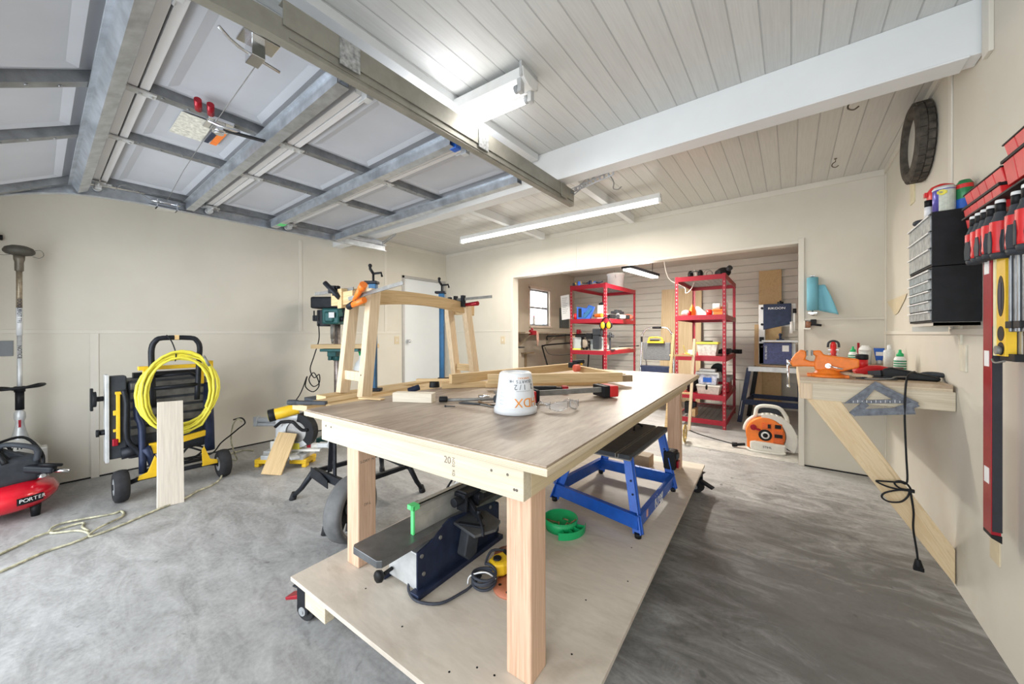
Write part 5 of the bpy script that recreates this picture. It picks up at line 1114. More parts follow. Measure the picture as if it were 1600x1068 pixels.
t = thing('clear_tub', 'clear plastic tub with yellow lid on the third shelf of the right unit', 'tub', (-.865, 5.38, z)); t.name = 'storage_tub'
MB().prism([(-.10, 0), (.10, 0), (.12, .15), (-.12, .15)], (0, .09, 0), .18, (1, 0, 0), (0, 0, 1)).build('tub_body', paint('cloudy clear plastic', (.60, .58, .54), .25, 0, .25, 30), t, bevel=.006)
MB().bx(-.13, -.10, .15, .13, .10, .178).build('tub_lid', M['lyellow'], t, bevel=.005)
MB().bx(-.06, -.02, .178, .05, .03, .195).build('loose_tool', M['char'], t, bevel=.004)
one('white_box', MB().box((0, 0, .035), (.09, .07, .07)), M['white'], 'small white box on the left end of the third shelf of the right unit', 'box', loc=(-1.05, 5.33, z), bevel=.004)
power_drill(-.71, 5.50, z, R(200), 'black drill lying on the third shelf at the right of the yellow lidded tub', M['black'], M['char'], 'dark tools on the third shelf of the right unit')
power_drill(-.72, 5.85, z, R(150), 'dark drill at the far right end of the third shelf of the right unit', M['char'], M['black'], 'dark tools on the third shelf of the right unit')
one('yellow_strap', MB().tube([(-1.15, 5.30, z+.13), (-1.12, 5.30, z+.04), (-1.06, 5.27, z+.015), (-1.13, 5.26, z+.02)], .005, 6, sub=4), M['lyellow'], 'thin yellow strap drooping at the left post of the third shelf', 'strap')
z = .423
t = thing('storage_tub', 'clear tub of blue packets with grey latch lid stacked on another tub', 'tub', (-.86, 5.36, z+.125), 0, 'tubs on the lower shelf of the right unit')
MB().prism([(-.10, 0), (.10, 0), (.12, .13), (-.12, .13)], (0, .08, 0), .16, (1, 0, 0), (0, 0, 1)).build('tub_body', paint('clear tub with contents', (.45, .46, .55), .3, 0, .5, 22), t, bevel=.006)
MB().bx(-.135, -.09, .13, .135, .09, .16).bx(-.14, -.095, .09, -.115, .095, .14).bx(.115, -.095, .09, .14, .095, .14).build('tub_lid', M['lgrey'], t, bevel=.005)
MB().bx(-.10, -.05, .16, .09, .05, .20).build('lid_handle', M['lgrey'], t, bevel=.01)
MB().bx(-.05, -.0815, .03, .05, -.080, .09).build('blue_packet', M['blue'], t)
t = thing('storage_tub', 'low clear brownish tub under the grey latch lidded tub on the lower shelf', 'tub', (-.85, 5.36, z), 0, 'tubs on the lower shelf of the right unit')
MB().prism([(-.12, 0), (.12, 0), (.135, .10), (-.135, .10)], (0, .09, 0), .18, (1, 0, 0), (0, 0, 1)).build('tub_body', paint('brownish clear plastic', (.50, .44, .40), .3, 0, .2, 22), t, bevel=.006)
MB().bx(-.14, -.095, .10, .14, .095, .12).build('tub_lid', M['offwhite'], t, bevel=.004)
t = thing('red_case', 'red plastic case on the lower shelf at the near right post of the right unit', 'case', (-.72, 5.72, z)); t.name = 'tool_case'
MB().bx(-.06, -.16, 0, .07, .16, .14).build('case_body', M['dkred'], t, bevel=.015)
MB().bx(-.02, -.165, .05, .03, -.16, .10).build('latch', M['black'], t)
one('flat_case', MB().box((0, 0, .035), (.20, .34, .07)), M['grey'], 'flat grey case lying on the red case on the lower shelf', 'case', loc=(-.74, 5.74, z+.14), bevel=.006)
one('palm_sander', MB().cyl((0, 0, 0), (0, .05, .0), .085).cyl((0, -.02, 0), (0, 0, 0), .03), M['black'], 'round black tool on the lower shelf behind the grey latch lidded tub', 'tool', loc=(-.78, 5.56, z+.30), bevel=.004).name = 'palm_sander'
one('black_bag', MB().sph((0, 0, .11), (.11, .10, .12), 16, 10), M['black'], 'black soft bag on the lower shelf behind the wooden rack', 'bag', loc=(-1.07, 5.42, z))
one('sander_box', MB().box((0, 0, .08), (.14, .10, .16)), M['char'], 'dark grey box on the floor level shelf of the right unit', 'box', loc=(-1.10, 5.50, .11), bevel=.006)
one('wood_offcut', MB().box((0, 0, .05), (.04, .18, .10)), M['oaky'], 'brown wood offcut on the bottom shelf of the right unit', 'wood block', loc=(-1.02, 5.36, .11), bevel=.002)
# leaning boards, ladder, rack
def lean(name, x0, x1, zt, yb, yt, t_, mt, label, cat='board'):
    return plank_obj(name, ((x0+x1)/2, yb, .003), ((x0+x1)/2, yt, zt), x1-x0, t_, mt, label, cat, up=(0, 1, .3))
lean('plywood_sheet', -1.92, -1.245, 2.03, 6.95, 7.14, .018, wood('yellow plywood', (.55, .40, .20), (.72, .56, .34), 0, .5, knots=True), 'tall yellow plywood sheet leaning on the siding between the two red units', 'plywood sheet')
lean('board', -.41, -.115, 2.22, 6.98, 7.14, .018, wood('tan plywood upright', (.38, .25, .10), (.54, .38, .19), 0, .5), 'tall tan board leaning on the siding behind the band saw')
lean('board', -.46, -.36, 1.35, 6.86, 6.95, .018, M['oakx'], 'narrow golden board standing to the left of the band saw')
ld = thing('step_ladder', 'silver step ladder with a dark grey tray and rounded top rail', 'ladder', (-1.70, 6.0, 0))
def LL(x, z, y=0): return (x+1.70, y, z)
MB().tube([LL(-1.97, 0, -.05), LL(-1.925, 1.10), LL(-1.91, 1.20), LL(-1.86, 1.28), LL(-1.78, 1.305), LL(-1.60, 1.305), LL(-1.52, 1.28), LL(-1.47, 1.20), LL(-1.455, 1.10), LL(-1.41, 0, -.05)], .013, 10, sub=4).build('front_rail', M['chrome'], ld)
MB().tube([LL(-1.95, 0, .50), LL(-1.90, .98, .06)], .011).tube([LL(-1.43, 0, .50), LL(-1.48, .98, .06)], .011).build('rear_rail', M['lgrey'], ld)
MB().tube([LL(-1.76, 1.305), LL(-1.62, 1.305)], .018).build('hand_grip', M['black'], ld)
MB().bx(*LL(-1.905, .79, -.02), *LL(-1.49, 1.07, .02)).build('tray', paint('speckled charcoal tray', (.11, .115, .12), .6, 0, .4, 120), ld, bevel=.008)
for z_ in (.70, .46, .22): MB().bx(-.215, -.12, z_-.02, .235, .05, z_+.0).bx(-.20, -.121, z_-.10 if z_ > .6 else z_-.02, .22, -.115, z_).build('step', M['navy'] if z_ > .6 else M['black'], ld, bevel=.004)
for x in (-1.93, -1.455): MB().box(LL(x, 1.12), (.03, .03, .09)).build('hinge', M['black'], ld, bevel=.004)
t = thing('tool_organizer', 'small yellow caddy hooked on the top of the step ladder tray', 'caddy', (-1.70, 5.97, 1.06))
MB().bx(-.12, -.05, 0, .13, .03, .035).tube([(-.10, -.01, .03), (-.09, -.01, .085), (.08, -.01, .085), (.10, -.01, .03)], .012, 8, sub=3).build('caddy_body', M['yellow'], t, bevel=.006)
MB().bx(-.08, -.06, .035, .06, .0, .055).build('caddy_tools', M['black'], t, bevel=.004)
rk = thing('wooden_rack', 'light wooden rack of two tall rails before the right red unit', 'rack', (-1.12, 4.9, 0))
def RK(x, y, z): return (x+1.12, y-4.9, z)
MB().beam(RK(-1.245, 4.80, 0), RK(-1.20, 5.0, 1.20), .032, .03).build('rail', M['oakx'], rk, bevel=.002)
MB().beam(RK(-1.01, 4.95, 0), RK(-.97, 5.08, 1.14), .032, .03).build('rail', wood('pale rail', (.60, .46, .30), (.76, .62, .44), 2), rk, bevel=.002)
for z_ in (.93, .45): MB().beam(RK(-1.24, 4.95, z_), RK(-.985, 5.04, z_), .03, .022).build('cross_bar', M['oakx'], rk, bevel=.002)
gw = thing('gear_wheel', 'thin brass toothed wheel hanging on the far right worktable leg', 'gear', (-.93, 4.36, .10))
gw.location = (-.93, 4.36, .105)
gm = MB().pipe((-.004, 0, 0), (.004, 0, 0), .09, .05, 36)
for k in range(36): gm.at(rot=(k*2*pi/36, 0, 0)).box((0, .092, 0), (.008, .012, .007))
gm.build('toothed_ring', paint('brass', (.48, .33, .08), .35, .8, .15), gw)
for a in (0, 2.09, 4.19): MB().at(rot=(a, 0, 0)).bx(-.003, .0, -.008, .003, .055, .008).build('gear_spoke', paint('brass', (.48, .33, .08), .35, .8, .15), gw)
tag(gw, 'thin brass toothed wheel standing on the floor behind the far right worktable leg')
# left part of the alcove
wsh = thing('wall_bench', 'narrow wooden wall shelf under the alcove window', 'shelf', (AX0, 6.0, 0))
MB().bx(.002, -1.1, 1.215, .30, .95, 1.24).build('shelf_top', paint('dusty brown shelf', (.34, .28, .21), .6), wsh, bevel=.002)
for y in (-.9, .0, .75): MB().bx(.002, y, 1.0, .02, y+.04, 1.215).beam((.02, y+.02, 1.02), (.26, y+.02, 1.21), .03, .02).build('shelf_bracket', paint('tan bracket', (.42, .35, .26), .6), wsh)
one('small_shelf', MB().bx(0, -.12, 0, .12, .12, .02).bx(0, -.02, -.35, .03, .02, 0), paint('old brown wood', (.28, .20, .12), .6), 'small brown bracket shelf low on the alcove left wall', 'shelf', loc=(AX0+.002, 5.30, .86), bevel=.002)
vs_ = thing('pipe_vise', 'red pipe clamp fixed on the wall shelf under the alcove window', 'clamp', (AX0+.30, 5.12, 1.24)); vs_.name = 'wall_clamp'
MB().bx(-.05, -.06, -.05, .03, .06, .03).cyl((0, -.09, .01), (0, -.04, .01), .03).cyl((-.02, .0, .03), (-.02, .0, .07), .02).build('clamp_body', M['dkred'], vs_, bevel=.008)
one('rag', MB().prism([(0, 0), (.06, -.02), (.07, -.16), (.04, -.26), (.01, -.15)], (0, 0, 0), .02, (0, 1, 0), (0, 0, 1), True), paint('pink rag', (.62, .38, .30), .8), 'pink rag hanging from the red clamp in the alcove', 'rag', loc=(AX0+.31, 5.19, 1.26), bevel=.004)
one('wall_bracket', MB().bx(-.01, -.06, -.01, .14, .06, .01).bx(.0, -.02, -.45, .02, .02, 0), M['char'], 'dark bracket low on the alcove left wall beside the opening', 'bracket', loc=(AX0+.01, 5.02, .98))
one('board', MB().bx(-.02, -.06, -.30, .0, .08, .30), M['oakz'], 'golden board hanging against the alcove left wall behind the mower handle', 'board', loc=(AX0+.34, 6.52, .93), bevel=.002)
one('red_clamp', MB().bx(-.02, -.05, -.09, .03, .05, .06).bx(-.03, -.02, .0, .06, .02, .03), M['dkred'], 'dark red clamp on the right end of the alcove wall shelf', 'clamp', loc=(AX0+.34, 6.70, 1.24), bevel=.005).name = 'wall_clamp'
cn = thing('spray_can', 'white spray can with red cap on the alcove window sill', 'spray can', (AX0+.012, 5.57, 1.385))
MB().lathe([(0, 0), (.026, 0), (.027, .12), (.018, .135), (0, .135)], n=18).build('can_body', M['white'], cn)
MB().lathe([(0, .135), (.016, .135), (.014, .165), (0, .168)], n=14).build('can_cap', M['red'], cn)
ep = thing('electrical_panel', 'grey electrical panel on the alcove left wall near the corner', 'electrical panel', (AX0, 6.70, 1.54))
MB().bx(.002, -.18, -.21, .03, .18, .20).build('panel_box', paint('dark panel grey', (.10, .11, .11), .4, .3, .06), ep, bevel=.003)
MB().bx(.03, -.14, -.17, .036, .14, .16).build('panel_door', paint('dark panel grey', (.10, .11, .11), .4, .3, .06), ep, bevel=.002)
pp_ = thing('paper_notice', 'white printed paper hanging at the left end of the left red shelving unit', 'paper', (-2.86, 5.16, 1.64), rot=(0, R(-4), R(-10)))
MB().bx(-.10, -.001, -.20, .075, .001, .19).build('sheet', M['label'], pp_)
for k in range(9): MB().bx(-.07, -.0018, .14-k*.03, .04-.02*(k % 3), -.0012, .147-k*.03).build('text_line', M['grey'], pp_)
mw = thing('lawn_mower', 'black lawn mower with a folded tube handle in the alcove beside the left unit', 'lawn mower', (-3.28, 5.9, 0))
def MW(x, y, z): return (x+3.28, y-5.9, z)
MB().tube([MW(-3.25, 5.35, .45), MW(-3.47, 5.42, .95), MW(-3.46, 5.44, 1.00), MW(-3.40, 5.60, 1.02), MW(-3.0, 6.15, 1.06), MW(-2.94, 6.2, 1.05), MW(-2.93, 6.15, .95), MW(-2.88, 5.95, .42)], .013, 8, sub=4).build('lower_handle', M['black'], mw)
MB().tube([MW(-3.44, 5.52, 1.10), MW(-3.46, 5.55, 1.16), MW(-3.40, 5.62, 1.17), MW(-3.02, 6.15, 1.20), MW(-2.96, 6.2, 1.17)], .013, 8, sub=4).build('upper_handle', M['black'], mw)
MB().tube([MW(-3.45, 5.46, .97), MW(-3.36, 5.45, .86), MW(-3.20, 5.55, .84), MW(-2.98, 5.95, .86)], .005, 6, sub=4).build('control_cable', M['char'], mw)
MB().sph((.2, -.2, .26), (.26, .26, .14), 24, 12).build('deck', M['char'], mw)
MB().cyl((.2, -.2, .30), (.2, -.2, .48), .13, .10).build('engine', M['black'], mw, bevel=.01)
for a, b in ((0, -.42), (.42, -.42), (0, .05), (.42, .05)): MB().cyl((a-.02, b, .10), (a+.02, b, .10), .10).build('wheel', M['rubber'], mw, bevel=.01)
# band saw on its stand
bs = thing('band_saw', 'small white band saw with dark blue covers on an open steel stand', 'band saw', (-.15, 6.0, 0), 0)
MB().bx(-.20, .02, .79, -.13, .14, 1.60).bx(-.20, .02, .79, .20, .14, 1.08).bx(-.20, .03, 1.30, .20, .14, 1.60).build('frame', M['white'], bs, bevel=.006)
MB().prism([(-.145, 1.255), (.155, 1.33), (.155, 1.60), (-.145, 1.60)], (0, .01, 0), .05, (1, 0, 0), (0, 0, 1)).build('upper_cover', M['navy'], bs, bevel=.004)
M['bsblue'] = paint('speckled blue cover', (.045, .055, .17), .45, 0, .4, 60)
MB().bx(-.145, -.04, .80, .16, .02, 1.085).build('lower_cover', M['bsblue'], bs, bevel=.004)
text('maker_lettering', 'RIKOON', .04, M['label'], bs, (.0, -.0412, 1.54), (pi/2, 0, 0), .0005, sx=1.2)
text('side_lettering', '10 IN. BAND', .034, M['label'], bs, (-.115, -.0412, .95), (pi/2, R(-90), 0), .0005)
MB().bx(.06, -.0415, .97, .13, -.0405, 1.05).build('warning_label', M['label'], bs)
MB().bx(-.16, -.12, 1.095, .26, .14, 1.118).build('saw_table', M['lgrey'], bs, bevel=.002)
MB().cyl((.155, -.03, 1.21), (.155, -.03, 1.36), .018).cyl((.185, -.02, 1.24), (.185, -.02, 1.50), .010).build('blade_guide', M['white'], bs)
MB().cyl((.17, -.02, 1.50), (.21, -.02, 1.50), .03).cyl((.04, .05, 1.60), (.04, .05, 1.63), .035).cyl((.04, .05, 1.60), (.04, .05, 1.645), .012).bx(-.19, -.02, 1.10, -.14, .01, 1.16).cyl((-.16, -.02, 1.55), (-.16, .02, 1.55), .016).cyl((-.16, -.02, 1.33), (-.16, .02, 1.33), .016).cyl((-.16, -.05, 1.03), (-.16, .0, 1.03), .014).build('knob', M['black'], bs, bevel=.002)
MB().beam((-.0, -.06, 1.125), (.08, -.06, 1.125), .04, .02).cyl((.04, -.06, 1.13), (.04, -.06, 1.18), .014).sph((.04, -.06, 1.19), .02).build('miter_gauge', M['navy'], bs, bevel=.003)
MB().bx(-.17, -.04, .765, .30, .16, .785).build('base_plate', paint('brown base', (.42, .30, .20), .6), bs, bevel=.002)
sd_ = [(-.30, -.12), (.24, -.12), (-.24, .30), (.24, .30)]
for i, (x, y) in enumerate(((-.37, -.16), (.26, -.16), (-.30, .34), (.26, .34))):
    sx, sy = sd_[i]
    MB().beam((x-.04 if x < 0 else x, y, 0), (sx, sy, .74), .055, .03).build('stand_leg', M['navy'] if i < 2 else M['black'], bs, bevel=.002)
    if i == 0: MB().beam((-.405, -.178, .10), (-.377, -.170, .30), .04, .004, (1, 0, 0)).build('leg_sticker', M['label'], bs)
MB().bx(-.31, -.15, .70, .26, -.12, .765).build('stand_apron', M['lgrey'], bs, bevel=.002)
MB().bx(-.36, -.17, .25, .27, -.15, .32).bx(-.30, .28, .28, .27, .30, .34).beam((-.35, -.15, .28), (-.28, .32, .30), .02, .06).build('stand_brace', M['navy'], bs, bevel=.002)
# backpack leaf blower
lb_ = thing('leaf_blower', 'orange and white backpack leaf blower standing on the floor at the right jamb', 'leaf blower', (-.21, 4.52, 0), R(6))
N_ = 24; pl = [(.165*cos(R(200)-k*R(220)/N_), .175+.175*sin(R(200)-k*R(220)/N_)) for k in range(N_+1)]
MB().prism([(-.155, .03)]+pl+[(.15, .03)], (0, .10, 0), .13, (1, 0, 0), (0, 0, 1), True).build('fan_housing', M['orange'], lb_, bevel=.008)
MB().torus((0, .07, .185), .175, .017, (0, 1, 0), 32, 8, (0, pi*1.25)).at(rot=(0, 0, 0)).build('white_housing_rim', M['offwhite'], lb_)
wm = MB()
for k in range(12):
    a0, a1 = R(100)-k*R(11), R(89)-k*R(11)
    r0 = .175; r1 = .205+.006*k
    wm.prism([(r0*cos(a0), .175+r0*sin(a0)), (r1*cos(a0), .175+r1*sin(a0)), ((r1+.006)*cos(a1), .175+(r1+.006)*sin(a1)), (r0*cos(a1), .175+r0*sin(a1))], (0, .12, 0), .14, (1, 0, 0), (0, 0, 1), True)
wm.build('blower_scroll', M['offwhite'], lb_)
MB().cyl((.0, -.035, .175), (.0, -.02, .175), .058).build('pull_start', M['black'], lb_, bevel=.004)
MB().lathe([(0, 0), (.036, 0), (.036, .006), (0, .006)], (0, -.041, .175), (0, 1, 0)).build('hub_badge', M['label'], lb_)
MB().lathe([(0, 0), (.022, 0), (.022, .002), (0, .002)], (0, -.0425, .175), (0, 1, 0)).build('hub_ring', M['black'], lb_)
MB().bx(.06, -.05, .11, .15, .0, .24).bx(-.03, -.04, .24, .05, .0, .30).bx(.07, -.03, .24, .14, .0, .30).build('engine_cover', paint('deep orange plastic', (.72, .13, .02), .4), lb_, bevel=.008)
MB().bx(.075, -.053, .165, .14, -.05, .20).build('cover_vent', M['black'], lb_)
MB().bx(.02, -.043, .25, .045, -.04, .29).build('cover_vent', M['black'], lb_)
MB().bx(.08, -.033, .255, .13, -.03, .29).build('cover_vent', M['black'], lb_)
MB().cyl((-.10, -.05, .245), (-.10, -.02, .245), .028).beam((-.10, -.055, .24), (-.04, -.05, .225), .016, .02).build('fuel_cap', M['dkred'], lb_, bevel=.003)
MB().prism([(-.11, .0), (.16, -.0), (.17, .09), (-.09, .10), (-.13, .09), (-.13, .02)], (0, .06, .01), .12, (1, 0, 0), (0, 0, 1)).build('fuel_tank', M['offwhite'], lb_, bevel=.012)
text('tank_lettering', 'STIHL', .030, M['black'], lb_, (.015, -.0612, .060), (pi/2, 0, 0), .0004)
MB().tube([(-.16, -.04, .03), (-.12, -.06, .012), (.0, -.07, .01), (.13, -.07, .012), (.16, -.05, .02)], .012, 8, sub=4).build('base_frame', M['offwhite'], lb_)
MB().tube([(-.08, .05, .34), (-.07, .05, .42), (-.03, .05, .455), (.06, .05, .46), (.13, .05, .44), (.18, .06, .36), (.19, .06, .30)], .018, 10, sub=4).build('carry_handle', M['offwhite'], lb_)
MB().bx(-.09, .08, .10, .14, .13, .44).build('back_plate', M['char'], lb_, bevel=.02)
MB().tube([(.13, .04, .33), (.18, .03, .26), (.215, .02, .20), (.24, .02, .17)], [.035, .036]+[.037]*11, 12, sub=4).build('blower_tube', M['offwhite'], lb_)
MB().tube([(.16, .12, .42), (.20, .12, .30), (.23, .1, .12), (.20, .06, .03)], .018, 8, sub=4).build('harness_strap', M['black'], lb_)
MB().beam((-.27, -.0, .03), (-.17, .0, .05), .03, .025).cyl((-.29, 0, .03), (-.24, 0, .035), .022).build('control_grip', M['black'], lb_, bevel=.005)
one('floor_cord', MB().tube([(-1.00, 4.93, .006), (-.85, 4.80, .006), (-.6, 4.66, .006), (-.44, 4.58, .006)], .005, 6, sub=5), M['black'], 'thin black cord on the alcove floor running to the leaf blower', 'cord')
tag(MB().bx(OX0, YB+.02, -.002, OX1, YB+.35, .004).build('trim_22', paint('pale threshold concrete', (.44, .43, .40), .6, 0, .2, 12)), kind='structure')
# ---------------- right wall: bracket bench and tools ----------------
BX0, BY0, BY1, BT = .040, 2.63, 4.235, .957
bn = thing('wall_bench', 'wooden bracket bench holding an orange vise, with a long diagonal brace', 'bench', (.33, 2.63, 0))
def B(x, y, z): return (x-.33, y-2.63, z)
MB().bx(*B(BX0, BY0, BT-.019), *B(XR-.012, BY1, BT)).build('bench_top', M['basep'] if 0 else plywood('worn bench plywood', (.32, .22, .14), (.52, .40, .28)), bn, bevel=.001)
MB().bx(*B(BX0+.001, BY0+.001, BT-.034), *B(XR-.012, BY1, BT-.019)).build('bench_ply', M['plyedge'], bn)
MB().bx(*B(BX0+.055, BY0+.004, BT-.125), *B(XR-.002, BY0+.042, BT-.034)).build('front_joist', M['apr'], bn, bevel=.002)
MB().bx(*B(BX0, BY0+.004, BT-.122), *B(BX0+.055, BY0+.06, BT-.034)).build('end_block', M['pinez'], bn, bevel=.002)
MB().bx(*B(BX0, BY0+.06, BT-.12), *B(BX0+.038, BY1, BT-.034)).build('side_joist', M['apry'], bn, bevel=.002)
MB().bx(*B(XR-.040, BY0+.042, BT-.12), *B(XR-.002, BY1, BT-.034)).build('wall_ledger', M['apry'], bn, bevel=.002)
a_, b_ = Vector((.105, 2.66, .842)), Vector((.62, 2.66, .085))
d_ = (b_-a_).normalized(); nn = Vector((d_.z, 0, -d_.x))*-1
if nn.x < 0: nn = -nn
w_ = .085
# brace with a level top cut and a plumb cut at the wall
bp = [(.070, .835), (.215, .835), (.615, .180), (.615, .015)]
br_ = MB().prism([(x, z) for x, z in bp], (0, .038, 0), .038, (1, 0, 0), (0, 0, 1))
def bracewood():
    m, nt, b = new_mat('knotty pine brace')
    ang = math.atan2(.835-.015, .615-.07)
    v = coords(nt, (1, 1, 1), (0, -ang, 0))
    mp = nt.nodes.new('ShaderNodeMapping'); mp.inputs['Scale'].default_value = (.9, 8, 11); nt.links.new(v, mp.inputs[0])
    f = noise(nt, mp.outputs[0], 2.2, 5, .65, 1.4)
    c = ramp(nt, f, [(.3, (.50, .34, .17)), (.46, (.74, .58, .36)), (.6, (.66, .48, .27)), (.72, (.76, .61, .40))])
    vo = nt.nodes.new('ShaderNodeTexVoronoi'); vo.inputs['Scale'].default_value = 5.5; nt.links.new(v, vo.inputs['Vector'])
    c = mixc(nt, ramp(nt, vo.outputs['Distance'], [(.05, (1, 1, 1)), (.10, (0, 0, 0))]), c, (.20, .11, .05))
    nt.links.new(c, b.inputs['Base Color']); b.inputs['Roughness'].default_value = .5
    return m
bo = br_.build('diagonal_brace', bracewood(), bn, bevel=.002); bo.location = (-.33, 0, 0)
# orange vise
vs = thing('bench_vise', 'orange cast iron vise clamped at the left end of the wall bench', 'vise', (.165, 2.74, BT), R(180))
# local x points left in the photo
MB().lathe([(0, 0), (.085, 0), (.085, .012), (.06, .02), (.045, .045), (0, .05)], n=28).bx(-.09, -.045, 0, .09, .045, .014).build('swivel_base', M['vorange'], vs, bevel=.003)
MB().prism([(-.06, .035), (.055, .035), (.06, .075), (.05, .115), (.065, .125), (.068, .145), (.03, .15), (.015, .125), (-.05, .115), (-.13, .105), (-.13, .06)], (0, .035, 0), .07, (1, 0, 0), (0, 0, 1)).build('fixed_jaw', M['vorange'], vs, bevel=.008, seg=3)
MB().prism([(.095, .145), (.092, .12), (.10, .095), (.075, .085), (.05, .085), (.05, .055), (.10, .055), (.16, .05), (.165, .09), (.145, .125), (.12, .15)], (0, .03, 0), .06, (1, 0, 0), (0, 0, 1)).build('moving_jaw', M['vorange'], vs, bevel=.008, seg=3)
MB().bx(.064, -.036, .118, .072, .036, .148).bx(.086, -.036, .118, .094, .036, .148).build('jaw_plate', M['bar'], vs)
MB().cyl((.16, 0, .07), (.185, 0, .07), .012).cyl((.178, .0, .075), (.178, .02, -.065), .0055).sph((.178, .02, -.068), .009).sph((.178, 0, .08), .009).build('screw_handle', M['chrome'], vs)
MB().cyl((-.02, -.035, .06), (-.02, -.055, .06), .012).cyl((-.02, -.05, .06), (-.07, -.06, .045), .005).build('lock_lever', M['chrome'], vs) if 0 else MB().cyl((-.0, .03, .065), (-.0, .055, .065), .013).cyl((.0, .05, .065), (-.06, .065, .05), .0045).build('lock_lever', M['chrome'], vs)
def bottle(x, y, r, h, parts, label, cat='bottle', group=None, name='bottle'):
    t = thing(name, label, cat, (x, y, BT), 0, group)
    for nm, prof, mt in parts: MB().lathe([(p[0]*r, p[1]*h) for p in prof], n=22).build(nm, mt, t)
    return t
GLB = 'glue bottles on the wall bench'
def glue(x, y, label):
    t = bottle(x, y, .028, .135, [('body', [(0, 0), (1, 0), (1, .62), (.75, .72), (.42, .76), (0, .76)], M['white']), ('green_cap', [(0, .74), (.62, .74), (.6, .86), (.28, .92), (.22, 1.05), (0, 1.06)], M['green'])], label, 'glue bottle', GLB, 'glue_bottle')
    MB().lathe([(.0288, .02), (.0288, .075)], n=22).build('label_band', paint('green label', (.02, .25, .12), .5, 0, .6, 40), t)
    for z_ in (.03, .045, .06): MB().lathe([(.0293, z_), (.0293, z_+.006)], n=22).build('label_stripe', M['label'], t)
glue(.395, 3.98, 'green capped glue bottle left of the clear jar, near the back corner')
glue(.548, 3.32, 'green capped glue bottle standing right of the blue tube, nearest the wall')
t = thing('red_tube_tool', 'red handled multi tool standing in a ribbed chrome holder beside the vise', 'tool', (.283, 4.06, BT)); t.name = 'ratchet_driver'
MB().cyl((0, 0, 0), (0, 0, .15), .02).lathe([(.02, .15), (.012, .175), (0, .178)]).build('handle', M['red'], t)
MB().tube([(-.035, 0, .13), (-.03, 0, .17), (0, 0, .185), (.03, 0, .17), (.035, 0, .13)], .008, 8, sub=3).build('top_loop', M['char'], t)
for z_ in (.04, .075, .11): MB().bx(-.036, -.012, z_-.008, .036, .012, z_+.008).build('chrome_rib', M['chrome'], t, bevel=.003)
jar = paint('clear jar plastic', (.62, .64, .62), .2, 0, .12, 25)
t = thing('clear_jar', 'clear jar with a domed white lid on the wall bench', 'jar', (.475, 4.06, BT)); t.name = 'plastic_jar'
MB().lathe([(0, 0), (.036, 0), (.040, .10), (.034, .11), (0, .11)], n=24).build('jar_body', jar, t)
MB().lathe([(0, .105), (.041, .105), (.038, .125), (.02, .15), (0, .15)], n=24).build('jar_lid', M['white'], t)
t = thing('clear_jar', 'tall clear jar with a nozzle between the blue tube and green cap', 'jar', (.545, 3.62, BT)); t.name = 'plastic_jar'
MB().lathe([(0, 0), (.028, 0), (.030, .12), (.025, .13), (0, .13)], n=24).build('jar_body', jar, t)
MB().lathe([(0, .125), (.012, .125), (.010, .165), (0, .166)], n=16).build('jar_nozzle', M['white'], t)
t = thing('blue_tube', 'blue squeeze tube standing upside down between the clear jars', 'tube', (.555, 4.06, BT)); t.name = 'squeeze_tube'
MB().prism([(-.018, .03), (.018, .03), (.032, .13), (-.032, .13)], (0, .012, 0), .024, (1, 0, 0), (0, 0, 1)).build('tube_body', M['blue'], t, bevel=.004)
MB().cyl((0, 0, 0), (0, 0, .035), .016).build('tube_cap', M['lgrey'], t)
MB().bx(-.02, -.0132, .07, .02, -.0125, .10).build('tube_label', M['label'], t)
for x, y, l in ((.44, 4.10, 'thin red marker standing behind the green capped bottle'),): one('marker', MB().cyl((x, y, BT), (x, y, BT+.17), .008), M['dkred'], l, 'marker')
wr = thing('heat_gun', 'bright red power tool lying on the wall bench beside the orange vise', 'power tool', (.355, 2.90, BT), R(10)); wr.name = 'power_tool'
MB().prism([(-.06, .01), (.07, .01), (.085, .03), (.08, .055), (.04, .065), (-.02, .06), (-.07, .035)], (0, .03, 0), .06, (1, 0, 0), (0, 0, 1)).build('red_body', M['red'], wr, bevel=.01, seg=3)
MB().cyl((-.03, 0, .05), (-.03, 0, .095), .026).build('red_neck', M['red'], wr)
MB().cyl((-.03, 0, .095), (-.03, 0, .125), .028).bx(-.06, -.025, 0, .08, .025, .014).build('black_collar', M['black'], wr, bevel=.005)
MB().beam((.07, 0, .04), (.16, .05, .02), .05, .03).build('black_arm', M['black'], wr, bevel=.008)
one('saw_frame', MB().bx(-.16, -.005, 0, .14, .005, .04).bx(-.17, -.008, 0, -.15, .008, .05), paint('dark brown steel', (.12, .07, .06), .5, .3), 'dark flat steel bar lying along the back of the wall bench', 'bar', loc=(.40, 3.15, BT), rz=R(10))
mt_ = thing('oscillating_tool', 'black corded tool lying on the right half of the wall bench', 'power tool', (.49, 2.80, BT), R(-8))
MB().prism([(-.09, .0), (.11, .0), (.115, .02), (.02, .045), (-.06, .062), (-.095, .05)], (0, .03, 0), .06, (1, 0, 0), (0, 0, 1)).build('tool_body', M['black'], mt_, bevel=.01, seg=3)
MB().sph((.09, .04, .03), (.05, .03, .016), 16, 8).beam((-.09, 0, .03), (-.14, .03, .02), .04, .03).build('tool_head', M['char'], mt_)
one('work_glove', MB().sph((0, 0, .016), (.03, .022, .016), 12, 8).sph((.05, .0, .012), (.04, .018, .012), 12, 8).sph((.085, .015, .01), (.03, .01, .010), 10, 6).sph((.08, -.02, .01), (.03, .009, .009), 10, 6), paint('cream rag', (.62, .50, .34), .8), 'cream work glove lying on the wall bench between vise and red tool', 'glove', loc=(.245, 2.76, BT))
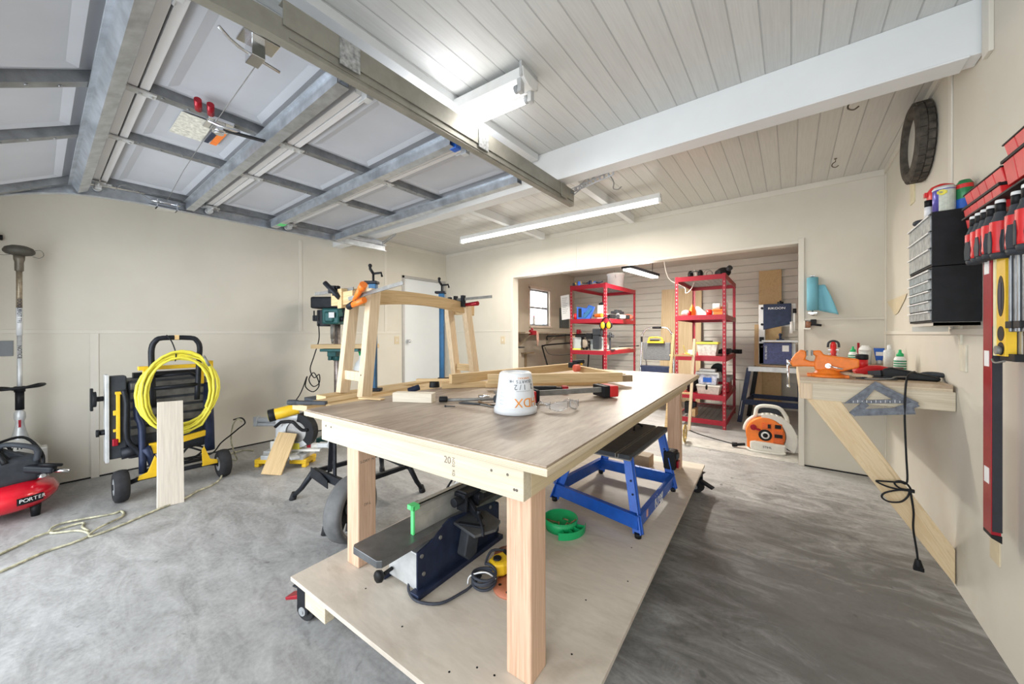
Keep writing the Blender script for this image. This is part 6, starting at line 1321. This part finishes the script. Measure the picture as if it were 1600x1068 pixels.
for i, p in enumerate(([(.28, 2.70, BT+.004), (.36, 2.69, BT+.004), (.44, 2.72, BT+.006), (.38, 2.74, BT+.012), (.30, 2.73, BT+.006)], [(.31, 2.67, BT+.004), (.40, 2.66, BT+.012), (.43, 2.70, BT+.02), (.48, 2.75, BT+.02)])):
    one('wire_lead', MB().tube(p, .0035, 6, sub=5), M['char'] if i == 0 else M['bar'], ['thin black lead lying on the wall bench in front of the red tool', 'thin grey wire curling on the wall bench beside the black corded tool'][i], 'wire')
# hanging cord with plug
cp_ = [(.50, 2.72, BT+.05), (.475, 2.66, BT+.045), (.455, 2.615, BT+.02), (.448, 2.605, BT-.05), (.447, 2.61, .78), (.452, 2.61, .60), (.455, 2.61, .47)]
cp_ += [(.43, 2.60, .465), (.40, 2.60, .46), (.365, 2.60, .455), (.345, 2.60, .45), (.38, 2.595, .435), (.43, 2.595, .43), (.465, 2.60, .435), (.45, 2.60, .465), (.425, 2.60, .47), (.41, 2.60, .455), (.43, 2.60, .435), (.465, 2.60, .435), (.42, 2.595, .425), (.375, 2.595, .40), (.365, 2.595, .375), (.39, 2.595, .36), (.43, 2.595, .37), (.455, 2.60, .40), (.463, 2.60, .43), (.468, 2.60, .40), (.475, 2.60, .33), (.474, 2.60, .25), (.485, 2.60, .15), (.489, 2.60, .105)]
hc = thing('electric_cable', 'black power cord with plug hanging from the wall bench in front of the brace', 'cord', (.455, 2.61, .9))
hc_ = MB().tube([(x-.455, y-2.61, z-.9) for x, y, z in cp_], .0042, 8, sub=6).build('cord', M['black'], hc)
MB().cyl((.034, -.01, -.795), (.036, -.01, -.83), .010, .018, n=12).bx(.018, -.018, -.85, .055, -.002, -.83).build('plug', M['black'], hc, bevel=.003)
MB().box((.012, -.01, -.468), (.022, .016, .014)).build('cord_tie', M['black'], hc)
# speed square hung on the joist
sq = thing('speed_square', 'dark grey triangular speed square leaning on the front joist of the wall bench', 'square', (.36, 2.618, .86), R(0))
def tri_frame():
    m = MB(); o = [(-.135, -.03), (.13, -.0), (-.02, .092)]; i = [(-.055, -.005), (.045, .010), (-.02, .055)]
    vs = []; 
    for y in (-.003, .003):
        vs += [(x, y, z) for x, z in o]+[(x, y, z) for x, z in i]
    fs = []
    for k in range(3):
        k2 = (k+1) % 3
        fs += [(k, k2, 3+k2, 3+k), (6+k, 9+k, 9+k2, 6+k2), (k, 6+k, 6+k2, k2), (3+k, 3+k2, 9+k2, 9+k)]
    return m.add(vs, fs)
M['sqr'] = paint('oxidised grey aluminium', (.13, .14, .16), .5, .5, .4, 60)
tri_frame().build('blade', M['sqr'], sq, bevel=.001)
MB().beam((-.02, -.006, .092), (.13, -.012, -.0), .006, .012).beam((-.10, -.004, -.075), (.12, -.012, -.035), .003, .035).beam((-.105, -.004, -.085), (-.05, -.004, -.02), .003, .03).beam((.06, -.008, -.04), (.13, -.010, -.0), .003, .03).build('fence_flange', M['sqr'], sq)
for k in range(12): MB().bx(-.10+k*.017, -.0036, -.022+k*.0018, -.098+k*.017, -.0031, -.012+k*.0018+(.004 if k % 2 else 0)).build('scale_mark', M['label'], sq)
# blue shop towel roll on the back wall
pt = thing('paper_towel_roll', 'blue shop towel roll on a steel holder on the back wall beside the opening', 'paper towels', (.153, YB-.055, 0))
MB().cyl((0, 0, 1.41), (0, 0, 1.70), .040, n=28).build('roll', paint('blue towel paper', (.16, .42, .52), .8, 0, .05), pt)
MB().cyl((0, 0, 1.385), (0, 0, 1.72), .006).bx(-.03, -.012, 1.383, .03, .055, 1.392).bx(-.02, -.01, 1.712, .02, .055, 1.718).cyl((-.02, 0, 1.375), (.03, 0, 1.375), .014).build('holder', M['chrome'], pt)
tw = MB(); n = 8; vs = []
for j in range(n+1):
    for k in range(n+1):
        u_, v_ = j/n, k/n
        x = .036+u_*(.135+.03*v_)*(1-.72*v_)+.0; z = 1.41+v_*.22-u_*(.045*(1-v_)) ; y = .02*sin(u_*5)*(1-v_)-.02*u_
        vs.append((x, y, z))
tw.add(vs, [(j*(n+1)+k, (j+1)*(n+1)+k, (j+1)*(n+1)+k+1, j*(n+1)+k+1) for j in range(n) for k in range(n)], True)
t_ = tw.build('loose_sheet', paint('blue towel paper', (.16, .42, .52), .8, 0, .05), pt); t_.modifiers.new('thick', 'SOLIDIFY').thickness = .002
td = thing('tape_dispenser', 'small tape roll on a black hook on the back wall under the blue towel roll', 'tape dispenser', (.14, YB-.04, 1.285))
MB().cyl((-.04, 0, 0), (.0, 0, -.005), .032, n=24).build('tape_roll', paint('brown tape', (.30, .14, .08), .4), td)
MB().cyl((-.045, 0, 0), (-.038, 0, 0), .036).bx(-.05, -.02, -.045, .0, .03, -.03).build('tape_edge', M['offwhite'], td)
MB().bx(-.0, -.02, -.01, .04, .04, .045).cyl((.02, -.01, .0), (.075, -.01, -.01), .010).build('hook_body', M['black'], td, bevel=.004)
# patches and plates on the right wall
one('tape_patch', MB().prism([(-.32, .05), (.32, .06), (.26, .02), (.06, -.06), (-.04, -.07), (-.12, -.03)], (XR-.0035, 3.86, 1.41), .001, (0, -1, 0), (0, 0, 1)), paint('tan glue patch', (.62, .53, .36), .6, 0, .08), 'tan ragged patch on the right wall in the corner above the bench', 'wall patch')
one('wall_plate', MB().bx(XR-.006, 2.50, 1.03, XR, 2.58, 1.15).bx(XR-.008, 2.555, 1.15, XR, 2.585, 1.24), paint('cream plastic plate', (.66, .63, .52), .4), 'cream wall plate on the right wall below the black drawer cabinets', 'wall plate', bevel=.001)
one('wall_plate', MB().bx(XR-.006, 3.35, 2.03, XR, 3.45, 2.19), paint('yellowed plate', (.66, .60, .40), .4), 'yellowed narrow plate on the right wall below the round tyre', 'wall plate', bevel=.001)
one('tape_strip', MB().bx(XR-.004, 2.18, .33, XR, 2.26, .44), paint('tan glue patch', (.62, .53, .36), .6, 0, .08), 'pale tape strip on the right wall under the long red level', 'tape')
# tyre ring
ty = thing('tyre_ring', 'small brown treaded tyre hung high on the wall above the drawer cabinets', 'tyre', (XR-.002, 3.115, 2.305))
tm = paint('dusty brown tyre rubber', (.075, .066, .055), .8, 0, .45, 26, .5)
MB().lathe([(.150, 0), (.205, 0), (.213, -.012), (.213, -.060), (.203, -.072), (.165, -.074), (.152, -.060), (.150, 0)], (0, 0, 0), (1, 0, 0), 56).build('tyre_body', tm, ty)
MB().cyl((-.045, 0, 0), (-.005, 0, 0), .158, n=40).build('round_face', paint('pale round face', (.52, .51, .46), .35, 0, .06), ty)
kb = MB()
for k in range(30):
    for j in range(2):
        kb.at(rot=((k+.5*j)*2*pi/30, 0, 0)).box((-.020-.030*j, .216, 0), (.026, .010, .036 if (k+j) % 3 else .03))
kb.build('tread_blocks', tm, ty)
# drawer cabinets
CX = .481
for i, (z0, z1, rows, colsn, l) in enumerate(((1.250, 1.487, 5, 5, 'black small-parts cabinet with five rows of clear drawers, below the other'), (1.490, 1.722, 3, 3, 'black small-parts cabinet with three rows of larger clear drawers, cans on top'))):
    cb = thing('drawer_cabinet', l, 'drawer cabinet', (XR-.004, 2.52, z0), 0, 'black drawer cabinets on the right wall')
    xx = CX-XR+.004; h = z1-z0
    MB().bx(xx, -.182, 0, 0, -.176, h).bx(xx, .176, 0, 0, .182, h).bx(xx, -.176, 0, 0, .176, .006).bx(xx, -.176, h-.006, 0, .176, h).bx(-.004, -.176, .006, 0, .176, h-.006).build('cabinet_body', M['black'], cb, bevel=.001)
    rh = (h-.014)/rows; cw = .352/colsn
    clear = paint('clear drawer plastic', (.40, .42, .42), .2, 0, .3, 30)
    for r_ in range(rows):
        for c_ in range(colsn):
            if (i*7+r_*5+c_*3) % 9 == 4 and 0: continue
            y0 = -.176+c_*cw+.002; zz = .007+r_*rh
            dw = MB().bx(xx-.004, y0, zz+.002, xx+.0, y0+cw-.004, zz+rh-.004).bx(xx, y0+.002, zz+.002, xx+.09, y0+cw-.006, zz+rh*.7).bx(xx-.009, y0, zz+rh-.010, xx-.002, y0+cw-.004, zz+rh-.004).build('drawer', clear, cb)
            MB().bx(xx-.011, y0, zz+rh-.010, xx-.008, y0+cw-.004, zz+rh-.004).build('drawer_lip', M['white'], dw)
one('shelf_bracket', MB().bx(CX+.01, 2.36, 1.235, XR, 2.37, 1.25).bx(CX+.01, 2.36, 1.235, XR, 2.70, 1.249).bx(CX+.0, 2.66, 1.21, XR-.02, 2.69, 1.235), M['wtrim'], 'cream wooden support under the black drawer cabinets', 'bracket')
# cans on the cabinets
CT = 1.723
t = thing('spray_can', 'large blue can of lubricant with a grey rim and pale label on the drawer cabinets', 'can', (.532, 2.415, CT)); t.name = 'metal_can'
MB().lathe([(0, 0), (.034, 0), (.034, .105), (.030, .112), (0, .112)], n=28).build('can_body', paint('violet blue can', (.10, .09, .40), .3, .3, .1), t)
MB().lathe([(.034, .104), (.036, .108), (.030, .118), (.024, .12), (0, .12)], n=28).build('can_rim', M['lgrey'], t)
lbm = MB()
for k in range(8):
    a0, a1 = R(232)+k*R(13), R(245)+k*R(13)
    lbm.add([(.0343*cos(a0), .0343*sin(a0), .008), (.0343*cos(a1), .0343*sin(a1), .008), (.0343*cos(a1), .0343*sin(a1), .10), (.0343*cos(a0), .0343*sin(a0), .10)], [(0, 1, 2, 3)], True)
lbm.build('can_label', paint('pale grey green label', (.55, .58, .50), .5, 0, .15, 60), t)
MB().cyl((-.012, -.0325, .088), (-.013, -.0355, .088), .012).bx(-.028, -.035, .082, .002, -.0335, .094).build('yellow_badge', M['lyellow'], t)
text('badge_lettering', 'WD', .011, M['blue'], t, (-.012, -.0362, .088), (pi/2, 0, R(0)), .0003)
t = thing('red_can', 'round red lidded tub behind the blue can on the drawer cabinets', 'tub', (.545, 2.50, CT)); t.name = 'red_tub'
MB().lathe([(0, 0), (.045, 0), (.047, .10), (.047, .125), (.035, .145), (.012, .155), (0, .155)], n=30).build('tub_body', M['red'], t)
MB().bx(-.055, -.01, .105, -.045, .01, .125).build('tub_tab', M['red'], t)
t = thing('green_can', 'green and red spray can behind the blue can, closest to the wall', 'spray can', (.588, 2.405, CT)); t.name = 'spray_can'
MB().lathe([(0, 0), (.024, 0), (.024, .115), (.016, .13), (0, .13)], n=24).build('can_body', paint('dark green can', (.02, .20, .07), .35, .2, .1), t)
MB().lathe([(.0245, .095), (.0245, .112)], n=24).build('red_band', M['red'], t)
MB().lathe([(.0245, .0), (.0245, .05)], n=24).build('blue_band', M['blue'], t)
t = thing('white_bottle', 'small white bottle with a black cap on the front edge of the drawer cabinets', 'bottle', (.495, 2.46, CT)); t.name = 'small_bottle'
MB().lathe([(0, 0), (.013, 0), (.013, .05), (0, .05)], n=18).build('bottle_body', M['label'], t)
MB().lathe([(0, .05), (.0125, .05), (.0125, .08), (0, .08)], n=18).build('bottle_cap', M['black'], t)
one('tape_roll', MB().torus((0, 0, .012), .022, .012), M['char'], 'small dark roll lying on the far end of the drawer cabinets', 'tape', loc=(.505, 2.60, CT))
# red bins on a black rail
def bins(y0, y1, z, n, label):
    t = thing('bin_rail', label, 'bin rail', (.55, (y0+y1)/2, z), 0, 'red bin racks on the right wall')
    L_ = y1-y0; c = L_/2
    MB().bx(.0, -c, .040, .065, c, .050).bx(.05, -c, -.01, .066, c, .12).build('rail', M['black'], t, bevel=.001)
    MB().bx(-.006, -c-.004, .040, .0, c+.004, .050).build('front_rail', M['black'], t, bevel=.001)
    for k in range(n):
        a = -c+k*L_/n+.002; b = -c+(k+1)*L_/n-.002
        for z0, z1, x0 in ((-.034, .039, -.002), (.051, .098, .0)):
            m = MB().add([(x0, a, z1), (x0, b, z1), (x0+.010, b, z0), (x0+.010, a, z0), (.05, a, z1), (.05, b, z1), (.05, b, z0), (.05, a, z0)], [(0, 3, 2, 1), (3, 7, 6, 2), (0, 4, 7, 3), (1, 2, 6, 5), (4, 5, 6, 7)])
            m.build('bin', M['red'], t, bevel=.002)
    MB().bx(-.003, -c-.004, .098, .05, c+.004, .103).build('top_rail', M['black'], t, bevel=.001)
bins(1.935, 2.255, 1.650, 5, 'rack of red plastic bins with black rails, lower and farther one')
bins(1.56, 1.915, 1.712, 5, 'rack of red plastic bins with black rails, higher one at the right edge')
# red and black handles hanging in a row
def handle(x, y, z, rz, label, s_=1.0):
    t = thing('screwdriver', label, 'screwdriver', (x, y, z), rz, 'red and black handled tools hanging in a row', rot=(0, 0, rz))
    k = .155*s_
    MB().lathe([(0, 0), (.010, 0), (.0105, -.008), (.0105, -.030), (0, -.030)], n=16).build('neck', M['black'], t)
    MB().lathe([(0, .008), (.0095, .008), (.0105, .004), (.0105, -.002), (0, -.002)], n=16).build('white_cap', M['label'], t)
    MB().lathe([(.0105, -.028), (.013, -.04), (.0185, -.055), (.0205, -.062), (.0205, -.080), (.019, -.084), (.012, -.030)], n=20).build('shoulder', M['char'], t)
    MB().lathe([(.0208, -.058), (.0212, -.078), (.0205, -.100), (.0200, -.120), (.0210, -.140), (.0195, -.152), (.014, -.158), (0, -.160)], n=20).build('red_grip', M['red'], t)
    for a in (.4, 2.0, 3.6, 5.1): MB().at(rot=(0, 0, a)).prism([(-.006, -.085), (.006, -.085), (.010, -.12), (.008, -.152), (-.008, -.152), (-.010, -.12)], (.0188, 0, 0), .0032, (0, 1, 0), (0, 0, 1)).build('black_inlay', M['char'], t, bevel=.001)
    MB().lathe([(0, -.155), (.0195, -.150), (.020, -.158), (.017, -.168), (0, -.169)], n=20).build('end_cap', M['char'], t)
    if s_ > 1: t.scale = (s_, s_, s_)
    return t
lab = ['red and black screwdriver hanging farthest left, first in the row', 'red and black screwdriver second from the left in the row', 'red and black screwdriver third from the left in the row', 'red and black screwdriver fourth from the left in the row', 'red and black screwdriver fifth from the left in the row', 'red and black screwdriver hanging just before the picture edge, sixth in the row', 'red and black screwdriver cut by the right picture edge']
for k, (y, z) in enumerate(((2.165, 1.636), (2.115, 1.636), (2.065, 1.635), (2.015, 1.634), (1.945, 1.634), (1.835, 1.628), (1.77, 1.63))):
    handle(.532, y*.532/.552, 1.2+(z-1.2)*.965, R(40*k), lab[k], 1.0 if k < 4 else 1.06)
one('tool_rail', MB().bx(.53, 1.55, 1.640, XR-.001, 2.20, 1.646).bx(.60, 1.55, 1.60, XR-.001, 2.20, 1.65), M['black'], 'black rail that holds the row of red and black screwdrivers', 'rail')
# long red level, flat side to the room
lv = thing('long_level', 'very long red box level hanging upright beside the yellow level', 'level', (.550, 2.006, .505))
MB().bx(0, .001, 0, .022, .068, 1.00).build('level_body', M['dkred'], lv, bevel=.001)
MB().bx(.002, -.001, .012, .024, .001, .72).build('dark_edge', paint('black level web', (.03, .03, .035), .5), lv)
MB().prism([(0, 0), (.024, 0), (.024, -.026), (.0, -.012)], (0, .068, 0), .068, (1, 0, 0), (0, 0, 1)).build('end_cap', M['black'], lv, bevel=.001)
for z_ in (.17, .58, .905): MB().bx(-.001, .018, z_, .0005, .056, z_+.055).build('vial_label', M['label'], lv)
# yellow level
yl = thing('box_level', 'yellow level with dark oval windows hanging beside the long red level', 'level', (.556, 1.925, 1.125))
MB().bx(0, 0, 0, .024, .075, .42).build('level_body', M['yellow'], yl, bevel=.001)
MB().bx(-.003, .062, .0, .004, .078, .42).build('pale_edge', paint('pale level edge', (.72, .70, .45), .5), yl)
for z_, h_ in ((.025, .022), (.075, .025), (.20, .068)):
    MB().prism([(.030+.024*cos(a), z_+h_*sin(a)) for a in [k*2*pi/20 for k in range(20)]], (-.001, 0, 0), .0016, (0, 1, 0), (0, 0, 1)).build('window', M['black'], yl)
MB().bx(-.002, .024, .155, .0, .042, .245).build('vial', M['navy'], yl)
MB().bx(-.001, .012, .33, .0005, .02, .38).build('slot', M['char'], yl)
MB().cyl((-.012, .03, .02), (.0, .03, .02), .014).build('hanging_screw', M['bar'], yl)
MB().tube([(-.01, .06, -.012), (-.015, .02, -.022), (-.01, -.03, -.014)], .003, 6, sub=3).build('hanging_wire', M['bar'], yl)
# framing square
ts_ = thing('framing_square', 'steel square with black stock hanging right of the yellow level', 'square', (.583, 1.905, 1.11))
MB().bx(0, 0, .02, .002, .06, .55).build('blade', paint('satin ruler steel', (.48, .47, .44), .4, .4, .05), ts_)
MB().bx(-.02, -.02, 0, .012, .085, .024).build('stock', M['black'], ts_, bevel=.001)
MB().bx(-.001, .012, .36, .0005, .022, .44).build('slot', M['char'], ts_)
for k, y in enumerate((1.868, 1.815)):
    t = thing('steel_channel', ['grey steel bar rail hanging at the right edge, left one of the pair', 'grey steel bar rail hanging at the right edge, right one of the pair'][k], 'steel bar', (.555, y, 1.205), 0, 'steel rails at the right edge')
    MB().bx(-.002, -.019, 0, .020, .019, .32).bx(-.008, -.006, 0, -.002, .006, .32).build('bar', paint('dull zinc bar', (.24, .25, .26), .4, .7, .15, 20), t, bevel=.003)
    MB().bx(-.010, -.021, .012, .022, .021, .034).build('black_collar', M['black'], t, bevel=.002)
